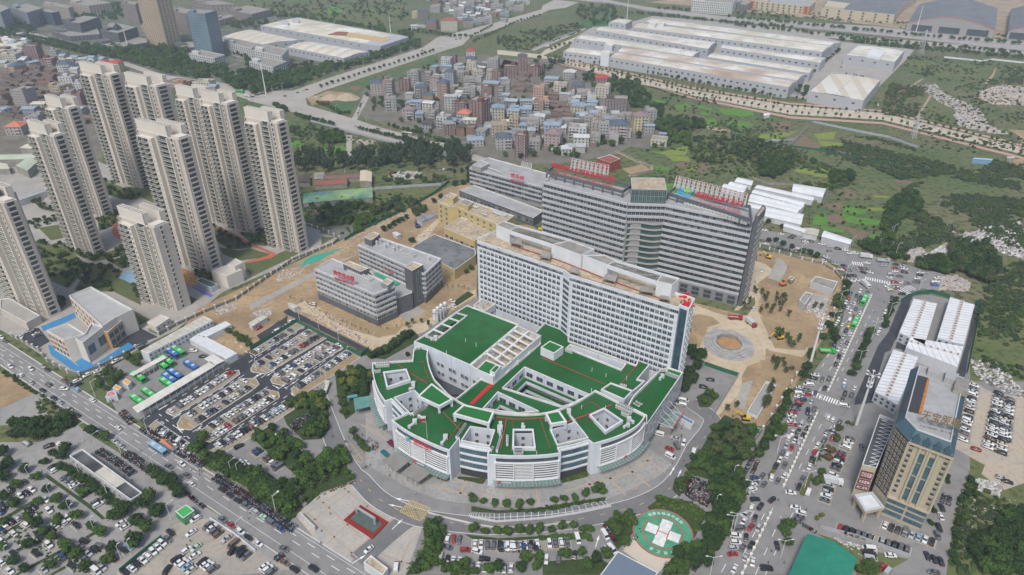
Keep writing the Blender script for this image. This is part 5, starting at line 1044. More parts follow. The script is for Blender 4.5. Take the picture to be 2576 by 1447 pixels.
def gable(t,p,z,rise,m,nm='roof',ov=.3):
 p=inset(ccw(p),-ov);
 if(p[1]-p[0]).length<(p[2]-p[1]).length:p=p[1:]+p[:1]
 r0=(p[0]+p[3])/2;r1=(p[1]+p[2])/2;b=MB()
 b.add([tuple(q)+(z,)for q in p]+[tuple(r0)+(z+rise,),tuple(r1)+(z+rise,)],[(0,1,5,4),(2,3,4,5),(0,4,3),(1,2,5),(3,2,1,0)]);part(nm,b,m,t)
def shed(lab,s,z,wall,roof,rise=1.2,cat='shed',name='shed',zb=0,group=None):
 p=W(s,z);c=sum(p,Vector((0,0)))/4;t=thing(name,lab,cat,(c.x,c.y,zb),group);part('wall',MB().prism(p,zb,z-.02),wall,t);gable(t,p,z,rise,roof);return t,p
shed('large green tarpaulin covered shed at the bottom right','d4 672 1090 1098 1298 930 1800 430 1620',6,m_conc,mat('green_tarp',(.02,.17,.115),.75,(.03,.22,.15),.15,.8,.2,lines=[(-75,3.2,.12,(.015,.11,.08),.7)]),2.5)
m_con=mat('container_roof_white',(.66,.67,.69),.55,(.58,.58,.57),.2,.8,lines=[(72,2.9,.4,(.30,.26,.21),.8)]);m_conw=mat('container_wall',(.46,.47,.49),.6,lines=[(-13,2.9,.15,(.36,.37,.38),.6)])
def camp(lab,s,z=5.8,mm=None):
 p=W(s,z);c=sum(p,Vector((0,0)))/4;t=thing('container_block',lab,'container block',(c.x,c.y,0));block(t,p,0,z,m_conw,mm or m_con,.05,.2)
 a=(p[0]+p[1])/2;e=(p[2]+p[3])/2;b=MB();b.bar(a[:]+(z+.35,),e[:]+(z+.35,),1.6,.7);part('ridge_corridor',b,m_cladp,t);d=(e-a);k=int(d.length/2.9);items=[];
 pk=MB().box(-.35,.35,-.5,.5,0,.6).mesh('roof_fan',mat('rusty_vent',(.30,.19,.11),.8))
 for i in range(k):q=a+d*((i+.5)/k);items.append((pk,Matrix.Translation((q.x,q.y,z+.7))@Matrix.Rotation(math.atan2(d.y,d.x),4,'Z')))
 repeat(t,'roof_fan',items);items=[];facade(items,p[2],p[3],.8,z-.4,2,4,1,1,g_dark,m_frd,'far');repeat(t,'window',items);return t
camp('upper left block of white containers in the fenced camp','c4 1605 182 1812 226 1702 590 1476 478');camp('upper right block of white containers in the fenced camp','c4 1925 168 2142 236 2048 590 1812 528')
camp('middle cross block of white containers in the fenced camp','c4 1535 612 1572 520 2045 603 1992 785',mm=mat('container_roof_cross',(.66,.67,.69),.55,(.58,.58,.57),.2,.8,lines=[(-13,2.9,.35,(.36,.31,.25),.75)]));camp('lower left block of white containers beside the beige high building','c4 1425 628 1648 697 1462 1120 1262 1000')
zone('camp_asphalt','c4 1500 200 1600 160 1580 200 1470 480 1400 640 1350 660 1260 960 1250 1100 1080 1120 1090 1060 1290 600 1380 480; c4 2150 230 2190 260 2080 700 2050 900 1980 860 2060 600; c4 1480 500 1560 560 1540 640 1440 620',m_asph,.19)
m_wr=mat('white_sheet_roof',(.66,.67,.68),.55,(.58,.58,.56),.15,.8,lines=[(-27,8,.3,(.5,.5,.5),.5)])
for i,(w_,s)in enumerate((('rearmost','b4 60 275 192 305 175 345 30 312'),('second from the back on the left','b4 0 312 145 350 120 378 -30 340'),('third from the back on the left','b4 -60 330 128 385 100 410 -80 360'),('rearmost long','b4 245 343 730 450 715 480 205 365'),('second long','b4 200 385 650 495 630 525 180 410'),('third long','b4 180 420 640 530 600 560 160 450'),('fourth long','b4 165 455 600 555 580 585 150 485'),('fifth long','b4 150 500 635 600 620 640 140 540'),('sixth long','b4 290 560 625 640 610 690 290 615'))):
 shed('%s white roofed barrack behind the grey tower'%w_,s,4,m_cab,m_wr,.8,'barrack','barrack')
shed('white barrack with two roof slopes at the end of the barrack yard','b4 548 332 830 375 800 450 535 395',5,m_cab,m_wr,1.2,'barrack','barrack')
shed('white roofed roadside cabin beside the trees','b4 475 678 655 728 635 755 460 705',3.6,m_cab,m_wr,.6,'cabin','cabin');shed('cream roofed cabin between two roadside cabins','b4 645 718 770 735 755 790 630 765',3.6,m_cab,m_cabr,.6,'cabin','cabin')
shed('long white roofed hall beside the road and the vegetable plots','b4 820 745 1062 825 1040 862 795 795',5.5,m_lead,m_wr,.8,'hall','hall')
simple('site_building','grey concrete roofed building in the sandy construction yard','building','b4 697 1190 742 1143 937 1190 900 1262',4.5,m_lead,m_conc,{0:(1,3,1,1)},par=.4);simple('site_building','small grey block beside the blue hoarding','building','b4 597 1350 655 1280 715 1295 650 1392',5,m_lead,m_conc,{},par=.4)
simple('small_pump_house','small grey concrete cube in the sandy yard','hut','b4 495 1165 520 1143 560 1155 535 1180',3,m_conc,m_conc,{},par=.1)
am=G(*raw('c3 2035 590')[0]).to_2d();t=thing('round_terrace','round stepped stone terrace under construction with a bare earth centre','terrace',(am.x,am.y,0))
for r0,r1,z,nm in((6.9,13,.3,'lower_step'),(6.8,11.4,.7,'third_step'),(6.7,9.9,1.1,'middle_step'),(6.6,8.4,1.6,'upper_step')):
 b=MB()
 for i in range(48):
  a0,a1=2*math.pi*i/48,2*math.pi*(i+1)/48;f=lambda r,a:(am.x+r*math.cos(a),am.y+r*1.12*math.sin(a))
  b.prism([f(r0,a0),f(r1,a0),f(r1,a1),f(r0,a1)],.12,z)
 part(nm,b,mat('terrace_stone',(.36,.35,.345),.8,(.25,.235,.22),.3,.8),t)
b=MB()
for i in range(36):
 a0,a1=2*math.pi*i/48,2*math.pi*(i+1)/48;f=lambda r,a:(am.x+r*math.cos(a+.5),am.y+r*1.12*math.sin(a+.5));b.prism([f(6.2,a0),f(6.6,a0),f(6.6,a1),f(6.2,a1)],.12,2.4)
part('curved_wall',b,m_conc,t);part('earth_centre',MB().cyl(am.x,am.y,.1,.5,6.3,n=32),mat('orange_earth',(.40,.23,.11),.95,(.3,.18,.09),.4,.8),t)
p=W('c3 2365 930 2445 955 2280 1235 2200 1200');t=thing('basement_ramp','concrete walled basement ramp cut into the sandy yard','ramp',(p[0].x,p[0].y,0));b=MB();q=inset(ccw(p),-.4);pp=ccw(p)
for i in range(4):j=(i+1)%4;b.prism([pp[i],pp[j],q[j],q[i]],.1,1.3)
part('ramp_wall',b,m_cladp,t);part('ramp_floor',MB().sheet(pp,.14),mat('ramp_floor',(.30,.30,.28),.9),t)
for s,l in(('c3 1720 330 1780 320 1900 350 1960 400 1840 440 1760 430 1700 380',1),('c3 1700 480 1750 530 1780 600 1700 610 1680 520',1),('c3 1760 490 1800 465 1850 480 1830 510 1790 510',1),('c3 2300 110 2340 70 2440 80 2380 160 2400 200 2420 290 2300 310 2330 200',1)):zone('bare_bed',s,m_island,.135)
def hm(n,c,c2=None):return mat('render_'+n,c,.85,c2 or tuple(x*.78 for x in c),.2,.7)
WALL={'pk':('pale pink',hm('pink',(.38,.32,.30))),'pb':('pinkish brown',hm('pinkbrown',(.25,.19,.165))),'rd':('dark red',hm('red',(.17,.08,.068))),'gy':('bare grey',hm('grey',(.32,.305,.285))),'br':('brown',hm('brown',(.20,.16,.145))),'db':('dark brown',hm('darkbrown',(.12,.09,.09))),'or':('orange',hm('orange',(.32,.17,.11))),'gb':('grey blue',hm('greyblue',(.27,.30,.33))),'wh':('white',hm('white',(.50,.50,.48))),'cr':('cream',hm('cream',(.50,.45,.36))),'wg':('greyish white',hm('greywhite',(.42,.42,.40))),'tn':('tan',hm('tan',(.42,.32,.21))),'lg':('light grey',hm('lightgrey',(.38,.37,.355))),'ye':('pale yellow',hm('yellow',(.52,.44,.24))),'sa':('salmon',hm('salmon',(.48,.28,.20))),'wr':('white and red',hm('whitered',(.34,.23,.21),(.42,.38,.36))),'lc':('light cream',hm('lightcream',(.50,.47,.40))),'lb':('light blue',hm('lightblue',(.33,.41,.48))),'bt':('old brick',hm('oldbrick',(.22,.15,.115))),'rb':('red brown',hm('redbrown',(.17,.075,.065))),'pg':('pinkish grey',hm('pinkgrey',(.34,.29,.28)))}
def rm(n,c,**k):return mat('roof_'+n,c,.8,tuple(x*.7 for x in c),.3,.7,lines=[(-10,.5,.12,tuple(x*.6 for x in c),.5)],**k)
ROOF={'f':('flat',hm('flatroof',(.32,.30,.27),(.18,.165,.15))),'hb':('blue grey hipped',rm('bluegrey',(.095,.125,.165))),'hg':('grey hipped',rm('grey',(.26,.28,.29))),'hr':('red hipped',rm('red',(.42,.07,.055))),'ho':('orange hipped',rm('orange',(.55,.20,.12))),'hp':('mauve hipped',rm('mauve',(.26,.19,.19))),'mb':('pale blue metal',rm('paleblue',(.27,.34,.40))),'mg':('grey metal',rm('greymetal',(.38,.41,.42))),'mw':('white metal',rm('whitemetal',(.56,.57,.56))),'mc':('cream metal',rm('creammetal',(.56,.54,.40))),'ht':('brown tiled',rm('browntile',(.155,.10,.082))),'hr2':('dull red tiled',rm('dullred',(.30,.105,.085)))}
for k in range(4):ROOF['ht%d'%k]=('brown tiled',rm('browntile%d'%k,(.115+.022*k,.09+.016*k,.08+.014*k)))
HOUSES=[];RB=MB();RM=[]
def far_house(p,z,wmt,rmt,rc,wm_,dm):
 for m in(wmt,rmt):
  if m not in RM:RM.append(m)
 RB.prism(p,0,z,RM.index(wmt),RM.index(rmt))
 if rc!='f':q=inset(ccw(p),-.5);r0,r1=(q[0]+q[3])/2,(q[1]+q[2])/2;RB.add([tuple(v)+(z+.02,)for v in q]+[tuple(r0)+(z+dm*.22,),tuple(r1)+(z+dm*.22,)],[(0,1,5,4),(2,3,4,5),(0,4,3),(1,2,5)],RM.index(rmt))
m_balc=solid('house_balcony',(.44,.43,.41),.8)
tank=MB().cyl(0,0,0,1.6,.6,n=8).mesh('water_tank',solid('tank_steel',(.5,.5,.5),.3,.6))
def hip(t,p,z,rise,m,ov=.5,gab=False):
 p=inset(ccw(p),-ov)
 if(p[1]-p[0]).length<(p[2]-p[1]).length:p=p[1:]+p[:1]
 s=0 if gab else min((p[2]-p[1]).length*.5,(p[1]-p[0]).length*.45);u=(p[1]-p[0]).normalized()
 r0=(p[0]+p[3])/2+u*s;r1=(p[1]+p[2])/2-u*s;b=MB()
 b.add([tuple(q)+(z,)for q in p]+[tuple(r0)+(z+rise,),tuple(r1)+(z+rise,)],[(0,1,5,4),(2,3,4,5),(0,4,3),(1,2,5),(3,2,1,0)]);part('roof',b,m,t)
def house(x,y,wm_,dm,fl,wc,rc,where,ang=None,fh=2.9,small=False,sidewin=True):
 ang=math.radians(R.gauss(-8,9))if ang is None else ang
 u=Vector((math.cos(ang),math.sin(ang)));v=nrm(u);c=Vector((x,y));z=fl*fh
 p=[c-u*wm_/2,c+u*wm_/2,c+u*wm_/2+v*dm,c-u*wm_/2+v*dm];HOUSES.append((x,y,max(wm_,dm)/2+.5))
 wn,wmt=WALL[wc];rn,rmt=ROOF[rc];st_={1:'one',2:'two',3:'three',4:'four',5:'five',6:'six',7:'seven',8:'eight'}[fl]
 if len(HOUSES)>288:return far_house(p,z,wmt,rmt,rc,wm_,dm)
 t=thing('village_house' if fl<7 else 'village_tower_house','%s %s storey house, %s roof, %s'%(wn,st_,rn,where),'house',(x,y,0),'houses '+where)
 if rc=='f':
  block(t,p,0,z+.8,wmt,rmt,.8,.25,cap=wmt)
  q=inset(ccw(p),.4);e=R.choice([0,1,2,3]);cc=q[e].lerp(sum(q,Vector((0,0)))/4,.42)
  if fl>2:
   b=MB();b.obox(cc,u,wm_*.17,dm*.17,z,z+2.7);part('stair_house',b,wmt,t)
   if R.random()<.7:
    o=link('water_tank',tank);hang(o,t);o.matrix_basis=Matrix.Translation((q[(e+2)%4].lerp(cc,.3).x,q[(e+2)%4].lerp(cc,.3).y,z))
 else:
  part('wall',MB().prism(p,0,z),wmt,t);rise=min(wm_,dm)*(.12 if rc[0]=='m' else .26);hip(t,p,z+.02,rise,rmt,gab=rc[0]=='m' or rc[:2]=='ht')
 if small:return t
 items=[];nc=max(2,round(wm_/3.6));fr=m_frw if wc in('rd','db','rb','br','pb','or')else m_fr
 facade(items,p[0],p[1],0,z,fl,nc,1.4,1.5,g_dark,fr,'far',m0=.3)
 if sidewin:
  for a,e in((p[0],p[3]),(p[1],p[2])):
   n=(a-c).normalized()
   if(a+e).dot(a+e)>=0 and(((a-(p[1]if a is p[0]else p[0]))).dot(-c)>0):
    facade(items,a,e,0,z,fl,max(1,round(dm/5)),1.2,1.4,g_dark,fr,'far',m0=.4)
 repeat(t,'window',items)
 if fl>=3 and R.random()<.55 and wc!='rd':
  items=[];k=R.choice([0,nc-1]);q0,q1,d,n=wallmats(p[0],p[1]);w_=wm_*R.choice([.35,.5])
  q=q0 .lerp(q1,.26 if k==0 else .74);bm=MB().box(-w_/2,w_/2,0,1.3,-.1,.1).box(-w_/2,w_/2,1.2,1.3,.1,1.0).mesh('balcony',m_balc)
  for f in range(1,fl):items.append((bm,wm(q,f*fh,d,n)))
  repeat(t,'balcony',items)
 return t
VH='''a2 1135 840 120 5 pk hb;1230 870 95 7 pb f;1375 810 100 5 rd f;1450 740 110 5 gy f;1555 730 110 4 br f;1525 880 115 5 db hb;1640 790 90 5 pk hp;1705 865 100 6 or hb;1765 760 95 6 gb hb;1735 600 90 4 wh f;1800 580 60 5 rd hb;1955 525 80 4 wh hr;1950 572 90 3 rd hb;1745 645 90 3 gy mb;1960 655 90 5 cr f;2145 605 110 4 gy f;2315 690 110 5 rd f;2410 630 90 7 rd hb;2500 670 120 4 rd f;2180 715 90 4 rd f;2130 800 150 3 cr mb;1945 780 100 4 gy f;1940 870 120 4 gy f;2095 855 110 4 rd f;2200 885 90 5 br f;2000 1090 150 8 rd f;1780 970 120 5 wg mg;1470 970 110 3 gb mb;1575 1005 105 4 cr mw;1255 985 105 5 gy f;1405 1065 115 4 pk hp;1580 905 100 3 or hb;1885 1100 120 4 wg ho;1945 1160 120 4 wh mc;1700 1135 110 4 wh f;1775 1195 105 4 rd hg;2195 1052 120 4 cr mb;2325 1075 110 4 cr mb;2440 1062 110 4 gb mb;2305 962 120 3 db mg;2550 1010 90 5 or f;2205 1205 150 4 tn f;2330 1150 90 4 tn f;2500 1192 110 4 gy f;2250 1320 150 4 lg hb;2390 1392 105 7 rd f;2000 1290 150 2 wg mb;2400 1245 100 3 gy f;2070 980 110 3 gb mb;1860 1010 90 4 rd f;2110 1180 90 2 gy mg;1640 1000 80 3 gy f;1600 1060 90 3 gy f;1850 700 100 3 gy f;2020 690 90 3 cr f;2260 800 80 3 gy f
a3 470 760 130 3 pk mb;550 812 125 3 cr f;625 702 110 3 gy mw;710 822 115 3 rd hb;755 882 130 3 gy f;915 732 115 2 rd hr;915 862 130 4 cr f;1040 992 210 5 db f;362 862 105 4 sa f;360 930 115 2 wh mw;700 1012 130 3 ye mb;745 1052 110 2 gb mb;915 1012 90 2 cr f;1350 1100 100 5 gy f;1260 1152 140 5 ye hp;1335 1185 95 3 gy mb;1060 1232 175 5 wr hb;935 1222 90 5 lg f;860 1182 85 4 pk f;800 1132 80 4 gy f;700 1232 170 4 wh f;735 1292 145 3 lc mw;480 1292 155 4 wr hp;480 1182 150 3 lb mb;315 1152 110 4 lg f;610 1370 100 2 wh mw;1415 1290 150 2 cr f;395 985 120 4 sa f;250 960 110 3 gb mb;620 1105 100 2 gy f;560 1180 90 2 wh mw;1130 1060 90 2 gy f;870 1090 80 3 gy f;650 960 80 2 gy f;1450 1230 60 2 gy mb'''
def parse(spec,where,ks=1.0):
 for line in spec.split('\n'):
  tl,rest=line.split(' ',1)
  for h in rest.split(';'):
   x,y,wpx,fl,wc,rc=h.split();X,Y=raw('%s %s %s'%(tl,x,y))[0];g=G(X,Y)
   dist=math.sqrt(g.x**2+g.y**2+HC**2);ppm=FP/(g.y*_c+HC*_s);wm_=float(wpx)*.28583/ppm*.92
   house(g.x,g.y,wm_,min(wm_*R.uniform(.75,1.05),16),int(fl),wc,rc,where)
parse(VH,'in the middle village')
parse('''a2 1465 165 60 4 ye f;1535 170 95 5 db hb;1610 262 100 5 rd hb;1525 242 80 2 wh hb;1765 278 155 6 cr hr2;1640 112 100 4 gy f;1935 242 90 4 pb hb;1850 152 100 5 lg f;1945 132 80 4 gy hb;2035 102 100 2 cr mw;2010 222 100 3 gb f;2110 212 70 4 lg f;1800 62 80 4 pk f;2110 72 60 3 rd f;1950 72 80 4 gy f;1900 20 80 4 gy f;2010 30 90 3 lg f;2200 90 80 3 gy f;2250 150 90 3 gb f;2300 60 80 3 lg f;2380 100 90 3 gy f;2330 10 90 3 cr f;2170 20 90 3 gy f;1700 20 90 4 lg f;1560 10 80 3 gy f;2440 40 70 3 wh f;2150 150 70 2 rd f;2240 200 60 2 gy mb;1460 260 60 2 wh mw''','in the far village')
parse('''a1 290 525 125 6 rd f;425 602 115 4 rb f;100 562 120 4 cr f;20 555 90 4 cr f;115 642 115 3 or hb;190 935 150 6 pg f;135 1195 150 3 pk ho;490 825 150 3 tn f;590 745 120 3 wh f;700 945 80 5 rd f;765 925 80 5 rb f;340 965 130 2 cr mc;570 645 120 4 wh hb;1015 635 110 4 ye hr;905 590 90 2 wh hr;480 540 90 5 gy f;250 590 90 2 gy mb;690 800 90 3 wh f;660 620 90 3 cr f;250 1010 130 2 gb mb;300 1100 120 3 gy f;720 560 90 2 gy mg;390 780 110 2 bt ht;560 720 90 2 wh f;230 1150 80 3 pk f;430 720 100 2 rb ht;800 1010 110 2 gy f;700 1030 90 3 gy mg;1560 790 200 3 or f;1780 790 170 3 cr f;10 900 80 3 bt ht;20 1010 90 2 wh mb;620 870 80 3 gy f''','in the old town')
def inside(p,poly):
 c=False;n=len(poly);j=n-1
 for i in range(n):
  if(poly[i].y>p.y)!=(poly[j].y>p.y)and p.x<(poly[j].x-poly[i].x)*(p.y-poly[i].y)/(poly[j].y-poly[i].y)+poly[i].x:c=not c
  j=i
 return c
def fill(s,n,where,mk,gap=3.0,tries=30):
 P=W(s);xs=[p.x for p in P];ys=[p.y for p in P];k=0
 for _ in range(n*tries):
  if k>=n:break
  q=Vector((R.uniform(min(xs),max(xs)),R.uniform(min(ys),max(ys))))
  if not inside(q,P):continue
  w_,d_=mk[0](),mk[1]()
  if any((q.x-a)**2+(q.y+d_/2-b)**2<(r+max(w_,d_)/2-gap)**2 for a,b,r in HOUSES):continue
  house(q.x,q.y,w_,d_,mk[2](),mk[3](),mk[4](),where,small=mk[5](),ang=math.radians(R.gauss(mk[6],6)));k+=1
ht=lambda:R.choice(['ht0','ht1','ht2','ht3','ht1','ht2'])
low=(lambda:R.uniform(10,17),lambda:R.uniform(7,9),lambda:1,lambda:'bt',ht,lambda:True,-20)
midr=(lambda:R.uniform(7,12),lambda:R.uniform(8,12),lambda:R.choice([1,2,2,3]),lambda:R.choice(['gy','gy','lg','wh','bt','gb']),lambda:R.choice(['f','f','mb','mg','mw','ht1']),lambda:R.random()<.4,-8)
fill('a3 120 680 250 680 330 800 500 830 560 1010 430 1010 380 830 200 830',26,'on the old village lanes',low,3)
fill('a3 480 900 640 950 680 1020 560 1120 480 1000',14,'at the village centre',low,3)
fill('a2 1350 900 1700 560 2100 560 2300 680 2300 1250 1700 1240 1400 1100',60,'between taller village houses',midr,2)
fill('a3 120 1000 700 830 1180 1050 1200 1240 500 1400 100 1300',55,'in the lower village',midr,2)
fill('a1 0 640 250 600 500 620 700 700 850 900 850 1060 700 1120 300 1100 0 1040',190,'in the old brick quarter',low,2.5)
fill('a1 0 350 200 340 260 460 220 700 0 640',40,'left in old town',midr,2.5)
fill('a1 500 500 900 560 900 720 700 700 480 620',24,'upper right in old town',midr,2.5)
fill('a2 1650 0 2450 0 2350 90 2100 200 1900 230 1650 60',60,'behind the far village',midr,2.5)
fill('a1 1450 750 1930 750 1880 820 1480 800',3,'beside the old town road',midr,2)
RB.build('other_houses',RM,None,kind='stuff')
simple('red_farmhouse','square red walled house with half red tiled and half flat roof','house','b3 875 105 995 145 1085 110 990 72',9,hm('brickred',(.30,.075,.055)),ROOF['hr2'][1],{},par=.5)
m_rt=mat('red_tiles',(.30,.11,.075),.85,(.22,.10,.08),.3,.8,lines=[(0,.6,.15,(.16,.07,.05),.6)]);m_bk=mat('dusty_wall',(.30,.28,.25),.9,(.2,.19,.17),.3,.8)
shed('long patched green and blue roofed barn beside the rightmost apartment tower','b2 490 415 1085 362 1088 450 480 500',4.5,m_bk,mat('patched_roof',(.05,.16,.13),.7,(.30,.42,.12),.045,.95,fine=((.08,.18,.30),.12,.6),lines=[(0,6,.3,(.3,.4,.35),.6)]),1.2,'barn','barn')
shed('long red tiled shed, the nearer of two','b2 575 308 865 280 865 330 575 347',3.5,m_bk,m_rt,1.5);shed('long dull brown tiled shed, the farther of two','b2 660 258 985 235 985 278 660 292',3.5,m_bk,mat('dull_tiles',(.19,.12,.10),.85,(.15,.10,.09),.3,.8),1.2)
shed('tan roofed barn at the end of the red tiled sheds','b2 985 215 1080 225 1080 312 980 305',5,m_bk,mat('tan_sheet',(.52,.45,.32),.7),.9,'barn','barn');shed('small grey tiled house beside the rightmost apartment tower','b2 445 262 535 255 535 318 440 322',3.5,m_bk,ROOF['ht0'][1],1.3)
shed('flat grey farm store between the tiled sheds','b2 578 235 660 230 660 285 575 290',4,m_bk,m_conc,.3);shed('white site shed with grey roof in the dirt yard','b2 1482 640 1530 610 1578 640 1525 668',3.2,m_cab,m_mgrey,.7);shed('pair of grey roofed site sheds in the dirt yard','b2 1532 610 1610 590 1655 605 1580 640',3.2,m_cab,ROOF['hg'][1],.7)
shed('white storage cabin in the dirt yard','b2 1265 760 1300 752 1338 775 1305 790',2.8,m_cab,m_cab,.1,'cabin','cabin');shed('white cabin with tan roof at the end of the new car park road','c2 345 225 375 220 437 252 400 268',3,m_cab,m_cabr,.2,'cabin','cabin')
shed('row of stained white cabins beside the red car','c2 0 400 110 330 160 345 30 425',3,m_cab,m_cabr,.2,'cabin','cabin');shed('small white field hut on the crop strip','a4 282 1000 330 995 340 1010 290 1020',3,m_cab,m_wr,.3,'hut','hut')
shed('long blue walled hut on the scrubby slope','b4 2125 110 2160 105 2300 113 2290 125',4,solid('blue_wall',(.16,.27,.40)),solid('blue_sheet',(.22,.38,.52)),.8,'hut','hut');shed('cream roofed hut beside the blue walled hut','b4 2425 92 2490 92 2490 104 2430 106',4,m_bk,m_cabr,.5,'hut','hut')
shed('long pale green roofed market hall at the left edge','b1 -100 75 345 65 352 112 -100 120',7,m_bk,mat('pale_green_roof',(.40,.45,.34),.7,(.34,.38,.28),.1,.7),1.5,'hall','hall');shed('pale green roofed market wing turned towards the road','b1 140 170 240 215 352 110 250 95',7,m_bk,mat('pale_green_roof',(.4,.4,.3)),1.2,'hall','hall')
shed('cream roofed market building behind the pale green roofs','a1 175 1300 230 1270 340 1280 320 1320',6,m_bk,mat('cream_roof',(.54,.50,.40),.7),1,'hall','hall');shed('low cream shed at the left edge below the pale green hall','b1 -60 150 60 155 80 200 -60 205',5,m_bk,mat('cream_roof',(.5,.5,.4)),.8)
for i,s in enumerate(('a1 0 325 180 360 250 430 60 430','a1 490 480 620 500 640 530 480 520','a1 0 380 60 400 80 440 0 450')):shed('large cream roofed market shed at the top left, %s'%('largest','beside the dark red house','cut by the picture edge')[i],s,5,m_bk,mat('cream_roof',(.5,.5,.4)),1.2)
m_fwall=mat('factory_wall',(.37,.38,.40),.7,(.33,.34,.36),.1,.6,lines=[('z',6,.1,(.25,.26,.28),.5)])
def froof(n,rust):return mat('factory_roof_'+n,(.66,.64,.58),.7,rust,.022,.95,fine=((.42,.36,.27),.06,.6),lines=[(-72,7,.3,(.40,.38,.33),.6)])
fr1=froof('clean',(.50,.46,.38));fr2=froof('rusty',(.34,.21,.13));fr3=froof('cream',(.48,.42,.30))
def hall(lab,s,z,roof,cols,wall=None,rise=1.6,side=3,scols=3,rows=1,par=1.0,longs=True,vents=8):
 p=ccw(W(s,z));c=sum(p,Vector((0,0)))/4;t=thing('factory_hall',lab,'factory',(c.x,c.y,0));block(t,p,0,z,wall or m_fwall,m_conc,par+.3,.5,cap=wall or m_fwall)
 q=inset(p,.8)
 if(q[1]-q[0]).length<(q[2]-q[1]).length:q=q[1:]+q[:1]
 b=MB();k=8;zz=z-par
 for i in range(k):
  f0,f1=i/k,(i+1)/k;h0,h1=rise*math.sin(math.pi*f0),rise*math.sin(math.pi*f1)
  a,e,g,h=q[0].lerp(q[3],f0),q[1].lerp(q[2],f0),q[1].lerp(q[2],f1),q[0].lerp(q[3],f1)
  b.add([tuple(a)+(zz+h0,),tuple(e)+(zz+h0,),tuple(g)+(zz+h1,),tuple(h)+(zz+h1,)],[(0,1,2,3)])
 part('arched_roof',b,roof,t);items=[]
 for i in range(4):
  a,e=p[i],p[(i+1)%4];n=nrm((e-a).normalized());out_=-n
  if out_.dot(-(a+e)/2)<=0:continue
  L=(e-a).length;facade(items,a,e,z*.42,z*.86,rows,max(2,int(cols*L/max((p[1]-p[0]).length,(p[2]-p[1]).length))),3.0,2.0,g_dark,m_lead,'far')
 repeat(t,'window',items)
 vb=MB().box(-.6,.6,-.6,.6,0,.9).mesh('roof_ventilator',m_lead);items=[]
 for i in range(vents):a=(q[0]+q[3])/2;e=(q[1]+q[2])/2;r=a.lerp(e,(i+.5)/vents);items.append((vb,Matrix.Translation((r.x,r.y,zz+rise-.1))))
 repeat(t,'roof_ventilator',items);return t
FA='long grey factory hall, %s arched roof, %s'
hall(FA%('rust stained','nearest the dusty road'),'a3 985 502 a4 505 768 a4 575 712 a3 1050 455',13,fr2,30,vents=16);hall(FA%('rust stained','second from the dusty road'),'a3 1055 452 a4 580 708 a4 652 652 a3 1110 405',12.5,fr2,30,vents=16)
hall('short stained factory end building at the left of the long halls','a3 580 452 980 500 1040 455 640 415',12,fr3,9);hall(FA%('clean white','third from the dusty road on the left'),'a3 685 335 1720 498 1785 452 765 303',12,fr1,18,vents=12)
hall(FA%('clean white','fourth from the dusty road on the left'),'a3 855 262 1855 432 1925 368 930 232',13,fr1,18,vents=12);hall(FA%('cream stained','behind the white roofed ones'),'a3 1190 240 a4 800 458 a4 890 400 a3 1250 198',13,fr3,30,vents=16)
hall(FA%('cream stained','rearmost beside the tree avenue'),'a3 1300 192 a4 868 400 a4 970 370 a3 1370 156',13,fr3,30,vents=16);hall(FA%('clean white','at the middle right'),'a3 1960 420 a4 782 552 a4 835 508 a3 1990 390',12.5,fr1,16,vents=12)
hall(FA%('clean white','ending beside the near square hall'),'a3 1838 500 a4 690 645 a4 728 600 a3 1900 462',12,fr1,18,vents=12);hall('square grey factory hall with striped cream and white roof near the dusty road','a4 680 800 1165 885 1315 700 865 640',13,mat('striped_factory_roof',(.60,.58,.53),.7,(.5,.42,.3),.03,.6,lines=[(-15,22,8,(.48,.41,.30),.8)]),7)
t=hall('square grey factory hall with a raised roof monitor beside the tree avenue','a4 1000 480 1440 545 1525 445 1110 395',13,fr1,6);part('roof_monitor',MB().prism(W('a4 1185 485 1310 505 1360 450 1240 430',16),12.5,15.8),m_wr,t)
hall('small white roofed workshop at the rear left corner of the factory','a3 980 195 1130 212 1190 178 1055 162',12,fr1,4,vents=2)
for i,(s,z)in enumerate((('a3 910 465 985 478 1000 452 930 440',17),('a3 945 390 1010 405 1030 385 965 375',17),('a3 1325 215 1385 225 1400 205 1345 198',17),('a3 1410 205 1465 215 1480 195 1425 188',17))):simple('factory_stair_box','white box shaped stair tower on the factory roof, %s'%('nearest','second nearest','rear left one','rear right one')[i],'stair tower',s,z,m_cladp,fr1,{},par=.3)
t=hall('huge grey factory hall with patchy cream roof and rusty plant behind the village road','a2 100 222 1005 382 1405 322 430 152',12,fr3,14,rise=1.2);
for s in('a2 285 190 345 200 345 180 290 175','a2 380 175 440 180 440 160 385 160'):part('roof_house',MB().prism(W(s,17),11,17),m_lead,t)
part('rusty_plant',MB().prism(W('a2 700 300 860 310 880 280 780 275',13),11,12.5),mat('rust',(.24,.10,.05),.9),t);part('ochre_patch',MB().prism(W('a2 850 320 1180 375 1260 345 900 290',12),11.5,12.55),mat('ochre',(.46,.34,.17),.9),t);part('white_annex',MB().prism(W('a2 1005 382 1160 402 1405 322 1270 300',13),0,12.2),m_fwall,t)
hall('grey factory hall with slanting cream stripes on its roof and a lawn in front','a2 325 412 835 512 1062 452 525 358',11,mat('striped_factory_roof',(.6,.6,.5)),14,rise=1.8);hall('white factory hall with broad beige stripes behind the white offices','a1 1950 318 a2 105 415|'.replace('|','')+' a2 460 352 a1 2200 255' if 0 else 'a1 1950 322 2290 392 a2 455 350 a1 2200 255',12,mat('striped_factory_roof',(.6,.6,.5)),8,rise=1.6)
m_off=mat('office_white',(.48,.48,.46),.75,(.42,.42,.40),.1,.6)
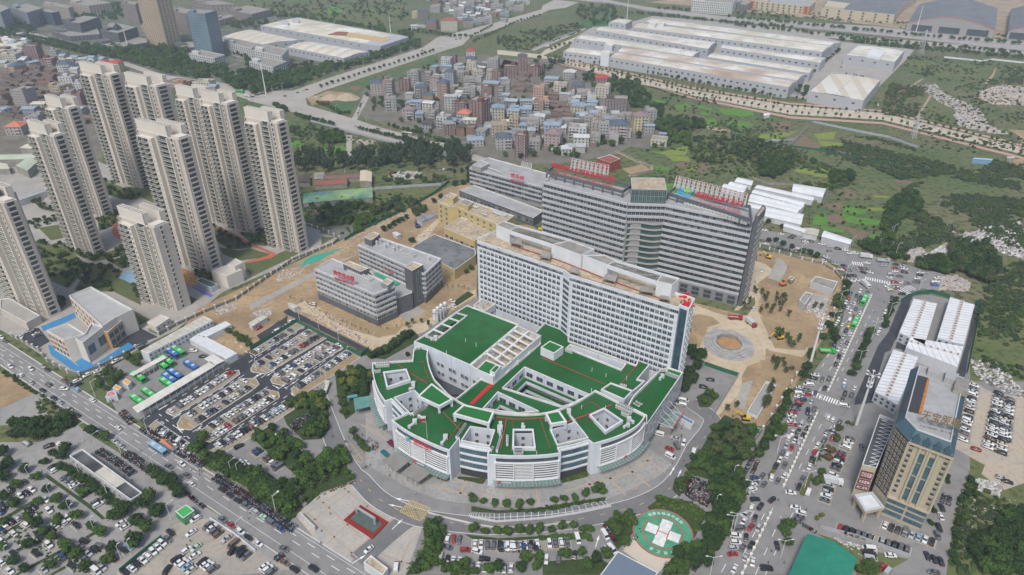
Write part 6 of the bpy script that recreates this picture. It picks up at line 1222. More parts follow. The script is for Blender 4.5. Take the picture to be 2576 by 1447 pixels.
def office(lab,s,z,fl,cols,wall=None,roof=None,gl=None,zb=0,w=2.2,cat='office building',name='office_building',bands=True):
 p=ccw(W(s,z));c=sum(p,Vector((0,0)))/len(p);t=thing(name,lab,cat,(c.x,c.y,zb));wall=wall or m_off;block(t,p,zb,z,wall,roof or m_conc,.8,.4,cap=wall);items=[];LL=max((p[1]-p[0]).length,(p[2]-p[1]).length)
 for i in range(len(p)):
  a,e=p[i],p[(i+1)%len(p)];n=-nrm((e-a).normalized())
  if n.dot(-(a+e)/2)<=0 or(e-a).length<4:continue
  facade(items,a,e,zb+.6,z-.8,fl,max(1,round(cols*(e-a).length/LL)),w,(z-zb)/fl*.55,gl or g_dark,wall,'far')
 repeat(t,'window',items);q=inset(p,3);part('roof_stair_house',MB().prism([q[0],q[0].lerp(q[1],.3),q[0].lerp(q[2],.3),q[0].lerp(q[-1],.4)],z-1,z+2.6),wall,t);return t
office('white five storey office block with long window bands beside the white factory','a1 1962 368 2215 425 2290 385 2040 332',17,5,14);office('white L shaped office block joined to its white neighbour','a1 2222 440 2480 492 2535 432 2290 385',17,5,12)
office('grey white office block with a blue roof box near the road corner','a1 2190 540 2400 592 2522 540 2310 498',14,4,11);office('pale office block half hidden by trees beside the blue glass tower','a1 1662 468 1885 512 1978 482 1765 438',14,4,12)
m_tang=mat('tan_stone',(.38,.31,.225),.8,(.33,.265,.19),.05,.7);m_brn=mat('brown_block',(.23,.195,.18),.8,(.19,.16,.15),.05,.7);m_off2=mat('beige_office',(.36,.315,.275),.8,(.31,.27,.235),.05,.6);m_ndk=mat('dark_office',(.11,.11,.125),.7,(.085,.09,.10),.1,.7)
g_tower=mat('glass_tower',(.10,.16,.20),.2,(.16,.22,.26),.08,.8,lines=[('z',3.6,.8,(.20,.27,.31),.7),(30,2.2,.5,(.07,.12,.16),.6)])
office('blue grey glass office tower standing on a low dark base','a1 1642 112 1800 120 1905 92 1720 78',62,17,4,g_tower,m_conc,g_tower);office('low dark podium under the blue grey glass tower','a1 1500 395 1620 420 1970 400 1960 370 1640 365',7,2,14,m_ndk)
office('tall tan residential tower with square windows at the top of the picture','a1 1190 -60 1370 -20 1500 -40 1330 -80',72,20,10,m_tang,w=1.6,cat='high-rise',name='residential_tower');office('wide stone podium of the tall tan tower','a1 1235 225 1370 270 1535 245 1400 190',10,2,9,m_tang)
office('brown apartment slab left of the tall tan tower','a1 1065 22 1190 42 1215 15 1090 0',32,9,7,m_brn,w=1.8);office('brown apartment slab right of the tall tan tower','a1 1500 95 1640 120 1700 85 1560 60',32,9,8,m_brn,w=1.8)
office('dark grey office block with a slanting edge and green roof corner','a1 555 185 700 205 875 148 735 135',22,5,10,m_ndk);office('low dark podium with red gate beside the dark grey office block','a1 450 272 610 320 880 300 860 250 600 240',8,2,14,m_ndk)
t=office('dark grey office block with a green glass pyramid on its roof','a1 880 265 1035 292 1205 238 1080 205 960 195',20,5,11,m_ndk);p=W('a1 975 255 1030 268 1090 248 1030 238',20);c=sum(p,Vector((0,0)))/4;b=MB();b.add([tuple(q)+(19.4,)for q in p]+[(c.x,c.y,28)],[(0,1,4),(1,2,4),(2,3,4),(3,0,4),(4,1,0),(4,2,1),(4,3,2),(4,0,3)]);part('glass_pyramid',b,g_teal,t)
office('low dark podium in front of the pyramid roofed office block','a1 835 370 1000 425 1300 372 1290 335 1080 300',7,2,16,m_ndk);office('navy glass clad block at the upper left','a1 290 85 455 112 520 100 395 70',22,6,8,mat('navy_glass',(.07,.10,.14),.3,(.05,.07,.10),.1,.7));office('beige school like slab, left one of two','a1 375 32 600 70 640 55 430 15',20,5,14,m_off2)
office('beige school like slab, right one of two','a1 600 15 780 50 975 25 800 -12',20,5,13,m_off2);office('grey blue office block at the top left corner','a1 85 60 235 112 375 70 230 25',26,6,12,mat('grey_blue_block',(.20,.22,.26),.7));office('grey blue slab cut by the top left corner','a1 -120 60 0 108 85 70 -30 20',32,8,9,mat('grey_blue_block',(.2,.2,.2)))
office('low brown industrial block at the upper edge near the trees','a1 2010 88 2215 125 2385 82 2170 42',12,2,9,m_brn);office('long low brown industrial block at the upper edge','a1 1690 15 1860 42 2080 35 1900 0',12,2,9,m_brn);office('small beige block beside the brown industrial block','a1 1895 160 1925 178 2062 142 2000 122',11,2,6,m_off2)
m_cream=mat('cream_factory',(.46,.40,.29),.8,(.42,.36,.26),.05,.5,lines=[('z',5.3,.35,(.36,.29,.2),.6)]);m_orng=solid('orange_panel_wall',(.48,.16,.07));m_bluep=solid('blue_panel_wall',(.20,.27,.34));m_sol=mat('solar_panels',(.12,.125,.135),.85,(.17,.185,.205),.05,.7,lines=[(-8,9,.5,(.30,.32,.34),.6),(82,14,.5,(.30,.32,.34),.6)])
def creamhall(lab,s,z,ends,roof):
 t=office(lab,s,z,3,11,m_cream,roof,cat='factory',name='factory_block',w=3.6);p=ccw(W(s,z));best=max(range(4),key=lambda i:(p[(i+1)%4]-p[i]).length*(1 if(-nrm((p[(i+1)%4]-p[i]).normalized())).dot(-(p[i]))>0 else 0))
 q0,q1,d,n=wallmats(p[best],p[(best+1)%4]);L=(q1-q0).length
 for nm,a_,e_ in(('end_bay',0,.1),('end_bay',.9,1)):
  b=MB();polyface(b,[q0 .lerp(q1,a_),q0 .lerp(q1,e_)],0,z-.2,.12);part(nm,b,ends,t)
 items=[];[facade(items,q0 .lerp(q1,a_),q0 .lerp(q1,e_),1,z-1,3,1,4,3,g_dark,ends,'far',dz=0)for a_,e_ in((.01,.09),(.91,.99))];
 items=[(m_,Matrix.Translation((n.x*.15,n.y*.15,0))@M)for m_,M in items];repeat(t,'window',items);return t
creamhall('cream three storey factory with orange end bays at the upper right','a4 160 5 690 58 745 8 260 -45',15,m_orng,m_greyr);creamhall('cream three storey factory with blue grey end bays and dark roof','a4 798 68 1442 128 1555 -10 880 -50',16,m_bluep,m_sol)
creamhall('second cream factory with dark roof, behind the blue grey ended one','a4 870 -15 1500 55 1640 -40 1000 -80',14.5,m_bluep,m_sol)
office('white office block with rows of tall slit windows at the top edge','a3 1715 0 2075 28 2110 -18 1760 -40',22,5,22,m_off,w=1.5);office('dark unfinished block beside the white slit windowed office','a3 2095 25 2180 45 2260 10 2170 -15',12,3,6,m_mgrey)
def arch(lab,s,z,rise,gates):
 A,B,C,D=W(s,z);c=(A+C)/2;t=thing('arched_solar_hall',lab,'hall',(c.x,c.y,0));k=14;b=MB();w_=MB()
 for i in range(k):
  f0,f1=i/k,(i+1)/k;h0,h1=z+rise*math.sin(math.pi*f0),z+rise*math.sin(math.pi*f1);a,e,g,h=A.lerp(B,f0),A.lerp(B,f1),D.lerp(C,f1),D.lerp(C,f0)
  b.add([tuple(a)+(h0+.1,),tuple(e)+(h1+.1,),tuple(g)+(h1+.1,),tuple(h)+(h0+.1,)],[(0,1,2,3)])
  w_.add([tuple(a)+(0,),tuple(e)+(0,),tuple(e)+(h1,),tuple(a)+(h0,)],[(0,1,2,3)]);w_.add([tuple(h)+(0,),tuple(g)+(0,),tuple(g)+(h1,),tuple(h)+(h0,)],[(3,2,1,0)])
 w_.add([tuple(B)+(0,),tuple(C)+(0,),tuple(C)+(z,),tuple(B)+(z,),tuple(A)+(0,),tuple(D)+(0,),tuple(D)+(z,),tuple(A)+(z,)],[(0,1,2,3),(7,6,5,4)])
 part('end_wall',w_,mat('arch_wall',(.27,.26,.26),.7),t);part('solar_roof',b,m_sol,t);q0,q1,d,n=wallmats(A,B)
 for g_ in gates:b=MB();polyface(b,[q0 .lerp(q1,g_-.12),q0 .lerp(q1,g_+.12)],2,z*.9,.1);part('gate_opening',b,g_dark,t)
 b=MB()
 for i in range(k):f0,f1=i/k,(i+1)/k;b.bar(tuple(A.lerp(B,f0))+(z+rise*math.sin(math.pi*f0),),tuple(A.lerp(B,f1))+(z+rise*math.sin(math.pi*f1),),.8,.9)
 part('orange_edge',b,m_orng,t)
 for f in(.06,.5,.94):
  pass
arch('huge arched hall with solar panels over a grey front at the upper right','a4 1550 205 2320 268 2345 78 1655 38',13,14,(.18,.5,.82));arch('arched solar roofed hall cut by the right edge of the picture','a4 2440 275 3100 330 3150 120 2460 78',13,14,(.85,.5))
def fence(name,lab,s,h,m,posts=0,cat='fence',w=.12,pm=None,z0=.1,ph=None):
 p=W(s);c=p[len(p)//2];t=thing(name,lab,cat,(c.x,c.y,z0));b=MB()
 for a,e in zip(p,p[1:]):b.bar(tuple(a)+(z0+h/2,),tuple(e)+(z0+h/2,),w,h)
 part('panels',b,m,t);items=[]
 if posts:
  pm_=MB().box(-.35,.35,-.35,.35,0,(ph or h+.6)).box(-.5,.5,-.5,.5,(ph or h+.6),(ph or h+.6)+.25).mesh('post',pm or m_aptl)
  for a,e in zip(p,p[1:]):
   L=(e-a).length;k=max(1,int(L/posts));d=(e-a)
   for i in range(k):q=a.lerp(e,i/k);items.append((pm_,Matrix.Translation((q.x,q.y,z0))@Matrix.Rotation(math.atan2(d.y,d.x),4,'Z')))
  repeat(t,'post',items)
 return t
m_rail=mat('slatted_fence',(.16,.17,.15),.7);m_gf=mat('green_hoarding',(.012,.10,.055),.6,(.02,.13,.075),.5,.7);m_grf=mat('grey_hoarding',(.36,.38,.41),.6,(.28,.30,.32),.3,.7,lines=[(0,3,.2,(.25,.26,.28),.6)])
fence('estate_fence','dark slatted fence with beige posts along the dirt side of the estate','c1 1310 470 1400 510 1560 420 1800 310 2080 195 b1 2575 1010 b2 740 870 800 820 660 750 510 700',1.8,m_rail,5)
fence('estate_fence','curved beige fence with posts around the blue kindergarten yard','c1 110 520 340 640 420 740 600 840 700 860 880 790 1100 680 1300 570',1.6,m_rail,5)
fence('hoarding','dark green hoarding around the new car park','c2 15 640 425 395 690 535 990 700 1060 640',2.6,m_gf);fence('hoarding','dark green hoarding beside the pond and dirt strip','b2 845 835 1000 740 1310 590',2.4,m_gf);fence('hoarding','dark green hoarding on the edge of the brown field','b2 1480 510 1640 420 1765 320',2.4,m_gf)
fence('hoarding','grey hoarding beside the rubble behind the brown field','b2 1100 385 1300 370 1690 345 1765 318',2.2,m_grf);fence('hoarding','green hoarding below the hospital car yard','c3 1820 770 1990 830 2120 870',2.4,m_gf);fence('hoarding','pale hoarding between car yard and dirt','c3 2120 870 2010 1030 1885 1240',2.2,m_grf)
fence('hoarding','green hoarding below the basement ramp','c3 2000 1280 2100 1320 2300 1370',2.4,m_gf);fence('hoarding','green hoarding curved round the white container camp','c4 1490 220 1540 180 1640 145 1760 135 1920 180',2.6,m_gf);fence('hoarding','green hoarding on the right side of the container camp','c4 2140 225 2190 265 2130 560 2070 850',2.6,m_gf)
fence('boulevard_wall','white railing with posts along the sandy yard and boulevard','b4 250 890 420 940 620 1000 800 1040 900 1100 970 1180 985 1260 960 1330 900 1447 c4 850 390 760 570',1.3,m_rail,6,pm=m_frw);fence('boulevard_wall','fence with white posts between scooters and boulevard trees','c4 570 860 480 1010 350 1230 200 1447',1.4,m_rail,7,pm=m_frw)
fence('factory_wall','pale wall running across the grass to the factory gate','a3 300 445 560 330 775 255',2.2,m_cladp);fence('field_hoarding','white hoarding round the fan shaped tilled field','a4 500 1295 715 1080 1140 1170 1380 1215 1640 1305',2.2,m_grf);fence('field_hoarding','curved white hoarding in front of the crops','a4 295 1258 350 1240 450 1250 570 1232',2,m_grf)
fence('field_hoarding','pale hoarding at the far right of the weedy plots','a4 1870 510 2110 535 2200 545 2290 530 2575 560',2.2,m_cladp);fence('field_hoarding','long dark green hoarding across the scrub','b4 500 5 760 40 1100 110 1520 195',2,m_gf);fence('roadside_hoarding','grey hoarding along the far road beside the fields','a2 545 1070 670 1105 a2 730 1120 890 1170 920 1175 1180 1240 1500 1310 1750 1380',2,m_grf)
fence('yard_wall','grey wall around the red farmhouse plot','b3 1040 45 1240 140 1375 190 1370 225 1170 265',2,m_conc);fence('yard_wall','curved wall around the white barrack yard','b4 190 290 330 340 540 345 b4 830 395 875 430 700 520 685 600 690 690',2,m_conc);fence('median_barrier','white and yellow barrier along the lower centre line of the boulevard','D 1866 1447 1943 1282',1,mat('barrier',(.55,.50,.40),.6),3,w=.3,pm=m_frw,ph=1.0,z0=.17)
fence('median_barrier','white and yellow barrier along the middle centre line of the boulevard','D 1971 1225 2057 1036',1,mat('barrier',(.5,.5,.4)),3,w=.3,pm=m_frw,ph=1.0,z0=.17);fence('median_barrier','white and yellow barrier along the upper centre line of the boulevard','D 2083 985 2193 742',1,mat('barrier',(.5,.5,.4)),3,w=.3,pm=m_frw,ph=1.0,z0=.17)
fence('expressway_parapet','concrete parapet of the raised expressway at the top of the picture','a3 700 5 1000 40 1300 100 2000 195 2575 245 D 2200 89 2576 130',1.3,m_conc,w=.4);fence('ring_barrier','white railing along the curved bus bays in front of the hospital','d2 1950 940 2150 978 d3 0 985 400 955 700 910 1000 845',1.1,m_frw,w=.1);fence('ring_barrier','low white railing on the outer side of the ring road','d2 1580 905 1700 940 2000 1010 d3 0 1040 400 1020 690 985',1.0,m_frw,w=.1)
fence('lot_barrier','concrete barrier between the lower car park and the main road','d1 1850 955 2050 1080 2250 1240',1,m_cladp,w=.3);fence('hoarding','green hoarding along the lower gravel car park','d1 1060 1430 1250 1270 1430 1130',2.2,m_gf);fence('hoarding','pale hoarding behind the cars below the beige high building','d4 775 1035 1100 1120 1555 1290',1.8,m_grf)
fence('kerb_wall','white wall along the membrane canopy','c1 1200 1245 1500 1080 1900 820 2110 690',1.6,m_cab)
def proto(parts):return parts
class Pool:
 def __init__(s,name,cat,limit,group,other):s.n=name;s.c=cat;s.l=limit;s.g=group;s.o=other;s.it=[]
 def add(s,pr,M,label,paint=None,name=None,cat=None,size=1.0):s.it.append((pr,M,label,paint,name or s.n,cat or s.c,size))
 def done(s):
  def sz(t):p=t[1].translation;return-t[6]/(p-Vector((0,0,HC))).length
  vis=[]
  for t in s.it:
   x,y=PX(t[1].translation);
   if-60<x<2640 and-60<y<1520:vis.append(t)
  vis.sort(key=sz)
  for pr,M,lab,paint,nm,ct,_ in vis[:s.l]:
   if len(pr)==1:
    o=link(nm,pr[0][1],None,lab,ct,s.g);o.matrix_basis=M
    if paint:o.material_slots[0].link='OBJECT';o.material_slots[0].material=paint
   else:
    o=link(nm,None,None,lab,ct,s.g);o.matrix_basis=M
    for pn,me in pr:
     c=bpy.data.objects.new(pn,me);sc.collection.objects.link(c);c.parent=o
     if paint and pn=='body':c.material_slots[0].link='OBJECT';c.material_slots[0].material=paint
  rest=[(me,M,paint if pn=='body' or len(pr)==1 else None)for pr,M,lab,paint,nm,ct,_ in vis[s.l:]for pn,me in pr]
  if rest:merged(s.o,rest,'stuff')
  return len(vis)
pool=Pool('air_conditioner','air conditioner',290,'rooftop air conditioning units','other_air_conditioners')
for q,z,a,k,where in AC:pool.add([('u',mesh_ac)],Matrix.Translation((q.x,q.y,z))@Matrix.Rotation(a,4,'Z')@Matrix.Scale(k,4),'air conditioner '+where,size=k)
pool.done()
def leaf(n,c,c2):return mat('leaves_'+n,c,.9,c2,.5,.8,fine=(tuple(x*.55 for x in c),2.2,.6),spec=.25)
LM={'d':leaf('dark',(.034,.066,.018),(.02,.046,.014)),'m':leaf('mid',(.060,.105,.022),(.04,.074,.02)),'y':leaf('yellow',(.135,.150,.028),(.09,.12,.025)),'o':leaf('olive',(.075,.090,.035),(.05,.07,.028)),'c':leaf('greygreen',(.050,.075,.040),(.035,.055,.03)),'r':leaf('russet',(.14,.085,.035),(.09,.07,.03)),'g':leaf('bright',(.065,.125,.022),(.045,.095,.02))}
m_bark=mat('bark',(.13,.10,.075),.9,(.09,.07,.05),2,.7)
def crown(kind,seed,rx=1,rz=.8,zc=.9,nb=11,nc=34,cs=.24,core=.55,spread=.62):
 r=random.Random(seed);b=MB()
 for k in range(nb):
  a=r.uniform(0,6.283);e=r.uniform(-.5,1);rr=spread*r.uniform(.5,1.0);br=r.uniform(.30,.50)
  c=Vector((math.cos(a)*rr*math.cos(e)*rx,math.sin(a)*rr*math.cos(e)*rx,zc+math.sin(e)*rr*rz))
  if k==0:c=Vector((0,0,zc));br=.6
  b.ball(c,br*core*1.25,br*core*1.1*rz,6)
  for j in range(nc):
   n=Vector((r.gauss(0,1),r.gauss(0,1),r.gauss(.25,1))).normalized();p=c+Vector((n.x*br*rx,n.y*br*rx,n.z*br*rz))*r.uniform(.85,1.12)
   t=n.cross(Vector((r.gauss(0,1),r.gauss(0,1),r.gauss(0,1)))).normalized();n2=(n+Vector((r.gauss(0,.45),r.gauss(0,.45),r.gauss(.2,.4)))).normalized();t=n2 .cross(t).normalized();s_=n2 .cross(t);q=cs*r.uniform(.6,1.2)
   b.add([p-t*q*.5-s_*q*.4,p+t*q*.5-s_*q*.3,p+t*q*.4+s_*q*.4,p-t*q*.35+s_*q*.45],[(0,1,2,3)])
 return b.mesh('crown',LM[kind])
def trunk(h=.6,r=.06,tilt=.1):
 b=MB();b.cyl(0,0,0,h,r,r*.7,6)
 for k in range(4):a=k*1.7;b.bar((0,0,h*.8),(math.cos(a)*.35,math.sin(a)*.35,h*1.5),r*.8,r*.8)
 return b.mesh('trunk',m_bark)
tk=trunk();tk2=trunk(1.3,.05);TP={}
for kind in 'dmyocrg':TP[kind]=[[('trunk',tk),('crown',crown(kind,hash(kind)%7+i*13+ord(kind),1,.75+.1*i))]for i in range(3)]
for kind in 'mo':TP['s'+kind]=[[('trunk',tk2),('crown',crown(kind,50+i+ord(kind),.8,1.0,1.7,8,20,.26,.35,.7))]for i in range(3)]
TP['cas']=[[('trunk',tk2),('crown',crown('c',80+i,.8,1.5,1.8,12,30,.24,.5,.8))]for i in range(3)]
def lowcrown(kind,seed):return crown(kind,seed,1,.8,.7,5,12,.34,.7)
LOW={k:[lowcrown(k,7*i+ord(k))for i in range(3)]for k in 'dmyocrg'}
def palm(seed):
 r=random.Random(seed);b=MB()
 for k in range(22):
  a=k*2.4+r.uniform(-.2,.2);el=r.uniform(.1,1.1);L=r.uniform(.85,1.15);prev=Vector((0,0,1.0));d=Vector((math.cos(a),math.sin(a),0));s_=Vector((-d.y,d.x,0))
  for j in range(4):
   t0=j/4;e=el-t0*1.7;nx=prev+(d*math.cos(e)+Vector((0,0,math.sin(e))))*L/4;w0=.11*(1-t0*.6);w1=.11*(1-(t0+.25)*.6)
   b.add([prev-s_*w0,nx-s_*w1,nx+s_*w1,prev+s_*w0],[(0,1,2,3)]);prev=nx
 return b.mesh('crown',LM['m'])
tp=MB().cyl(0,0,0,1.0,.11,.09,7).mesh('trunk',m_bark);TP['palm']=[[('trunk',tp),('crown',palm(i))]for i in range(2)]
bare=MB();bare.cyl(0,0,0,1.5,.035,.02,5);rr_=random.Random(3)
for k in range(16):a=k*2.4;z=.6+k*.05;bare.bar((0,0,z),(math.cos(a)*.45,math.sin(a)*.45,z+.55),.02,.02)
TP['bare']=[[('trunk',bare.mesh('trunk',m_bark)),('crown',crown('o',91,.7,.9,1.3,5,9,.14,.05,.6))]]
trees=Pool('tree','tree',290,'trees','other_trees')
KN={'d':'dark green round','m':'green round','y':'yellow green','o':'olive green','c':'grey green','r':'russet tinged','g':'bright green','sm':'slender green','so':'thin olive','cas':'tall feathery grey green','palm':'spreading palm','bare':'thin sapling'}
def tree(p,r,kind,where,z=0):
 k=R.choice(kind)if isinstance(kind,(list,tuple))else kind;pr=R.choice(TP[k]);s_=r*R.uniform(.85,1.15)
 M=Matrix.Translation((p[0],p[1],z))@Matrix.Rotation(R.uniform(0,6.28),4,'Z')@Matrix.Diagonal((s_,s_,s_*R.uniform(.9,1.15),1))
 trees.add(pr,M,'%s %s %s'%(KN[k],'palm' if k=='palm' else 'tree',where)if k!='palm' else 'spreading palm '+where,size=s_,name={'palm':'palm_tree'}.get(k,'tree'))
def row(s,n,r,kind,where,jit=.4):
 p=W(s);L=[0]
 for a,c in zip(p,p[1:]):L.append(L[-1]+(c-a).length)
 for i in range(n):
  t=(i+.5)/n*L[-1];j=max(k for k in range(len(p)-1)if L[k]<=t);q=p[j].lerp(p[j+1],(t-L[j])/max(.01,L[j+1]-L[j]))
  tree((q.x+R.gauss(0,jit),q.y+R.gauss(0,jit)),r,kind,where)
def pts(s,r,kind,where):
 for x,y in raw(s):g=G(x,y);tree((g.x,g.y),r,kind,where)
def area(s,n,r,kind,where):
 P=W(s);xs=[p.x for p in P];ys=[p.y for p in P];k=0;done=[]
 for _ in range(n*40):
  if k>=n:break
  q=Vector((R.uniform(min(xs),max(xs)),R.uniform(min(ys),max(ys))))
  if not inside(q,P)or any((q-e).length<r*.95 for e in done):continue
  if len(done)>400:done=done[-200:]
  done.append(q);tree(q,r,kind,where);k+=1
D=['d','d','m'];MX=['d','m','m','g'];VR=['d','m','o','y','c']
pts('d1 820 220 925 260',3.6,D,'at the road corner above the long grey building');pts('d1 590 370 480 400 560 430 400 470',2.6,'d','left of the long grey building')
row('d1 560 500 700 610 830 680 920 750 1000 820 1100 900',13,2.5,D,'in front of the long grey building');pts('d1 1320 800 1260 850 1400 930 1220 1010 1300 1060 1120 900 1190 1180 1020 960',3.4,D,'around the end of the long grey building')
pts('d1 230 540 330 610 160 680 425 715 510 800 140 850 600 870 270 960 345 1030 690 950 400 1080 470 1130 820 1040 900 1100 340 830 600 1240 690 1300 270 1210 130 1350 460 1390 580 1200 960 1340 1000 1230 760 1400 230 1420 40 780 50 1000 20 1230 520 990 740 745 1200 1200 90 500',2.6,MX,'in the lower left car park');pts('d1 40 400 10 560 40 620',3.8,'d','at the left edge above the car park')
area('d1 120 130 350 120 360 260 130 260',9,3.4,D,'beside the sand pit at the left edge');area('d1 380 100 640 60 640 160 480 240 400 200',9,2.6,D,'between the sand pit and the side road');pts('d1 1350 560 1400 600 1440 650 1480 660 1540 700 1580 730 1530 640 1590 760',2.9,'d','beside the main road kerb')
row('d1 1870 470 2000 560 2150 640 2300 720 2450 800 2575 880',26,3.3,MX,'along the hospital fence, lower row');row('d1 1900 440 2050 520 2150 600',9,3.2,D,'along the hospital fence, upper row');area('d1 2180 620 2400 700 2575 760 2575 880 2300 760',14,3.0,MX,'thick in the roadside garden');row('d2 0 560 120 640 230 720 300 790',12,3.2,D,'above the roadside scooters')
area('d2 90 120 200 140 560 400 540 480 420 560 250 440 50 260',22,2.6,['d','m','g'],'in the narrow garden between two car rows');pts('d1 1790 260 1750 340 1800 420 1720 360',3.0,MX,'at the lower gate of the new car park');area('c2 320 1150 470 1050 650 1040 690 1200 700 1340 640 1400 480 1400 600 1250 560 1150 420 1150',24,2.8,['m','m','d','y'],'ringing the round scooter park')
area('c2 790 880 920 820 1060 820 1080 1000 1000 1060 860 1010',22,2.7,['d','d','m','y'],'beside the left wing of the hospital');pts('c2 820 1060 830 1130 840 1200',2.4,'m','along the strip left of the forecourt');row('c2 1060 720 1200 660 1330 560 1440 500',15,2.7,D,'in the bank behind the big green roof');pts('c2 1405 450 1450 410 1525 400 1585 440',1.8,'sm','on the dirt beside the gas tanks');pts('c2 1400 690',1.8,'d','in front of the glass ramp')
area('d2 420 620 540 540 700 400 840 380 850 480 760 540 680 600 520 660',17,3.0,['d','m','g'],'in the garden above the gate plaza');area('d2 310 660 400 640 440 740 330 800 250 720',8,2.8,D,'left of the gate plaza palms');pts('d2 260 880 340 830 430 840 480 800 870 560 910 600',1.8,['g','m'],'at the corners of the gate plaza')
pts('d2 435 745 550 690 660 630 770 570 1625 1090 1570 1200 1510 1300 1460 1420',2.7,'palm','beside the stone terrace of the plaza');pts('d2 920 200 950 260 1010 330 1040 360 990 300',1.9,'m','in the strip beside the folding tents');area('d2 1540 990 1700 980 1740 1090 1690 1290 1600 1400 1500 1447 1420 1440 1600 1240',18,2.3,MX,'in the garden right of the plaza')
pts('d2 1970 800 2065 815 2170 835 2270 840 2380 855 2475 830 d3 80 840 190 840 290 820 500 810 585 795 685 790 775 750 860 720 930 730 895 690',2.0,['m','m','g'],'in the row between forecourt and bus bays');pts('d2 1980 1060 2080 1080 2180 1080 2275 1090 2385 1070 2470 1080 2560 1070 d3 85 1090 190 1060 280 1080 375 1050 475 1070 570 1040 670 1030 760 1060 810 1060',2.2,['m','g','m'],'in the row above the lower parked cars')
pts('d3 1050 960 1110 990 1150 950 1060 1080 1010 1030 1120 1170 1180 1000',2.6,'m','left of the helicopter pad');pts('d3 590 1290 740 1270 250 1320 370 1330 790 1370 870 1330 960 1290 350 1390 210 1410 d2 1900 1370 1840 1400 2110 1420 2440 1320 2560 1300 2200 1400',2.4,MX,'among the lower parked cars');area('d2 1700 1350 2000 1420 2000 1447 1550 1447',7,2.0,'m','at the bottom edge of the picture')
pts('d3 1420 790 1480 800 1550 820',1.7,'g','in the hedge above the helicopter pad');pts('d3 1600 640 1620 700 1680 600 1680 510',2.0,'m','left of the fenced scooter park');area('d3 1720 440 1850 400 2000 480 2130 560 2100 640 1950 600 1740 530',22,2.9,D,'thick above the fenced scooter park');area('d3 1890 180 2050 130 2250 200 2250 400 2100 460 1900 380',22,3.0,['d','m','o'],'in the garden below the green hoarding');area('d3 1880 640 2080 620 2130 800 2020 1000 1900 1180 1780 1160 1900 900',34,2.7,['d','m','d'],'between scooter park and helicopter pad');area('d3 1600 1240 1780 1170 1860 1200 1700 1447 1500 1447',18,2.8,['d','m'],'right of the helicopter pad, lower end')
row('d3 2480 40 2400 200 2330 330 2290 430',11,2.5,D,'between scooters and boulevard, upper part');row('d3 2180 640 2150 800 2050 950 1970 1130 1880 1280 1800 1400',17,2.4,D,'between scooters and boulevard, lower part');row('c4 500 1000 480 1130 430 1220 370 1320 460 1340 330 1447',11,2.4,D,'along the upper boulevard kerb')
pts('c4 630 880 660 810 700 710 800 540 890 500 910 560 1010 90 990 150 930 210 920 260 890 350 850 440',3.0,D,'on the verge between sandy yard and boulevard');row('c4 1215 480 1190 550 1170 610 1140 680 1110 740 1080 800 1060 860 1030 870',9,2.7,D,'in the row dividing the boulevard');row('c4 1450 190 1400 290 1370 380 1340 450',9,2.2,['d','m'],'beside the container camp kerb')
pts('c3 1700 680 1740 730 1760 800 1690 850 1720 920 1660 900 1660 960 1790 700 1640 1000',3.6,'d','in the clump beside the corner glass tower');pts('c3 1850 1030 1900 1060 1820 1100',2.2,'m','on the island of the ambulance yard');area('c4 360 480 480 480 600 560 600 640 480 620 400 560',8,2.1,'sm','on the right sandy bed');area('b4 300 1270 900 1447 880 1447 150 1447|'.replace('|',''),10,1.6,'so','in the sandy hospital yard');area('c4 380 700 520 720 560 840 460 900 340 820',10,1.7,['sm','so'],'near the open shelter frame in the sandy yard');area('c4 380 900 300 1240 250 1200 360 920',9,1.8,'so','right of the basement ramp');area('c4 200 120 500 200 460 360 250 330',9,1.7,'so','on the upper sandy beds');pts('c3 2260 130 2500 200 2410 320 2480 300 2170 260 2210 220 2560 350 2020 1180 2100 1150',1.7,'so','dotted on the sandy yard')
pts('b4 320 680 440 720 490 740 560 760 620 780 730 800 790 825 850 830 920 855 325 845 390 850 450 880 530 900 620 940 690 955 750 970 740 985',2.2,D,'lining the road behind the grey tower');pts('d4 500 1020 470 1100 490 1180 460 1060',2.6,'m','in the boulevard strip near the green shed');pts('d4 920 270 870 370 840 440 790 560 760 640 945 180 730 650',2.1,['m','o','r'],'in the red paved strip beside the beige building');pts('d4 790 935 745 960 1020 120 1060 130',1.3,['y','m'],'at the clipped beds of the beige building')
area('d4 2380 940 2575 920 2575 1447 2200 1447 2080 1180 2250 1100',34,3.0,D,'in the dark grove at the lower right corner');area('d4 1990 900 2090 620 2160 700 2100 900 2000 1150 1960 1400 1900 1447',16,1.8,D,'on the weedy strip right of the beige building');area('d4 1080 1310 1300 1380 1250 1447 1090 1447',7,1.8,'m','beside the green shed');pts('d4 1750 860 1780 900 1740 990 1760 1010 1890 600 1900 640',1.3,'d','in the clipped beds behind the beige building')
pts('c1 1130 720 1180 750 1220 720 1210 780',2.6,'m','beside the short bus canopy');area('c1 850 930 960 820 1080 830 1060 900 900 1050',12,2.3,['m','o'],'in the garden behind the orange kiosks');pts('c1 2020 490 2080 520 2120 560 2160 570 2190 600 1960 460',2.4,'m','in the sandy yard behind the cabins');row('c1 20 830 200 950 420 1090 600 1230',14,1.5,['m','o'],'along the sand pit wall')
row('b2 1165 760 1220 740 1290 690 1330 680 1370 650 1420 630',6,2.5,'d','in the row between dirt strip and site sheds');pts('b2 1630 500 1440 850 1690 460 1850 1120 1870 1090 1900 1060 1950 1030 1980 1000',2.6,'d','beside the yellow buildings');area('b2 1850 1070 1990 980 1995 1080 1850 1160',9,2.1,D,'below the dark roofed hall');
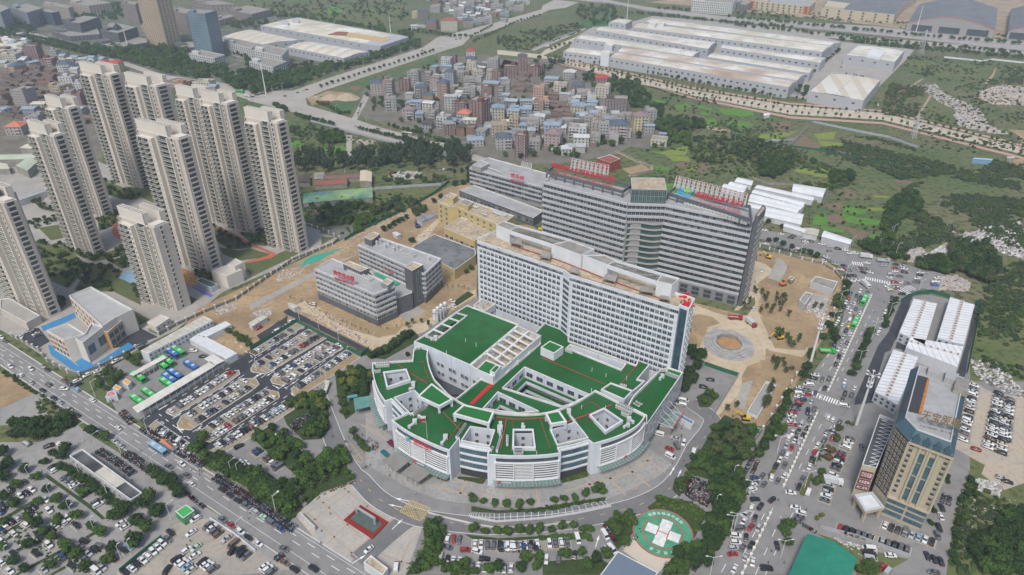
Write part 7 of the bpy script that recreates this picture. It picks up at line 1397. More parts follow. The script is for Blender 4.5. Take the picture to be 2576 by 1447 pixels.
for s in('c2 330 200 400 190 440 210 490 220 530 240 565 270 610 290 660 300','c2 820 380 880 420 920 430 980 460 1030 470 1080 500','c2 950 340 1100 420 1200 470 1330 440','b2 1700 1250 1850 1250 1960 1270'):row(s,7,1.3,'bare','on the bare beds beside the teaching blocks')
row('c1 1590 1240 2000 1000 2230 890',6,1.2,'bare','on the new car park islands');row('c2 60 780 400 560 620 480',6,1.2,'bare','on the upper car park islands');row('c2 240 900 500 720 800 560',6,1.2,'bare','on the middle car park islands')
for s,n in(('b1 300 830 600 900 780 1060 600 1250 350 1150',55),('b1 480 850 640 870 800 970 1120 880 1100 960 830 1020 700 970',30),('b1 800 1040 900 1030 1080 1100 1040 1160 1000 1280 870 1280 650 1270',34),('b1 860 640 1000 560 1050 560 1000 700 870 750',20),('b1 900 300 1050 350 1260 440 1200 470 1080 470 950 430',22),('b1 1880 700 2100 830 2230 880 2020 910 1900 830',22),('b1 2100 760 2340 740 2360 880 2230 870',18),('b1 250 680 400 640 430 690 280 740',10),('b1 1160 1230 1240 1200 1240 1400',10),('b1 340 470 500 560 480 600 240 500',16),('b1 950 1010 1120 970 1150 1060 1070 1080',10),('c1 510 190 600 200 560 260',6),('b1 1700 1090 1870 1100 1870 1180 1750 1160',10),('b1 420 620 520 600 520 660 440 670',8)):area(s,n,1.8,['d','d','o','m','y'],'in the estate gardens')
area('b2 405 110 560 85 620 120 760 90 860 130 960 90 1220 90 1230 180 1080 230 700 230 430 230',44,4.2,'cas','in the dark windbreak above the tiled sheds');area('b2 1230 60 1400 20 1560 30 1640 80 1720 120 1700 200 1500 220 1260 200',30,4.6,'cas','in the tall windbreak beside the road');area('b2 1720 60 1860 30 1960 90 1950 190 1760 190',16,4.4,'cas','beside the rubble car park');row('b2 1240 10 1500 20 1700 60',10,3,MX,'between windbreak and far road')
area('b2 480 510 800 470 1080 470 1080 530 900 620 640 570 480 560',40,2.8,['d','m','g'],'in the orchard below the green barn');area('b2 600 630 780 620 1090 640 1120 680 960 740 880 690 610 700',26,2.8,['g','m','d'],'beside the pond');area('b2 930 640 1180 620 1290 590 940 780',18,2.6,'g','banana like on the pond bank');area('b2 1080 560 1380 470 1560 560 1500 620 1310 590 1100 620',28,3.0,['c','o','m'],'in the thicket right of the brown field');area('b2 1160 290 1480 250 1760 290 1700 330 1300 360',40,2.0,['m','g','o'],'in the bushes below the rubble');row('b2 1780 240 1950 220 1940 320 1800 360',10,2.6,'d','at the left end of the grey ward building')
area('a2 620 1210 760 1190 860 1200 860 1270 640 1280',20,3.6,MX,'in the dark clump above the green field');area('a2 360 1130 620 1090 700 1140 800 1150 620 1190 380 1220',26,2.2,['m','o'],'in the scrub beside the rightmost apartment tower');row('a2 400 1010 520 1060 640 1080 760 1110',12,3,D,'along the far road hoarding');row('a2 960 1140 1200 1200 1400 1250 1640 1300 1760 1350',24,2.6,MX,'in the double row beside the far road');row('a2 600 910 720 950 800 1010 900 1000',16,2.6,MX,'behind the sand yard');row('a2 230 950 340 990',5,4,D,'at the junction corner')
for s,n,wh in(('a2 610 780 800 720 1000 650 1200 590 1500 500 1640 450',24,'in the median of the long far road'),('a2 1960 380 2150 300 2350 200 2575 140',26,'along the far right road verge'),('a2 1940 340 2150 230',10,'on the near far road verge'),('a2 1220 1110 1500 1180 1700 1240 1860 1290',16,'between far road and village')):row(s,n,2.6,MX,wh)
area('a1 660 410 900 410 1300 440 1500 390 1640 430 1700 560 2000 600 1950 720 1700 690 1440 640 1100 540 880 500',260,5.0,MX,'in the wood beside the blue glass tower');area('a1 1960 690 2200 640 2575 650 2575 780 2250 850 1960 740',90,5.0,D,'in the wood at the road junction');area('a2 0 660 350 660 560 600 900 520 1300 430 1500 350 1520 410 1100 540 600 690 420 770 0 810',190,4.6,MX,'in the belt below the white factories');area('a1 0 160 270 160 350 240 270 330 0 300',50,5,MX,'at the upper left wood');row('a1 0 310 300 380 560 430 850 510',34,4.6,D,'lining the old town road');row('a1 20 270 350 350 640 420 900 480',30,4.6,D,'lining the far side of the old town road')
area('a1 580 140 720 125 900 110 1080 120 1080 180 900 190 640 170',36,5,MX,'behind the dark offices');area('a1 960 50 1080 40 1080 120 980 110',12,5,D,'left of the tall tan tower');area('a1 1960 200 2250 180 2500 220 2300 260 1990 260',34,4.6,MX,'behind the white factory');area('a2 0 130 600 200 1200 290 1450 300 1450 380 1420 360 1200 260 700 190 0 90',90,4.6,MX,'behind the big factory roof');area('a2 0 20 600 0 1400 0 1440 150 1250 260 900 190 600 150 0 90',110,3.6,VR,'in the far fields at the top');row('a2 1930 330 1800 330 1600 300 1400 280',14,4,MX,'below the far village');area('a2 350 600 560 560 560 640 360 640',14,3,'d','on the lawn beside the offices');row('a1 1960 460 2180 520 2190 600',12,5,D,'between the white offices')
area('a3 700 60 940 40 1080 90 1100 180 850 240 700 170',60,4.5,MX,'below the expressway');area('a3 0 330 700 200 760 240 300 430 0 440',60,3,VR,'in the weedy field beside the factory road')
for s,n,wh in(('a3 1180 120 1500 150 2000 200 2575 255',56,'below the expressway, first row'),('a4 0 225 700 300 1400 380 2575 480',70,'in the first avenue of the tree belt'),('a4 0 160 700 230 1300 290 2575 400',70,'in the second avenue of the tree belt'),('a4 950 360 1500 420 2575 520',46,'in the third avenue of the tree belt'),('a3 1400 80 1900 110 2575 170',40,'below the cream factories')):row(s,n,3.6,MX,wh,4)
area('a4 940 350 1600 440 2575 530 2575 500 1600 400 980 330',60,3,VR,'in the tree belt scrub')
for s,n,wh in(('a3 600 500 1100 600 1700 740 2575 890 D 2220 268 2576 358',74,'in the factory side row of the dusty road'),('a3 450 510 1100 665 1700 800 2575 960 D 2220 290 2576 378',84,'in the upper median of the dusty road'),('a3 420 530 1100 690 1700 840 2575 1010 D 2220 305 2576 394',74,'in the lower row of the dusty road')):row(s,n,2.1,['sm','so','sm'],wh,1)
row('a3 830 560 1200 620 1600 700 2000 770 2440 850',26,3.0,D,'at the foot of the long factory wall');row('a4 700 880 800 890 960 920 1110 950',7,3.6,D,'at the foot of the square factory hall');row('a4 520 800 640 850 660 790 560 780',8,3.6,D,'between the two factory yards');row('a4 650 700 800 580 850 530 950 450',12,3.2,D,'along the factory yard road');row('a3 1850 440 1960 400 1990 420',7,4,D,'between the factory halls');pts('a3 720 380 690 370 635 390 590 400 545 410 510 430 475 440',3,'m','beside the factory gate road')
area('a3 980 690 1240 720 1260 790 1340 880 1300 960 1180 960 1130 860 990 800',70,3.8,D,'in the dark wood right of the village');area('a3 1290 930 1440 940 1490 1010 1400 1060 1300 1000',20,3.8,D,'around the grey tower house');area('a3 1370 1090 1500 1060 1800 1070 1830 1130 1680 1160 1500 1180 1380 1140',46,3.8,MX,'in the hedge wood above the crops');area('a3 1490 1180 1700 1180 1700 1280 1500 1290 1340 1320 1460 1240',30,3,'g','banana like above the yellow crop');pts('a3 800 900 790 940 585 825 820 700 770 690 410 600 340 560 380 640 940 1270 1010 1290 1080 1270 1150 1180 1240 1220 480 1330 520 1360 110 1090 480 990 700 1390 320 1380 a2 1435 1060 1660 900 2080 1120 2240 640 1480 1150 1510 1180 1340 930',3.8,D,'inside the village');area('a3 620 560|'.replace('|','')+' a3 300 520 420 520 480 600 400 680 300 640',16,4,D,'at the back of the village');area('a3 130 1250 700 1250 1100 1000 1150 1250 700 1400 200 1400',24,2.4,MX,'in the lower village lanes')
area('a2 2000 1380 1300 1120 1000 900 1080 690 1400 640 1700 520 2000 500 2300 640 a3 900 760 1150 1130 900 1280 400 1360 0 1447',130,3.0,MX,'in the village lanes');area('a2 1080 880 1200 870 1180 960 1090 980',10,2.4,'m','left of the village');area('a3 750 650 860 640 860 720 740 720',10,3.6,'d','beside the red temple roof')
area('a3 1640 1250 1900 1200 2200 1260 2575 1300 2575 1447 1700 1447 1720 1340',190,2.2,VR,'in the orchard slope');area('a4 0 1180 300 1260 480 1320 700 1380 760 1447 0 1447',90,2.4,VR,'on the slope below the crop strips');area('b4 250 120 540 130 520 200 380 300 250 260',46,3.2,D,'in the dark grove behind the barracks');area('b4 850 250 940 225 1090 260 1080 320 900 330',26,3,D,'between the vegetable plots');area('a3 1440 800 1900 860 2000 1000 2200 1000 1500 1060',46,1.6,['d','m'],'dotted in the bright crops');area('b4 700 400 1450 430 1400 800 740 720',40,1.2,['d','g'],'dotted in the vegetable garden')
area('b4 1360 560 1440 470 1600 430 1700 560 1480 640 1400 840 1320 840 1340 680',70,3.2,D,'at the dark edge of the vegetable garden');area('b4 1070 860 1300 830 1500 950 1560 1010 1420 1000 1200 940',44,2.4,D,'behind the junction wall');area('b4 1640 1010 1880 1000 1960 1120 1900 1130 1650 1080',36,3,D,'above the junction car park');area('b4 1900 900 2250 860 2350 1040 2280 1240 2050 1140 1940 1050',70,3.4,['d','d','o'],'in the wood above the rubble heap')
def scrubmass(name,specs,label):
 items=[]
 for s,n,r0,r1,kinds in specs:
  P=W(s);xs=[p.x for p in P];ys=[p.y for p in P];k=0
  for _ in range(n*8):
   if k>=n:break
   q=Vector((R.uniform(min(xs),max(xs)),R.uniform(min(ys),max(ys))))
   if noise.noise(Vector((q.x,q.y,0))/38)<R.uniform(-.25,.12)or not inside(q,P):continue
   r=R.uniform(r0,r1)*(1.3 if R.random()<.15 else 1);items.append((R.choice(LOW[R.choice(kinds)]),Matrix.Translation((q.x,q.y,-.3*r))@Matrix.Rotation(R.uniform(0,6.28),4,'Z')@Matrix.Diagonal((r,r,r*.8,1))));k+=1
 merged(name,items,'stuff')
SV=['d','c','o','m','o']
scrubmass('scrub',[('b4 1430 450 1600 330 2100 250 2575 330 2575 960 2350 1040 2280 900 1850 850 1500 930 1340 790 1430 600',1500,1.3,2.7,['d','c','o','m','o','c']),('a4 960 1290 1640 1330 2120 1380 2575 1420 b4 2575 300 2000 240 1500 300 1200 200 900 100 700 40',900,1.4,3.0,SV),('a4 1400 720 1720 780 1620 1040 1330 1010 1350 860',380,1.4,2.8,['d','o','r','m']),('a4 900 1180 1300 1220 1640 1320 1400 1340 1020 1300',160,1.2,2.4,SV),('a4 1550 480 2575 560 2575 760 2200 760 1900 730 1500 620',330,1.2,2.6,SV),('a4 0 90 1500 250 2575 380 2575 330 1500 190 0 40',420,1.6,3,SV)],'')
scrubmass('field_bushes',[('a3 0 330 700 200 840 240 300 440 0 440',360,1.5,3.0,SV),('a3 2100 1030 2575 1060 2575 1300 1900 1200 1850 1100',160,1.2,2.4,SV),('b4 0 0 560 20 900 60 1100 330 850 400 200 200',420,1.1,2.3,['d','m','g','o']),('a2 0 40 1400 20 1420 150 700 180 0 100',330,1.6,3,SV),('b3 1200 30 2500 0 2575 260 2150 280 1380 330 1380 190',260,1.0,2.0,['d','m','g']),('a4 1750 840 2575 600 2575 1447 1650 1300 1620 1080',420,1.3,2.4,SV),('a2 360 1130 900 1150 860 1447 400 1420',170,1.1,2.2,['m','o','g']),('b2 480 480 1550 330 1600 450 1300 600 900 800 500 680',360,.9,1.9,['m','o','g','d']),('a2 900 1200 1700 1330 1700 1447 900 1447',150,1.2,2.2,SV)],'')
scrubmass('hedges',[('d4 1980 800 2150 620 2575 900 2575 1447 1900 1447',330,.8,1.6,SV),('b4 2350 1030 2575 900 2575 1447 c4 2575 900 2200 760 2140 300',560,1.0,2.2,['o','m','c','d']),('d2 1960 870 2150 895 d3 0 905 400 890 700 830 940 790 940 770 700 810 300 870 0 885',260,.5,.9,['d','m']),('d2 1900 1100 2150 1125 d3 0 1130 800 1090 840 1150 780 1120 0 1150',300,.6,1.1,['m','g']),('c1 330 1050 560 1190 700 1290 520 1380 340 1447',90,.8,1.6,['o','m']),('d2 640 720 480 850 380 960 300 900 330 800 560 640',90,.7,1.2,['m','g','d']),('d3 1320 850 1450 760 1700 800 1850 900 1760 1100 1700 960 1560 870',150,.5,.9,['g','y','m']),('d1 0 950 100 900 900 1400 700 1447 0 1100',160,.5,.9,['m','d']),('d4 310 600 430 380 450 390 350 610',60,.6,.9,['y']),('d4 600 740 700 560 720 570 640 750',60,.6,.9,['y']),('d4 760 480 860 310 800 310 700 500',40,.6,.9,['m','o'])],'')
scrubmass('flower_beds',[('d2 1850 590 2080 620 2060 640 1840 610',40,.4,.7,['r','m']),('d3 560 590 790 500 800 570 570 640',60,.5,.9,['y','m','g']),('h3 900 1200 1130 1240 1000 1275 900 1240',60,.3,.6,['r']),('d2 400 900 800 650 940 620 940 640 810 680 500 830 420 930',120,.35,.6,['r','r','m'])],'')
trees.done()
m_rub=[mat('rubble_pale',(.36,.345,.33),.9),mat('rubble_grey',(.30,.28,.27),.9),mat('rubble_dark',(.12,.11,.10),.9),mat('rubble_pink',(.42,.33,.28),.9),mat('rubble_white',(.50,.50,.49),.8),mat('rubble_tan',(.40,.30,.19),.95)]
def rubble(name,specs):
 b=MB()
 for s,n,k,cs in specs:
  P=W(s);xs=[p.x for p in P];ys=[p.y for p in P];c_=0
  for _ in range(n*8):
   if c_>=n:break
   q=Vector((R.uniform(min(xs),max(xs)),R.uniform(min(ys),max(ys))))
   if not inside(q,P):continue
   c_+=1;r=k*R.uniform(.3,1.2);h=r*R.uniform(.2,.9);a=[Vector((R.uniform(.5,1.1)*r*math.cos(t),R.uniform(.5,1.1)*r*math.sin(t),0))for t in(0,1.5,3.1,4.6)]
   b.add([(q.x+v.x,q.y+v.y,.05)for v in a]+[(q.x+R.uniform(-.3,.3)*r,q.y+R.uniform(-.3,.3)*r,.15+h)],[(0,1,4),(1,2,4),(2,3,4),(3,0,4)],R.choice(cs))
 b.build(name,m_rub,None,kind='stuff')
rubble('demolition_rubble',[('a4 1630 760 1800 740 1830 800 1950 860 2100 930 2180 960 2250 1080 2000 1060 1960 960 1830 900 1700 800',900,2.2,[0,1,2,3,1]),('a4 2180 800 2400 750 2575 770 2575 930 2300 920 2200 870',900,2.4,[0,1,3,3]),('a4 1950 1010 2150 1020 2230 1100 2450 1180 2300 1180 2000 1110',700,2.2,[0,1,3,0]),('b4 1930 750 2100 760 2300 700 2575 660 2575 1000 2350 930 2100 830',1100,1.9,[0,1,4,2]),('b4 1690 960 1880 870 1940 1010 1700 1030',480,1.5,[0,4,1]),('b4 1560 900 1660 880 1700 930 1600 1020 1550 1020',260,1.5,[0,3,1]),('b4 1850 1150 1980 1130 2100 1200 2080 1280 1830 1260',420,1.3,[0,3,1,1]),('c4 2100 720 2350 760 2575 1000 2575 1060 2300 960 2150 860',500,1.1,[0,1,2,4]),('d4 2150 600 2400 640 2350 760 2180 700',420,.9,[4,0,1]),('b2 1230 260 1400 220 1530 230 1500 280 1300 310',420,1.3,[0,4,1]),('b2 280 1100 470 1050 560 1020 440 1140 240 1200',300,.7,[0,1,3,4]),('b2 700 1000 860 830 1300 600 1520 560 1440 640 900 900',500,.8,[5,3,0]),('c1 1900 240 2100 220 2060 290 1900 330',200,.7,[0,4,1]),('c1 2230 300 2380 260 2400 330 2200 340',200,.7,[0,1,4]),('d4 1180 1300|'.replace('|','')+' d4 860 1100 1100 1180 1300 1230 1280 1260 1000 1180',260,.7,[4,0,1]),('a2 660 1180 820 1180 860 1200 700 1200',90,2,[0,1]),('a2 900 1230 1120 1240 1100 1290 920 1260',200,1.6,[0,1,5]),('b2 520 560 670 555 670 610 530 605',160,.9,[1,2]),('c4 640 200 860 240 820 330 680 300',160,.8,[0,1,4])])
rubble('litter',[('c2 480 230 800 350 1060 580 960 560 700 430',420,.7,[5,2,3,0]),('c4 640 200 900 180 820 360 620 300',160,.6,[0,1,4]),('b2 560 1150 960 950 980 900 700 960',260,.6,[5,1,3]),('b4 200 950 900 1100 900 1447 150 1447',260,.4,[0,1,5,5]),('c3 1750 300 2575 600 2300 1200 1900 1200',260,.4,[1,5,5]),('c2 450 250 1100 560 1050 620 700 450 400 300',360,.5,[1,5,3,2]),('b3 0 0 10 0 10 10',1,.3,[0]),('d4 2000 700 2575 800 2400 1000 2050 1300',260,.5,[4,0]),('h3 0 420 2500 1300 h4 600 1250 1200 900 1500 1100 900 1447 h3 1500 1500',60,.25,[2,1])])
p=W('a2 660 880 780 850 960 870 880 900');
for s,r_,h_,lb_ in(('a2 725 865',13,5,'left of two'),('a2 870 865',17,6,'right of two')):
 c=G(*raw(s)[0]);b=MB();n=18;vs=[(c.x,c.y,h_)];
 for k in range(n):a=k/n*6.283;rr2=r_*R.uniform(.8,1.15);vs+=[(c.x+rr2*.5*math.cos(a),c.y+rr2*.45*math.sin(a),h_*R.uniform(.45,.62)),(c.x+rr2*math.cos(a),c.y+rr2*.8*math.sin(a),.1)]
 fs=[]
 for k in range(n):j=(k+1)%n;fs+=[(0,1+2*k,1+2*j),(1+2*k,2+2*k,2+2*j,1+2*j)]
 b.add(vs,fs);b.build('sand_heap',mat('sand_heap',(.38,.31,.22),.95,(.3,.25,.19),.3,.8),None,label='grey tan sand heap beside the far road, %s'%lb_,cat='sand heap')
PAINT={k:mat('paint_'+k,c,.28,spec=.6)for k,c in{'white':(.62,.62,.61),'black':(.018,.019,.022),'grey':(.11,.115,.125),'silver':(.36,.37,.38),'dark blue':(.03,.06,.14),'red':(.30,.025,.03),'brown':(.14,.09,.06),'light blue':(.22,.36,.46),'mint green':(.38,.55,.42),'yellow':(.65,.42,.03),'blue':(.03,.14,.40),'orange':(.55,.17,.04),'green':(.03,.42,.06),'cream':(.52,.48,.38)}.items()}
g_car=mat('car_glass',(.018,.022,.028),.12,spec=.7);m_tyre=solid('tyre',(.02,.02,.022),.9);m_lamp=solid('lamp_clear',(.6,.6,.58),.2);m_rear=solid('lamp_red',(.30,.01,.01),.3);PM=solid('paint_default',(.5,.5,.5),.3)
def loft(b,secs,mi=0):
 vs=[]
 for x,w_,z0,z1,tw in secs:vs+=[(x,-w_,z0),(x,w_,z0),(x,w_,(z0+z1)*.5),(x,tw,z1),(x,-tw,z1),(x,-w_,(z0+z1)*.5)]
 fs=[]
 for i in range(len(secs)-1):
  a=i*6
  for k in range(6):fs.append((a+k,a+(k+1)%6,a+6+(k+1)%6,a+6+k))
 fs+=[tuple(range(5,-1,-1)),tuple(range(len(vs)-6,len(vs)))]
 b.add(vs,fs,mi)
def wheels(b_,xs,w_,r=.33):
 out=[]
 for x in xs:
  for y in(-w_,w_):
   b=MB();vs=[]
   for yy in(y-.1,y+.1):vs+=[(x+r*math.cos(k*.785),yy,r+r*math.sin(k*.785))for k in range(8)]
   b.add(vs,[(k,(k+1)%8,8+(k+1)%8,8+k)for k in range(8)]+[tuple(range(7,-1,-1)),tuple(range(8,16))]);out.append(('wheel',b.mesh('wheel',m_tyre)))
 return out
def mkcar(kind):
 b=MB();g=MB();L=2.3;w_=.92
 if kind=='sedan':
  loft(b,[(-2.3,.80,.3,.80,.70),(-2.1,.90,.25,.95,.80),(-.9,w_,.22,1.0,.84),(.9,w_,.22,.98,.84),(1.9,.90,.22,.85,.78),(2.3,.74,.3,.70,.60)]);loft(g,[(-1.7,.80,.9,.98,.78),(-1.05,.80,.9,1.38,.62),(.35,.80,.9,1.42,.64),(1.15,.80,.9,1.0,.76)]);loft(b,[(-1.02,.60,1.37,1.41,.60),(-.3,.66,1.41,1.47,.62),(.35,.62,1.41,1.45,.60)])
  for x in(-1.1,-.35,.4):b.box(x,x+.07,-.80,.80,.95,1.36)
 elif kind=='suv':
  loft(b,[(-2.3,.85,.35,1.0,.80),(-2.1,.93,.3,1.1,.86),(1.0,.95,.28,1.12,.88),(1.9,.93,.28,1.0,.84),(2.3,.80,.35,.85,.70)]);loft(g,[(-2.15,.85,1.0,1.12,.82),(-1.8,.85,1.0,1.6,.70),(.4,.85,1.0,1.64,.70),(1.25,.85,1.0,1.12,.80)]);loft(b,[(-1.85,.68,1.60,1.64,.68),(-.6,.72,1.64,1.72,.68),(.4,.68,1.62,1.68,.66)])
  for x in(-1.9,-.9,.3):b.box(x,x+.08,-.84,.84,1.05,1.58)
 elif kind=='van':
  loft(b,[(-2.5,.90,.35,1.9,.80),(-2.3,.95,.3,1.98,.86),(1.1,.95,.3,1.98,.86),(1.7,.95,.3,1.5,.84),(2.4,.90,.3,1.1,.80),(2.6,.80,.35,.85,.72)]);loft(g,[(1.15,.90,1.3,1.93,.84),(1.72,.90,1.2,1.53,.82),(2.1,.88,1.1,1.3,.82)]);
  for y in(-.965,.925):g.box(-2.1,1.0,y,y+.04,1.15,1.7)
 elif kind=='pickup':
  loft(b,[(-2.6,.92,.4,1.05,.92),(1.2,.95,.35,1.1,.88),(2.1,.93,.35,1.0,.84),(2.5,.85,.4,.85,.75)]);loft(g,[(-.4,.86,1.0,1.6,.74),(.5,.86,1.0,1.68,.72),(1.3,.86,1.0,1.12,.80)]);loft(b,[(-.4,.72,1.62,1.7,.70),(.5,.70,1.66,1.72,.68)]);g.box(-2.45,-.5,-.78,.78,1.06,1.075)
 elif kind=='bus':
  b.box(-5.4,5.4,-1.25,1.25,.4,2.95,0);b.box(-5.2,5.2,-1.15,1.15,2.95,3.08,0);b.box(-3.6,-1.6,-.8,.8,3.08,3.3,1);b.box(1.4,3.0,-.7,.7,3.08,3.28,1)
  for y in(-1.28,1.25):g.box(-5.0,5.1,y,y+.03,1.35,2.5)
  g.box(5.4,5.43,-1.1,1.1,1.1,2.7);g.box(-5.43,-5.4,-1.0,1.0,1.6,2.6)
 elif kind=='truck':
  b.box(2.0,3.8,-1.15,1.15,.6,2.5,0);b.box(-3.8,1.8,-1.2,1.2,.9,3.1,1);g.box(3.8,3.84,-1.0,1.0,1.5,2.3);b.box(-3.8,2,-.4,.4,.55,.9,1)
 elif kind=='dump':
  b.box(2.2,3.9,-1.15,1.15,.6,2.5,0);g.box(3.9,3.94,-1.0,1.0,1.5,2.3)
  for a in((-3.8,2,-1.2,-1.1),(-3.8,2,1.1,1.2),(-3.8,-3.7,-1.1,1.1),(1.9,2.0,-1.1,1.1)):b.box(a[0],a[1],a[2],a[3],.9,2.0,0)
  b.box(-3.7,1.9,-1.1,1.1,.9,1.05,1)
 lx=b and max(v[0]for v in b.v);l=MB()
 for y in(-.62,.62):l.box(lx-.25,lx+.01,y-.16,y+.16,.62,.74)
 r=MB();ln=min(v[0]for v in b.v)
 r.box(ln-.01,ln+.12,-.75,.75,.74,.84)
 xs={'sedan':(-1.4,1.42),'suv':(-1.42,1.45),'van':(-1.6,1.6),'pickup':(-1.6,1.6),'bus':(-3.4,3.6),'truck':(-2.6,-1.6,3.0),'dump':(-2.6,-1.5,3.0)}[kind]
 big=kind in('bus','truck','dump')
 return[('body',b.mesh('body',[PM,m_duct])),('cabin_glass',g.mesh('cabin_glass',g_car)),('headlights',l.mesh('headlights',m_lamp)),('tail_lamps',r.mesh('tail_lamps',m_rear))]+wheels(b,xs,1.1 if big else .84,.48 if big else .33)
VP={k:mkcar(k)for k in('sedan','suv','van','pickup','bus','truck','dump')}
cars=Pool('parked_car','car',300,'cars','other_cars')
def car(p,ang,where,col=None,kind=None,z=.18):
 kind=kind or R.choice(['sedan']*5+['suv']*4+['van']*(R.random()<.4));col=col or R.choices(['white','black','grey','silver','red','dark blue','brown','light blue','cream'],[37,21,19,12,2.5,3,2.5,1,1])[0]
 s_=R.uniform(.87,.93);M=Matrix.Translation((p[0],p[1],z))@Matrix.Rotation(ang,4,'Z')@Matrix.Diagonal((s_,s_,s_,1))
 nm={'sedan':'sedan car','suv':'tall car','van':'van','pickup':'pickup'}[kind]
 cars.add([q for q in VP[kind]],M,'%s %s %s'%(col,nm,where),PAINT[col],name={'van':'van','pickup':'pickup_truck'}.get(kind,'car'),cat={'van':'van','pickup':'pickup'}.get(kind,'car'))
BAY=MB()
def bay(q,a,z):
 u=Vector((math.cos(a),math.sin(a)));v=nrm(u)
 for w_ in(-1.3,1.3):strip([q-u*2.6+v*w_,q+u*2.6+v*w_],.09,z,BAY,1)
 strip([q-u*2.7,q+u*2.7],2.5,z-.004,BAY)
def cl(s,ang,where,jit=3,mark=0,**k):
 for x,y in raw(s):
  g=G(x,y)
  if mark:bay(g.to_2d(),math.radians(ang),.14)
  car((g.x,g.y),math.radians(ang+R.gauss(0,jit)+(180 if R.random()<.4 else 0)),where,**k)
def cr(s,n,where,rel=90,prob=.92,**k):
 a,c=W(s);d=math.atan2((c-a).y,(c-a).x)
 for i in range(n):
  if abs(rel-90)<12:bay(a.lerp(c,(i+.5)/n),d+math.radians(rel),k.get('z',.18)-.01)
  if R.random()<prob:car(a.lerp(c,(i+.5)/n),d+math.radians(rel+R.gauss(0,1.5)+(180 if R.random()<.3 else 0)),where,**k)
for s,n,wh,pb in(('c1 1490 1190 2060 830',17,'in the first row of the new car park',.8),('c1 1650 1225 2170 905',15,'in the second row of the new car park',.9),('c1 1690 1300 2230 945',16,'in the third row of the new car park',.9),('c1 1850 1320 2350 1005',15,'in the fourth row of the new car park',.93),('c1 1850 1415 2420 1050',17,'in the fifth row of the new car park',.93),('D 548 1126 742 1010',21,'in the lowest row of the new car park',.95),('c2 60 785 540 480',15,'in the upper left row beside the green hoarding island',.85),('c2 130 820 640 505',16,'in the second row below the green hoarding',.85),('c2 240 880 700 580',14,'in the third row below the green hoarding',.85),('c2 310 925 810 590',16,'in the fourth row below the green hoarding',.9),('c2 425 975 910 650',17,'in the row at the brown verge of the car park',.95),('c2 30 675 385 465',11,'in the top row beside the green hoarding',.8)):cr(s,n,wh,90,pb,z=.27)
cr('d1 1390 160 1700 375',11,'behind the scooters at the car park edge',115,.95,z=.27);cl('c2 245 480 270 460 325 430 380 390',57,'outside the green hoarding');cl('c2 90 450',57,'beside the stained cabins',col='red',kind='suv')
cl('d1 100 705 185 760 240 735 285 705 140 800 35 855 5 900 300 860 255 890 330 955 435 890 155 955 100 985 230 1015 40 1010 10 1060 595 955 490 1020 560 990 680 1020 125 1090 355 1120 20 1160 450 1050 540 1135 435 1190 225 1180 125 1265 320 1265 555 1298 655 1230 700 1195 745 1155 780 1265 835 1230 875 1200 640 1375 745 1310 850 1420 905 1390 1000 1310 1095 1235 1140 1210 390 1410 90 1420 15 1345 405 795 220 635',-33,'in the tree shaded lower left car park',mark=1);cl('d1 470 500 495 530 570 600 615 615 650 640 665 665 710 690 760 745 855 810 870 838 1070 1000 1110 1030',52,'behind the long grey building');cl('d1 235 300',-30,'on the empty bays at the left',col='silver',kind='van');cl('d1 435 320',30,'on the side road at the left',col='black')
cl('d1 1480 1140 1505 1085 1430 1175 1390 1210 1350 1250 1300 1290 1260 1325 1210 1360 1165 1400 1100 1430',-33,'along the green hoarding of the gravel lot',mark=1);cl('d1 1830 1025 1870 1040 1895 1065 1925 1095 2000 1135 2055 1185 2050 1245 2115 1235 2135 1265 2170 1290',57,'in the gravel lot row beside the main road',mark=1);cl('d1 1645 1240 1720 1285 1560 1315 1590 1340 1620 1365 1650 1385 1690 1410 1780 1340 1810 1360 1840 1380 1880 1405 2330 1380 2360 1405 2395 1430',52,'in the lower rows of the gravel lot');cl('d1 1730 1215',60,'in the gravel lot',col='mint green',kind='sedan');cl('d1 1685 1085 1725 965',50,'leaving the gravel lot',col='white');cl('d1 1475 1410',80,'alone in the gravel lot',col='black')
cl('c1 95 790 275 810 185 865 280 928 430 950 380 1000 480 1068 530 1105 615 1168 680 1218 380 785 425 818 570 910 615 945 680 995 820 1085 1045 1330 15 530 50 565',-33,'on the upper left main road');cl('c1 570 985',0,'turning across the main road',col='white',kind='suv');cl('c1 690 945 685 915 770 865 865 828 950 780 1020 742 1110 700 1255 620',50,'parked beside the kindergarten fence');cl('c1 265 475 300 485 320 500 335 515',50,'in the kindergarten yard');cl('c1 175 530',0,'in the kindergarten yard',col='white');cl('c1 1480 712 1790 700 1705 650',0,'in the bus yard')
cl('d1 1180 402 1240 445 1300 490 1490 500 1605 478 1650 578 1690 655 1065 320 1015 280',-33,'on the main road near the blue yellow bus');cl('d1 1960 705 2025 750 2095 800 2170 845 2245 900 2475 1050',-33,'parked beside the long line of scooters');cl('d1 2330 950',-33,'beside the scooters',col='mint green',kind='sedan');cl('d1 2390 998',-33,'beside the scooters',col='grey',kind='van');cl('d1 1965 970 2120 1075 2190 1125 2275 1180 2505 1225 2510 1345',-33,'on the lower side of the main road');cl('d1 2040 1018',-33,'on the lower side of the main road',col='red',kind='sedan');cl('d2 405 1405 575 1400',-33,'at the bottom end of the main road',col='black',kind='suv')
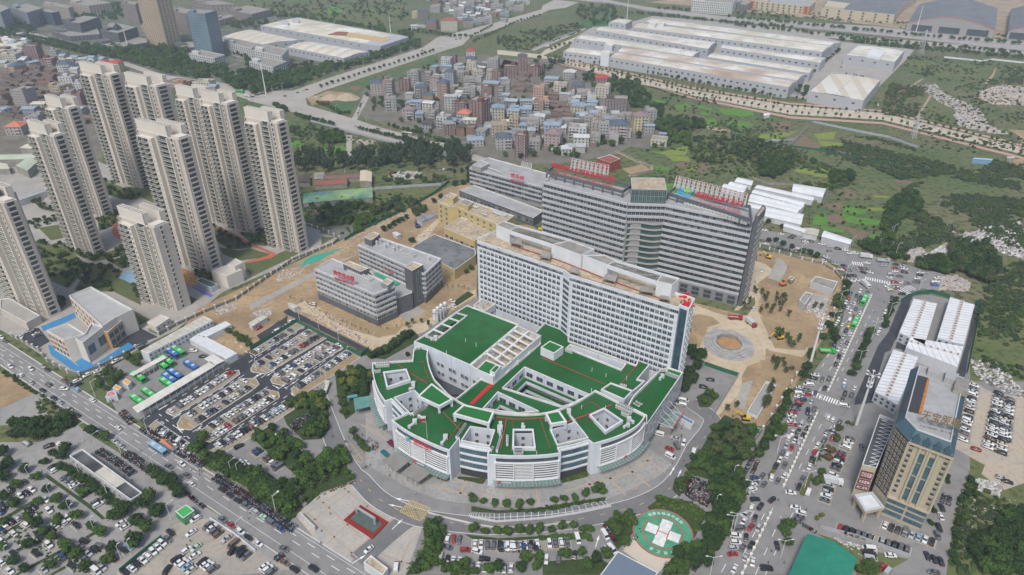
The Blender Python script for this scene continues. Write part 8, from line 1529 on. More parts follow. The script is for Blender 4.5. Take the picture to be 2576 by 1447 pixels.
cl('d2 860 378',-55,'on the ring road',col='light blue',kind='sedan');cl('d2 1060 1230',50,'at the plaza exit lane',col='white',kind='sedan');cl('d2 1300 1385',85,'beside the gate pavilion',col='white',kind='van');cl('d2 1752 1135 1855 1145',84,'in the short row left of the hedge');cl('d2 1805 1140',84,'in the short row left of the hedge',col='red');cl('d2 1745 1210 2010 1250',-12,'crossways in the lower lot');cl('d2 1910 1235',-5,'crossways in the lower lot',col='red',kind='suv');cr('d2 1965 1185 2560 1205',11,'in the front row under the trees, left half',90,.97);cr('d3 10 1210 640 1165',12,'in the front row under the trees, right half',90,.97);cl('d3 705 1140',-80,'at the right end of the front row',col='white',kind='van');cl('d3 945 1105',-65,'on the service lane near the helicopter pad',col='white',kind='van');cl('d3 1005 1230 950 1240',-60,'beside the slate blue hall roof');cl('d2 1690 1300 1750 1320 1800 1335 1855 1340 1910 1370 1965 1380 2020 1385 2080 1390 2140 1390 2200 1385 2250 1395 2310 1395 2365 1380 d3 60 1400 120 1400 5 1390 180 1380',86,'in the second row at the bottom');cl('d2 2075 1315',0,'driving between the two lower rows',col='black',kind='suv');cl('d3 430 1320 680 1280 540 1310',80,'half hidden by the bottom trees')
cl('d2 235 235 262 250 290 272 322 290 365 305 395 320 430 345 455 360 500 380',52,'in the right row of the garden car park',mark=1);cl('d2 65 355 92 378 158 418 185 435 218 460 240 488 262 508',52,'in the left row of the garden car park',mark=1);cl('d1 2110 455 2140 475 2160 500 2195 515 2215 540 2240 555 2290 570 2340 600 2370 625 2450 665',52,'under the fence trees of the garden car park');cl('d1 2105 325',45,'at the gate of the new car park',col='black');cl('c2 968 795',50,'on the lane left of the hospital',col='black',kind='sedan')
cl('h4 1790 265 1760 320 1475 690',-22,'at the ambulance yard',col='white',kind='van');cl('h4 1685 745',-30,'at the ambulance yard',col='silver');cl('h4 1790 800',65,'with its door open at the ambulance yard',col='white',kind='suv');cl('h4 1615 875',-28,'on the dark asphalt patch',col='red',kind='sedan');cl('h4 1700 840',-78,'on the dark asphalt patch',col='grey',kind='van');cl('h4 1620 970',-38,'at the corner of the dark asphalt patch',col='white',kind='van');cl('h4 1910 930',66,'on the lane beside the garden',col='white',kind='van');cl('c3 1872 905 1810 970',-18,'in the bays beside the green hoarding',col='black')
BV=55.5
cl('c4 1130 125 1195 135 1100 165 1135 178 1200 170 1045 145 1050 225 1080 235 1115 213 1005 225 990 262 970 295 1025 272 1095 280 1045 308 1130 315 1080 348 960 335 940 375 1040 375 975 418 920 410 905 450 1005 475',BV,'in the jam on the upper boulevard');cl('c4 1045 505 985 530 1015 575 965 585 905 600 985 650 940 638 900 635 915 770 855 895 798 905 818 980',BV,'on the boulevard above the zebra crossing');cl('c4 1030 190',BV,'in the boulevard jam',col='red');cl('c4 1030 425',BV,'beside the green bus',col='yellow',kind='sedan');cl('c4 945 700',BV,'on the boulevard',col='black',kind='pickup')
cl('c4 735 1025 780 1060 700 1100 725 1165 668 1190 690 1250 610 1295 660 1325 585 1370 622 1400 560 1430',BV,'queueing below the zebra crossing');cl('c4 735 865 715 890 700 925 600 975 580 1000 660 995 595 1025 590 1055 665 1035 620 1082 595 1103 575 1130 565 1160 530 1220 530 1250 525 1275 535 1300',-8,'parked crosswise on the left kerb of the boulevard',jit=8);cl('c4 675 950',-8,'parked crosswise at the boulevard kerb',col='white',kind='van');cl('c4 540 1190',-8,'parked crosswise at the boulevard kerb',col='red');cl('c4 850 1235 890 1255 950 1280 890 1365 832 1378',BV,'on the right lanes of the boulevard');cl('c4 940 1325',-30,'at the side road mouth',col='white',kind='sedan');cl('c4 885 1420',BV,'on the right lanes',col='red',kind='suv')
cl('c4 995 920 990 965 1080 978 995 1030 975 1080 1055 1040',BV,'on the right lane beside the dividing trees');cl('c4 990 1135',-18,'crossing at the side road',col='white',kind='van');cl('c4 1285 495 1300 465 1330 350 1350 310 1410 180',BV,'half hidden by kerb trees');cl('c4 1400 120 1453 100 1500 150 1565 155 1620 130 1700 125 1370 80',5,'at the mouth of the upper side road')
cl('d4 270 580 352 598 285 655 405 628 465 580 355 793 250 855 205 955 175 865 120 925 105 985 165 1035 232 1045 127 1125 95 1215 168 1195 120 1300 185 1340 25 1400',BV,'on the lower left boulevard lanes',jit=8);cl('d4 205 598',-5,'parked crosswise on the lower boulevard',col='dark blue');cl('d4 195 632 185 665 180 703 160 740 205 790 68 1045 35 1110 35 1170 15 1220',5,'parked crosswise on the lower boulevard',jit=14);cl('d4 10 1270',5,'parked crosswise on the lower boulevard',col='red');cl('d4 448 380 490 400 465 490 390 495 425 440 555 270 590 300 480 318 505 250 535 200 583 200 625 228 660 155 610 128 690 75',BV,'in the queue along the middle boulevard');cl('d4 530 335',BV,'in the middle boulevard queue',col='red',kind='sedan')
cl('d4 832 210 815 270 755 312 705 435 683 500 622 612 590 680 675 725',BV,'on the right lanes of the middle boulevard');cl('d4 730 372',BV,'on the right lanes',col='red',kind='suv');cl('d4 893 198',105,'on the right lanes',col='black',kind='sedan');cl('d4 518 730 560 860',-12,'turning across the lower boulevard',col='white',kind='sedan');cl('d4 608 910 595 945 570 975',-22,'parked crosswise near the brown paving');cl('d4 400 1200',78,'beside the boulevard strip',col='black');cl('d4 305 1400',0,'at the bottom of the boulevard',col='black',kind='van')
cr('d4 1050 245 990 345',4,'in the kerb row beside the beige building, top part',95,1);cr('d4 975 370 905 530',6,'in the kerb row beside the beige building, middle part',95,1);cr('d4 895 560 810 810',8,'in the kerb row beside the beige building, lower part',95,.9);cl('d4 1140 330',70,'alone on the forecourt of the beige building',col='grey');cr('d4 925 1035 1570 1240',12,'in the row along the pale hoarding',80,.95);cr('d4 1320 1010 1790 1175',8,'in the row at the foot of the beige building',80,.98);cl('d4 1845 860 1838 940 1820 1040 1808 1110',80,'on the lane behind the beige building');cl('d4 1720 1290 1780 1315 1838 1335',80,'at the bottom of the back lane',col='black');cl('d4 1205 1225',-12,'in the lower yard',col='white',kind='van');cl('d4 1208 1268',-12,'in the lower yard',col='black',kind='van');cl('d4 1220 1312',-12,'in the lower yard',col='silver',kind='van');cl('d4 1395 1283',-12,'in the lower yard',col='white',kind='sedan');cl('d4 1330 1385',35,'in the lower yard',col='red');cl('d4 1375 1420',45,'in the lower yard',col='silver',kind='van');cl('d4 1775 1430',-10,'at the bottom edge',col='grey')
cr('c4 2350 1010 2285 1447',13,'in the middle column of the right gravel lot, far half',85,.98);cr('d4 2310 20 2250 350',9,'in the middle column of the right gravel lot, near half',85,.95);cr('c4 2450 1060 2410 1447',12,'in the right column of the gravel lot, far half',85,.98);cr('d4 2405 30 2370 400',10,'in the right column of the gravel lot, near half',85,.95);cr('c4 2135 940 2085 1200',9,'in the column along the building wall, far half',85,.98);cr('c4 2080 1220 2030 1447',8,'in the column along the building wall, near half',85,.98);cl('d4 2150 350 2370 600 2425 635',-25,'scattered on the right gravel lot')
cl('b4 295 745 325 740 435 780 540 797 520 812 610 818 650 848 700 845 790 868 855 888 935 910 1000 922 1040 950 1085 948 860 930 275 840 300 865 370 885 430 905 490 920 575 915 570 935 635 915',-18,'on the road behind the grey tower',jit=5);cl('b4 835 985 830 1005 810 1018 910 1042 985 1058 960 1092 985 1090 1035 1100 1025 1148 1070 1145 1120 1188 1060 1190',-38,'queueing round the junction corner',jit=12);cl('b4 1190 1035 1330 1055 1175 1085 1440 1048 1510 1065 1520 1085 1437 1108 1520 1118 1405 1138 1480 1152',-12,'on the junction',jit=7);cl('b4 1220 1118 1130 1080 1160 1118 1095 1080 1390 1168',-55,'on the junction island',jit=8);cl('b4 1440 1080',-8,'on the junction',col='red');cl('b4 1655 1120 1655 1140 1700 1120 1635 1172 1625 1203 1810 1168 1800 1195 1790 1210 1435 1205 1425 1222 1505 1210 1540 1215 1455 1255 1700 1282 1630 1285 1500 1305 1560 1312',-8,'parked at the junction stub',jit=5);cl('b4 1785 1228',-8,'at the junction stub',col='blue',kind='pickup');cl('b4 1370 1240',80,'on the junction stub',col='white')
cl('a2 725 715 825 708 1530 452 1605 445 1690 425 1825 350 1860 345 1915 320 475 800 510 795 430 820 320 850 370 848 20 880 35 858',35,'on the far road');cl('a2 945 1120 1140 1140 1495 1215 1560 1230 1670 1262 1710 1272 1780 1300 1530 1190',-20,'on the far road below the village');cr('a2 1005 870 940 1050',13,'in the line on the farm lane',5,.8);cl('b2 1250 240 1283 238 1325 238 1355 238 1720 210 1745 210 1775 210 1820 208',70,'on the rubble car park');cl('b2 1520 795 1605 750',-15,'near the site sheds');cl('b2 1790 1370 1805 1420 c2 565 238',-20,'on the dirt lane beside the big green roof',col='white',kind='suv');cl('a4 965 595 945 610 1100 665 1120 668 1140 672 1160 675 1080 660 1010 650',70,'in the factory yard');cl('c3 2255 278 b4 265 1100',70,'in the sandy yard',col='white');cl('a4 1320 890 1290 930 1260 975 1530 360 2000 415',60,'behind the square factory hall');cl('a3 1090 60 1175 62 1640 150 580 40 a2 590 860 640 858',5,'on the far carriageway');cl('a3 870 730 345 1315',0,'inside the village')
cars.done();BAY.build('parking_bays',[m_lot,m_white],None,kind='structure')
big=Pool('bus','bus',60,'large vehicles','other_large_vehicles')
def bigv(s,ang,kind,col,lab,nm,ct):
 x,y=raw(s)[0];g=G(x,y);M=Matrix.Translation((g.x,g.y,.18))@Matrix.Rotation(math.radians(ang),4,'Z');big.add(VP[kind],M,lab,PAINT[col],nm,ct)
for s,lab in(('c1 1570 665','green bus parked at the back of the bus yard'),('c1 1475 755','green bus beside the short canopy, rear one'),('c1 1430 790','green bus beside the short canopy, front one'),('c1 1225 895','green bus nearest the orange roofed kiosks'),('c1 1480 955','green bus half under the long canopy beside blue buses'),('c1 1320 1045','green bus under the long canopy, second from the road'),('c1 1222 1105','green bus under the long canopy nearest the road')):bigv(s,-36,'bus','green',lab,'bus','bus')
for s,lab in(('c1 1520 685','blue coach beside the green bus at the back of the yard'),('c1 1690 800','blue bus under the long canopy near the square canopy'),('c1 1550 875','blue bus under the long canopy, right of a pair'),('c1 1500 910','blue bus under the long canopy, left of a pair')):bigv(s,-36,'bus','blue',lab,'bus','bus')
bigv('d1 1400 360',-33,'bus','light blue','blue and yellow bus driving on the main road past scooters','bus','bus');bigv('c4 1163 215',BV,'bus','green','green bus in the jam at the top of the boulevard','bus','bus');bigv('c4 1083 415',BV,'bus','green','green bus beside the yellow car on the boulevard','bus','bus');bigv('a1 2115 820',-20,'bus','green','green bus at the far junction beside the wood','bus','bus')
bigv('c4 1175 75',-80,'truck','white','white box truck in the jam near the junction','truck','truck');bigv('c4 840 660',-8,'dump','green','green tipper truck leaving the sandy yard','truck','truck');bigv('c3 2090 365',-8,'dump','red','red tipper truck in the sandy yard behind the white block','truck','truck');bigv('c3 2230 415',-70,'truck','red','white and red pump truck above the round terrace','truck','truck');bigv('b4 1180 985',-14,'truck','white','white tank truck on the junction zebra','truck','truck');bigv('b4 1330 1020',-10,'dump','silver','silver open truck at the junction wall','truck','truck');bigv('a3 445 420',40,'truck','red','red tractor with white tank trailer near the factory gate','truck','truck');bigv('a3 1900 860',-14,'truck','red','long red lorry on the dusty road','truck','truck');bigv('a1 2180 855',-20,'truck','white','white box lorry at the far junction','truck','truck');bigv('c2 683 985',90,'dump','cream','small flatbed truck carrying white pipes left of the hospital','truck','truck');bigv('d4 885 640',-15,'truck','white','white and blue box truck in the row beside the beige building','truck','truck');bigv('a2 1395 1192',-18,'bus','cream','cream bus on the far road below the village','bus','bus');bigv('a2 680 910',-10,'dump','red','red tipper truck in the sand yard by the far road','truck','truck')
big.done()
def excav(s,ang,col,lab,bucket=True):
 x,y=raw(s)[0];g=G(x,y);t=thing('excavator',lab,'excavator',(g.x,g.y,0));M=Matrix.Translation((g.x,g.y,.15))@Matrix.Rotation(math.radians(ang),4,'Z')
 part('tracks',MB().box(-1.8,1.8,-1.4,-.8,0,.9).box(-1.8,1.8,.8,1.4,0,.9).box(-1,1,-.8,.8,.4,.9).xf(M),m_tyre,t);part('upper_body',MB().box(-2,1.2,-1.3,1.3,.95,1.9).xf(M),PAINT[col],t);part('cabin',MB().box(0,1.3,.2,1.25,1.9,2.9).xf(M),g_car,t)
 part('arm',MB().bar((1,-.3,1.6),(3.6,-.3,4.2),.4,.5).bar((3.6,-.3,4.2),(5.4,-.3,1.6),.35,.4).xf(M),PAINT[col],t);part('bucket',MB().box(4.9,5.9,-.8,.2,.4,1.5).xf(M),m_frd,t)
excav('b4 325 985',150,'yellow','yellow excavator at the top of the sandy yard');excav('c3 2180 1245',170,'yellow','yellow loader below the basement ramp');excav('b2 1490 715',120,'dark blue','dark blue excavator beside the round fountain pit');excav('c4 420 535',190,'yellow','yellow excavator behind the slender trees');excav('b4 450 1225',20,'orange','small orange excavator beside the pump house');excav('b3 385 745',0,'yellow','yellow excavator at the foot of the grey tower');excav('a2 750 870',0,'yellow','yellow loader between the sand heaps')
for i,s in enumerate(('h1 872 360','h1 912 325','h1 955 290','h1 1002 265')):
 c=G(*raw(s)[0]);t=thing('gas_tank','white upright oxygen tank beside the roof trench wall, %s in its row'%('nearest','second','third','farthest')[i],'tank',(c.x,c.y,0));part('vessel',MB().cyl(c.x,c.y,.9,7.2,1.1,n=16).ball((c.x,c.y,7.2),1.1,.6,12),m_frw,t);part('blue_band',MB().cyl(c.x,c.y,5.2,5.8,1.13,n=16,cap=False),solid('band_blue',(.06,.2,.5)),t);part('tank_leg',MB().cyl(c.x,c.y,.1,.9,.5,n=8),m_steel,t)
for i,s in enumerate(('h1 905 375','h1 945 345','h1 980 315')):c=G(*raw(s)[0]);MB().cyl(c.x,c.y,.1,6.8,.7,n=8).build('vaporiser',m_duct,None,label='grey ribbed vaporiser column between the oxygen tanks',cat='vaporiser',group='vaporisers beside the tanks')
def mkscoot():
 b=MB();b.box(-.55,.35,-.14,.14,.35,.55,0);b.box(-.75,-.05,-.16,.16,.55,.78,0);b.box(.35,.55,-.18,.18,.3,1.0,0);b.box(-.7,0,-.14,.14,.78,.84,1);b.box(.38,.46,-.34,.34,1.0,1.06,1)
 for x in(-.6,.62):b.add([(x+.26*math.cos(k*1.047),y,.26+.26*math.sin(k*1.047))for y in(-.06,.06)for k in range(6)],[(k,(k+1)%6,6+(k+1)%6,6+k)for k in range(6)]+[tuple(range(5,-1,-1)),tuple(range(6,12))],1)
 return b.mesh('scooter',[PM,m_tyre])
msc=mkscoot();sco=Pool('scooter','scooter',290,'parked scooters','other_scooters')
def scoot(q,a,wh):c=R.choice(['black','black','grey','white','silver','red','dark blue','light blue','brown']);sco.add([('u',msc)],Matrix.Translation((q.x,q.y,.15))@Matrix.Rotation(a,4,'Z'),'%s scooter %s'%(c,wh),PAINT[c])
def srow(s,n,wh,rows=1,rel=90,gap=1.9):
 p=W(s)
 for r in range(rows):
  for i in range(n):
   t=(i+.5)/n*(len(p)-1);j=int(t);a,c=p[j],p[j+1];d=(c-a).normalized();q=a.lerp(c,t-j)+nrm(d)*gap*r
   if R.random()<.93:scoot(q+Vector((R.gauss(0,.12),R.gauss(0,.12))),math.atan2(d.y,d.x)+math.radians(rel+R.gauss(0,10)),wh)
srow('d1 850 365 1000 460 1160 580',48,'in the double line beside the long grey building',2);srow('d1 1080 390 1180 460 1300 540',36,'in the line along the main road kerb',2);srow('d1 1235 170 1400 280',26,'at the car park corner',2);srow('d1 1530 365 1790 500',40,'along the footpath below the car park',2);srow('d1 1870 600 2100 740 2330 900 2575 1070',130,'in the long line beside the hospital fence',2);srow('d1 1610 710 1800 860',34,'in the line near the green container');srow('c1 1050 1190 1150 1300',18,'at the bus yard entrance',2);srow('d1 2420 1290 2460 1330',6,'on the lower kerb',2)
for s in('d3 1640 740 1770 600','d3 1700 790 1810 630','d3 1760 810 1860 650','d3 1830 850 1910 670'):srow(s,24,'in the fenced scooter park above the helicopter pad',2)
P_=W('c2 370 1310 440 1230 550 1190 580 1330 450 1380');k=0
while k<110:
 q=Vector((R.uniform(min(p.x for p in P_),max(p.x for p in P_)),R.uniform(min(p.y for p in P_),max(p.y for p in P_))))
 if inside(q,P_):scoot(q,R.choice([.9,.95,2.5,-.6])+R.gauss(0,.1),'in the crowded tree ringed scooter park');k+=1
for s,n in(('c4 500 1040 420 1180 300 1400',60),('d4 290 240 190 400 90 600',60),('d3 2420 110 2300 330 2150 600',70),('d3 1880 1200 1720 1420',30),('d4 410 100 330 250',16),('d4 230 450 180 560',16)):srow(s,n,'along the boulevard footpath')
srow('d4 1870 740 1850 820',9,'behind the beige building',2);srow('d4 620 1010 740 1080',14,'on the red paving');srow('d3 940 1010 1050 1180',16,'beside the service lane');srow('d4 2040 700 2030 860',14,'at the weedy fence')
sco.done()
def mkperson():
 me=bpy.data.meshes.new('sk');V=[(0,0,.95),(0,0,1.2),(0,0,1.42),(0,0,1.52),(0,.02,1.68),(.1,0,.9),(.11,.03,.5),(.12,0,.08),(.12,.14,.05),(-.1,0,.9),(-.11,-.12,.52),(-.12,-.2,.1),(-.12,-.08,.05),(.2,0,1.38),(.27,-.04,1.1),(.27,.08,.88),(-.2,0,1.38),(-.27,.06,1.1),(-.26,.16,.9)]
 E=[(0,1),(1,2),(2,3),(3,4),(0,5),(5,6),(6,7),(7,8),(0,9),(9,10),(10,11),(11,12),(2,13),(13,14),(14,15),(2,16),(16,17),(17,18)]
 rad=[.15,.14,.15,.06,.11,.1,.07,.045,.04,.1,.07,.045,.04,.065,.05,.035,.065,.05,.035]
 me.from_pydata(V,E,[]);o=bpy.data.objects.new('sk',me);sc.collection.objects.link(o);md=o.modifiers.new('s','SKIN')
 for i,v in enumerate(me.skin_vertices[0].data):v.radius=(rad[i],rad[i]*.85)
 me.skin_vertices[0].data[0].use_root=True;o.modifiers.new('u','SUBSURF').levels=1
 r=bpy.data.meshes.new_from_object(o.evaluated_get(bpy.context.evaluated_depsgraph_get()));bpy.data.objects.remove(o)
 for m in(PM,solid('trousers',(.03,.03,.045),.9),solid('skin',(.42,.26,.18),.7),solid('hair',(.015,.013,.012),.8)):r.materials.append(m)
 for p in r.polygons:z=p.center.z;y=p.center.y;p.material_index=3 if z>1.70 or(z>1.6 and y<0)else 2 if z>1.50 else 1 if z<.92 and abs(p.center.x)<.2 else 2 if z<.95 else 0
 return r
mp=mkperson();ppl=Pool('person','person',290,'people on foot','other_people')
def people(s,wh,n=0):
 L=[G(x,y).to_2d()for x,y in raw(s)]
 if n:P=L;L=[];
 while n and len(L)<n:
  q=Vector((R.uniform(min(p.x for p in P),max(p.x for p in P)),R.uniform(min(p.y for p in P),max(p.y for p in P))))
  if inside(q,P):L.append(q)
 for q in L:c=R.choice(['black','black','grey','red','dark blue','white','light blue','brown']);ppl.add([('u',mp)],Matrix.Translation((q.x,q.y,.16))@Matrix.Rotation(R.uniform(0,6.28),4,'Z'),'person in %s top %s'%(c,wh),PAINT[c])
people('d2 1060 240 1150 300 1130 370 1060 350 1030 280','around the folding tents',26);people('d2 740 240 850 285 860 285 955 220 1000 225 880 245 720 920 640 1070 640 1180 1470 745 1240 585 1070 490 1000 520 1025 515 1035 505 1150 150 1190 180 1160 155 600 790','walking on the forecourt and plaza');people('d3 1250 1050 1260 1075 1220 1110 1230 1130 1215 1150 1180 1160 1170 1180 1160 1200 1120 1210 1110 1230 1195 1140 1150 1190 545 920 1640 450 1535 470 1620 240 1580 160','near the helicopter pad and yard');people('h4 1700 500 1800 560 1780 580 1640 660 1680 620 1760 620 1700 640 1760 700 1830 560 1710 520','queueing at the ambulance yard');people('d1 1690 530 1760 575 1640 690 1580 640 1570 650 1240 365 2190 960 2200 910 1680 1160 1650 1200 1780 550 1760 540','crossing the main road');people('d4 480 690 410 800 430 970 655 885 510 850 560 660 350 1250 320 1350 460 1350 520 1400','crossing the lower boulevard');people('c2 700 910 730 940 605 980 760 1055 735 1090 390 1390 410 1385','left of the hospital');people('d1 1030 570 1100 590 1170 630 1280 690 1290 710 1330 690 375 540 700 300 950 1100|'.replace('|',''),'beside the long grey building');people('c1 930 1060 1040 1060 1040 1110 930 1110','at the red roofed hut',12);people('c3 2270 50 2330 280 2310 300 1745 460 2250 1250 b4 205 1200 c4 270 250','in the sandy yard');people('b3 940 1220 960 1225 1010 1240 1140 1270','far off on the dirt');people('b4 615 850 1340 1385 1290 1270','on the boulevard junction')
ppl.done()
def lampmesh(h,arm=2.0,dbl=False):
 b=MB();b.cyl(0,0,0,h,.13,.07,6);l=MB()
 for s_ in((1,-1)if dbl else(1,)):b.bar((0,0,h-.3),(s_*arm,0,h+.5),.09,.09);l.box(min(s_*arm,s_*(arm+.9)),max(s_*arm,s_*(arm+.9)),-.18,.18,h+.42,h+.58)
 return[('pole',b.mesh('pole',m_steel)),('lamp_head',l.mesh('lamp_head',m_lamp))]
LP1=lampmesh(9);LP2=lampmesh(9.5,2.0,True);LPf=lampmesh(7,.6);lamps=Pool('street_lamp','street lamp',290,'street lamps','other_street_lamps')
def lp(s,pr,wh,ang=0):
 for x,y in raw(s):g=G(x,y);lamps.add(pr,Matrix.Translation((g.x,g.y,.15))@Matrix.Rotation(math.radians(ang),4,'Z'),'white %s street lamp %s'%('two armed' if pr is LP2 else 'slim',wh))
def lrow(s,n,pr,wh,ang=0):
 p=W(s)
 for i in range(n):t=i/max(1,n-1)*(len(p)-1);j=min(int(t),len(p)-2);q=p[j].lerp(p[j+1],t-j);lamps.add(pr,Matrix.Translation((q.x,q.y,.15))@Matrix.Rotation(math.radians(ang),4,'Z'),'white %s street lamp %s'%('two armed' if pr is LP2 else 'slim',wh))
lp('c1 60 790 840 1050 570 1190 d1 860 350 1065 370 1310 215 1370 550 1620 400 735 270 2050 590 2110 610',LP1,'along the main road',40);lp('d2 240 890 d1 2110 1125 2430 900 d1 1510 970',LP1,'at the lower main road',40);lp('d1 270 610 460 780 630 910 840 1070 660 960 90 1330 1070 1310 1160 1270 710 580 960 770',LPf,'in the lower left car park',60)
lp('d3 2460 370 2050 1080 1870 1447 2210 770',LP2,'in the yellow planting strip',0);lp('d4 400 380 730 490 640 690 20 1060 430 1300',LP2,'beside the lower boulevard',0);lp('c4 880 430 950 240 1380 350 1110 780 1240 520',LP2,'on the upper boulevard',0);lp('d3 2070 600 1915 860',LPf,'in the grove beside the scooter park');lp('b4 1000 1160 1440 970 1040 910 820 1060 600 980 370 950 1640 1300 1410 800',LP1,'around the junction',20);lp('c2 450 385 620 460 795 560 1105 600 875 720 640 880 435 1020 70 820 245 920 685 905 c1 1610 1300 1790 1420 2430 910 2260 820 2120 1000',LPf,'in the new car park',60)
lrow('a2 460 900 580 790 780 720 960 650 1130 600 1300 560 1560 470',7,LP1,'along the long far road',-35);lrow('a2 660 720 840 650 1010 600 1175 545 1340 470 1450 450',6,LP1,'on the far side of the long far road',-35);lrow('a2 770 1000 1110 1130 1350 1200 1870 1330 D 1180 405',6,LP1,'along the far road below the village',20);lrow('a3 700 600 970 640 1210 680 1410 720 1650 770 1890 830 2140 880 2400 920',9,LP1,'along the dusty road',0);lrow('a4 80 880 340 910 610 970 900 1010 1190 1060 1510 1120 1810 1190 2150 1260 2500 1320',9,LP1,'along the right end of the dusty road',0);lrow('a4 600 230 1000 290 1420 370 1900 410 2450 480',6,LP1,'in the tree belt avenue');lrow('a1 2200 830 2400 820 2490 800',3,LP1,'at the wood junction')
lamps.done()
def mast(sb,h,lab,heads=6):
 g=G(*raw(sb)[0]);t=thing('light_mast',lab,'light mast',(g.x,g.y,0));part('mast_pole',MB().cyl(g.x,g.y,0,h,.75,.32,12),m_frw,t);b=MB();l=MB()
 for k in range(heads):a=k*6.283/heads;e=(g.x+2.6*math.cos(a),g.y+2.6*math.sin(a),h+.5);b.bar((g.x,g.y,h-.4),e,.16,.16);l.box(e[0]-.45,e[0]+.45,e[1]-.45,e[1]+.45,h+.45,h+.8)
 part('lamp_arms',b,m_steel,t);part('lamp_heads',l,m_lamp,t);b=MB()
 for z in(h*.78,h*.86):b.cyl(g.x,g.y,z,z+.15,1.2,n=10);[b.box(g.x+1.1*math.cos(k)-.2,g.x+1.1*math.cos(k)+.2,g.y+1.1*math.sin(k)-.1,g.y+1.1*math.sin(k)+.1,z,z+2)for k in(0,2.1,4.2)]
 if heads==6:part('antenna_ring',b,m_steel,t)
mast('c4 1100 1290',28,'tall white light mast in front of the container camp');mast('c4 690 770',29,'tall white light mast among trees at the sandy yard edge');mast('a1 1130 430',30,'white mast beside the dark offices',3);mast('a1 2342 835',36,'white mast beside the road corner wood',3);mast('a2 1250 290',30,'white mast behind the far factory',3);mast('a3 1140 165',38,'thin mast at the rear corner of the factory',2);mast('a4 1615 310',44,'leaning pale mast before the arched hall',2)
def pylon(s,h,lab):
 g=G(*raw(s)[0]);t=thing('pylon',lab,'pylon',(g.x,g.y,0));b=MB();r=h*.09;C=[(g.x+a*r,g.y+e*r)for a,e in((1,1),(-1,1),(-1,-1),(1,-1))];top=[(g.x+a*.4,g.y+e*.4)for a,e in((1,1),(-1,1),(-1,-1),(1,-1))]
 L=lambda i,f:(C[i][0]*(1-f)+top[i][0]*f,C[i][1]*(1-f)+top[i][1]*f,h*f)
 for i in range(4):
  b.bar(L(i,0),L(i,1),.3,.3)
  for k in range(6):b.bar(L(i,k/6),L((i+1)%4,(k+1)/6),.16,.16);b.bar(L(i,(k+1)/6),L((i+1)%4,(k+1)/6),.14,.14)
 part('lattice_tower',b,m_duct,t);b=MB()
 for z,w_ in((h*.7,6),(h*.82,5),(h*.94,4)):b.bar((g.x-w_,g.y,z),(g.x+w_,g.y,z),.3,.3)
 part('cross_arms',b,m_duct,t)
pylon('a4 1660 480',34,'lattice pylon in the tree belt before the arched hall');pylon('a4 1595 1220',22,'small lattice pylon on the dusty road verge')
def pole(s,h,lab):
 g=G(*raw(s)[0]);t=thing('utility_pole',lab,'utility pole',(g.x,g.y,0),'utility poles');part('shaft',MB().cyl(g.x,g.y,0,h,.2,.14,6),m_conc,t);part('crossbar',MB().box(g.x-1.2,g.x+1.2,g.y-.08,g.y+.08,h-1,h-.8).box(g.x-.9,g.x+.9,g.y-.08,g.y+.08,h-2,h-1.85),m_conc,t)
for s,w_ in(('b4 1395 800','beside the vegetable gardens'),('b4 1885 740','on the scrub slope'),('b4 1900 760','on the scrub slope, nearer one'),('b4 1290 910','behind the junction wall'),('b4 1060 900','beside the white hall'),('b4 2390 1000','beside the rubble slope'),('b4 1815 550','alone in the middle of the scrub'),('a4 1505 770','beside the factory field wall'),('a4 1760 610','in the weedy plots'),('a4 1660 960','beside the field track'),('a4 2470 1220','at the far right field'),('a1 2490 820','at the wood corner')):pole(s,9,'grey concrete utility pole '+w_)
q0,q1,dd,nn=wallmats(*W('h3 600 730 830 840',16.2));t=thing('facade_sign','red lettering with blue emblem on the upper left louvred hospital front','sign',((q0+q1).x/2,(q0+q1).y/2,14))
put_text('福清市医院',2.1,m_red,upright((q0+q1)/2+nn*.5,15.6,-dd,nn),t,.12,'letters',wid=(q0-q1).length);put_text('FUQING CITY HOSPITAL',1.0,m_red,upright((q0+q1)/2+nn*.6,14.2,-dd,nn),t,.1,'small_letters',wid=(q0-q1).length*.95)
e=W('h3 535 700',16.2)[0]+nn*.5;b=MB()
for k in range(3):b.bar((e-dd*-1.2)[:]+(14.2+k*.8,),(e-dd*1.2)[:]+(14.4+k*.8,),.15,.4)
part('emblem_wave',b,solid('emblem_blue',(.05,.35,.65)),t);part('emblem_cross',MB().bar((e+nn*.2)[:]+(15.2,),(e+nn*.2)[:]+(16.6,),.2,.5).bar((e-dd*.7+nn*.22)[:]+(15.9,),(e+dd*.7+nn*.22)[:]+(15.9,),.2,.4),solid('emblem_green',(.25,.6,.08)),t)
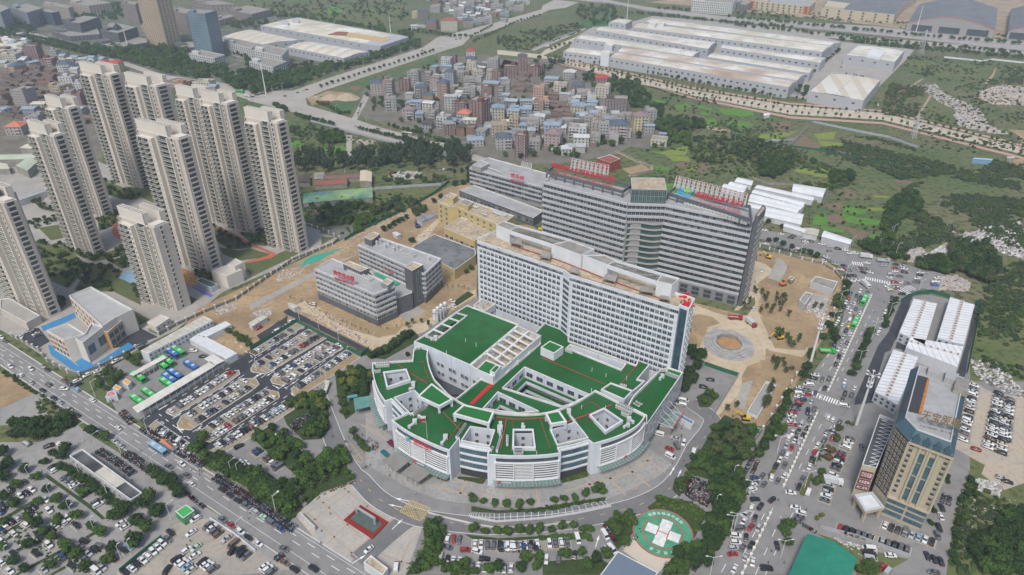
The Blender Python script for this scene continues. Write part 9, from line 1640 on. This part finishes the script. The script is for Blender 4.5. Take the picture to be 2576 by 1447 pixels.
for s,z,a_,b_,lab,h in(('h3 1625 1290 1835 1300',4.6,'儿科','PEDIATRIC CLINIC','red and white clinic name over the centre entrance',1.6),('h3 580 1010 745 1090',5.2,'门诊','OUTPATIENT','red and white name letters over the left entrance tents',1.8),('h4 1035 980 1125 920',4.6,'住院','INPATIENT','small red name letters over the right entrance canopy',1.2)):
 q0,q1,dd,nn=wallmats(*W(s,z));L=(q0-q1).length;t=thing('entrance_sign',lab,'sign',((q0+q1).x/2,(q0+q1).y/2,z-.5));put_text(a_,h,m_red,upright(q1 .lerp(q0,.2)+nn*.3,z+.6,-dd,nn),t,.15,'letters',wid=L*.36);put_text(b_,h*.6,m_white,upright(q1 .lerp(q0,.68)+nn*.3,z+.6,-dd,nn),t,.12,'small_letters',wid=L*.55)
c,d,n=ew_sign;t=thing('entrance_sign','red emergency name letters on the edge of the side wing canopy','sign',(c.x,c.y,6));put_text('急诊 EMERGENCY',1.8,m_red,upright(c+n*.2,7,-d,n),t,.15,'letters',wid=12)
for txt,ang0,ang1,rr,fl in(('福建省福清市医院',112,32,.81,1),('金汇救援',232,282,.80,1)):
 for i,ch in enumerate(txt):
  a=math.radians(ang0+(ang1-ang0)*i/(len(txt)-1));x,y=hc.x+HRad*rr*math.cos(a),hc.y+HRad*rr*math.sin(a);rot=a-math.pi/2
  put_text(ch,1.5,m_white,Matrix.Translation((x,y,.335))@Matrix.Rotation(rot,4,'Z'),heli,.004,'pad_character')
hz=MB().box(-2400,2400,-250,4200,-1.5,214).build('haze',None or[bpy.data.materials.new('haze')],None,kind='stuff')
hm_=hz.data.materials[0];hm_.use_nodes=True;n_=hm_.node_tree.nodes;n_.remove(n_['Principled BSDF']);pv=n_.new('ShaderNodeVolumePrincipled');pv.inputs['Color'].default_value=(.80,.91,1,1);pv.inputs['Density'].default_value=.00015
hm_.node_tree.links.new(pv.outputs[0],n_['Material Output'].inputs['Volume'])
def ordn(n):return '%d%s'%(n,'th' if 10<=n%100<=20 else{1:'st',2:'nd',3:'rd'}.get(n%10,'th'))
bpy.context.view_layer.update();by={}
for o in sc.objects:
 if o.parent is None and 'label' in o:by.setdefault(o['label'],[]).append(o)
for lab,L in by.items():
 if len(L)<2:continue
 def pxx(o):
  v=o.matrix_world.translation
  if v.length<.01 and o.type=='MESH':v=sum((Vector(c)for c in o.bound_box),Vector())/8
  return PX(v)[0]
 L.sort(key=pxx)
 for i,o in enumerate(L):o['label']='%s, %s from left'%(lab,ordn(i+1))if i else '%s, leftmost'%lab
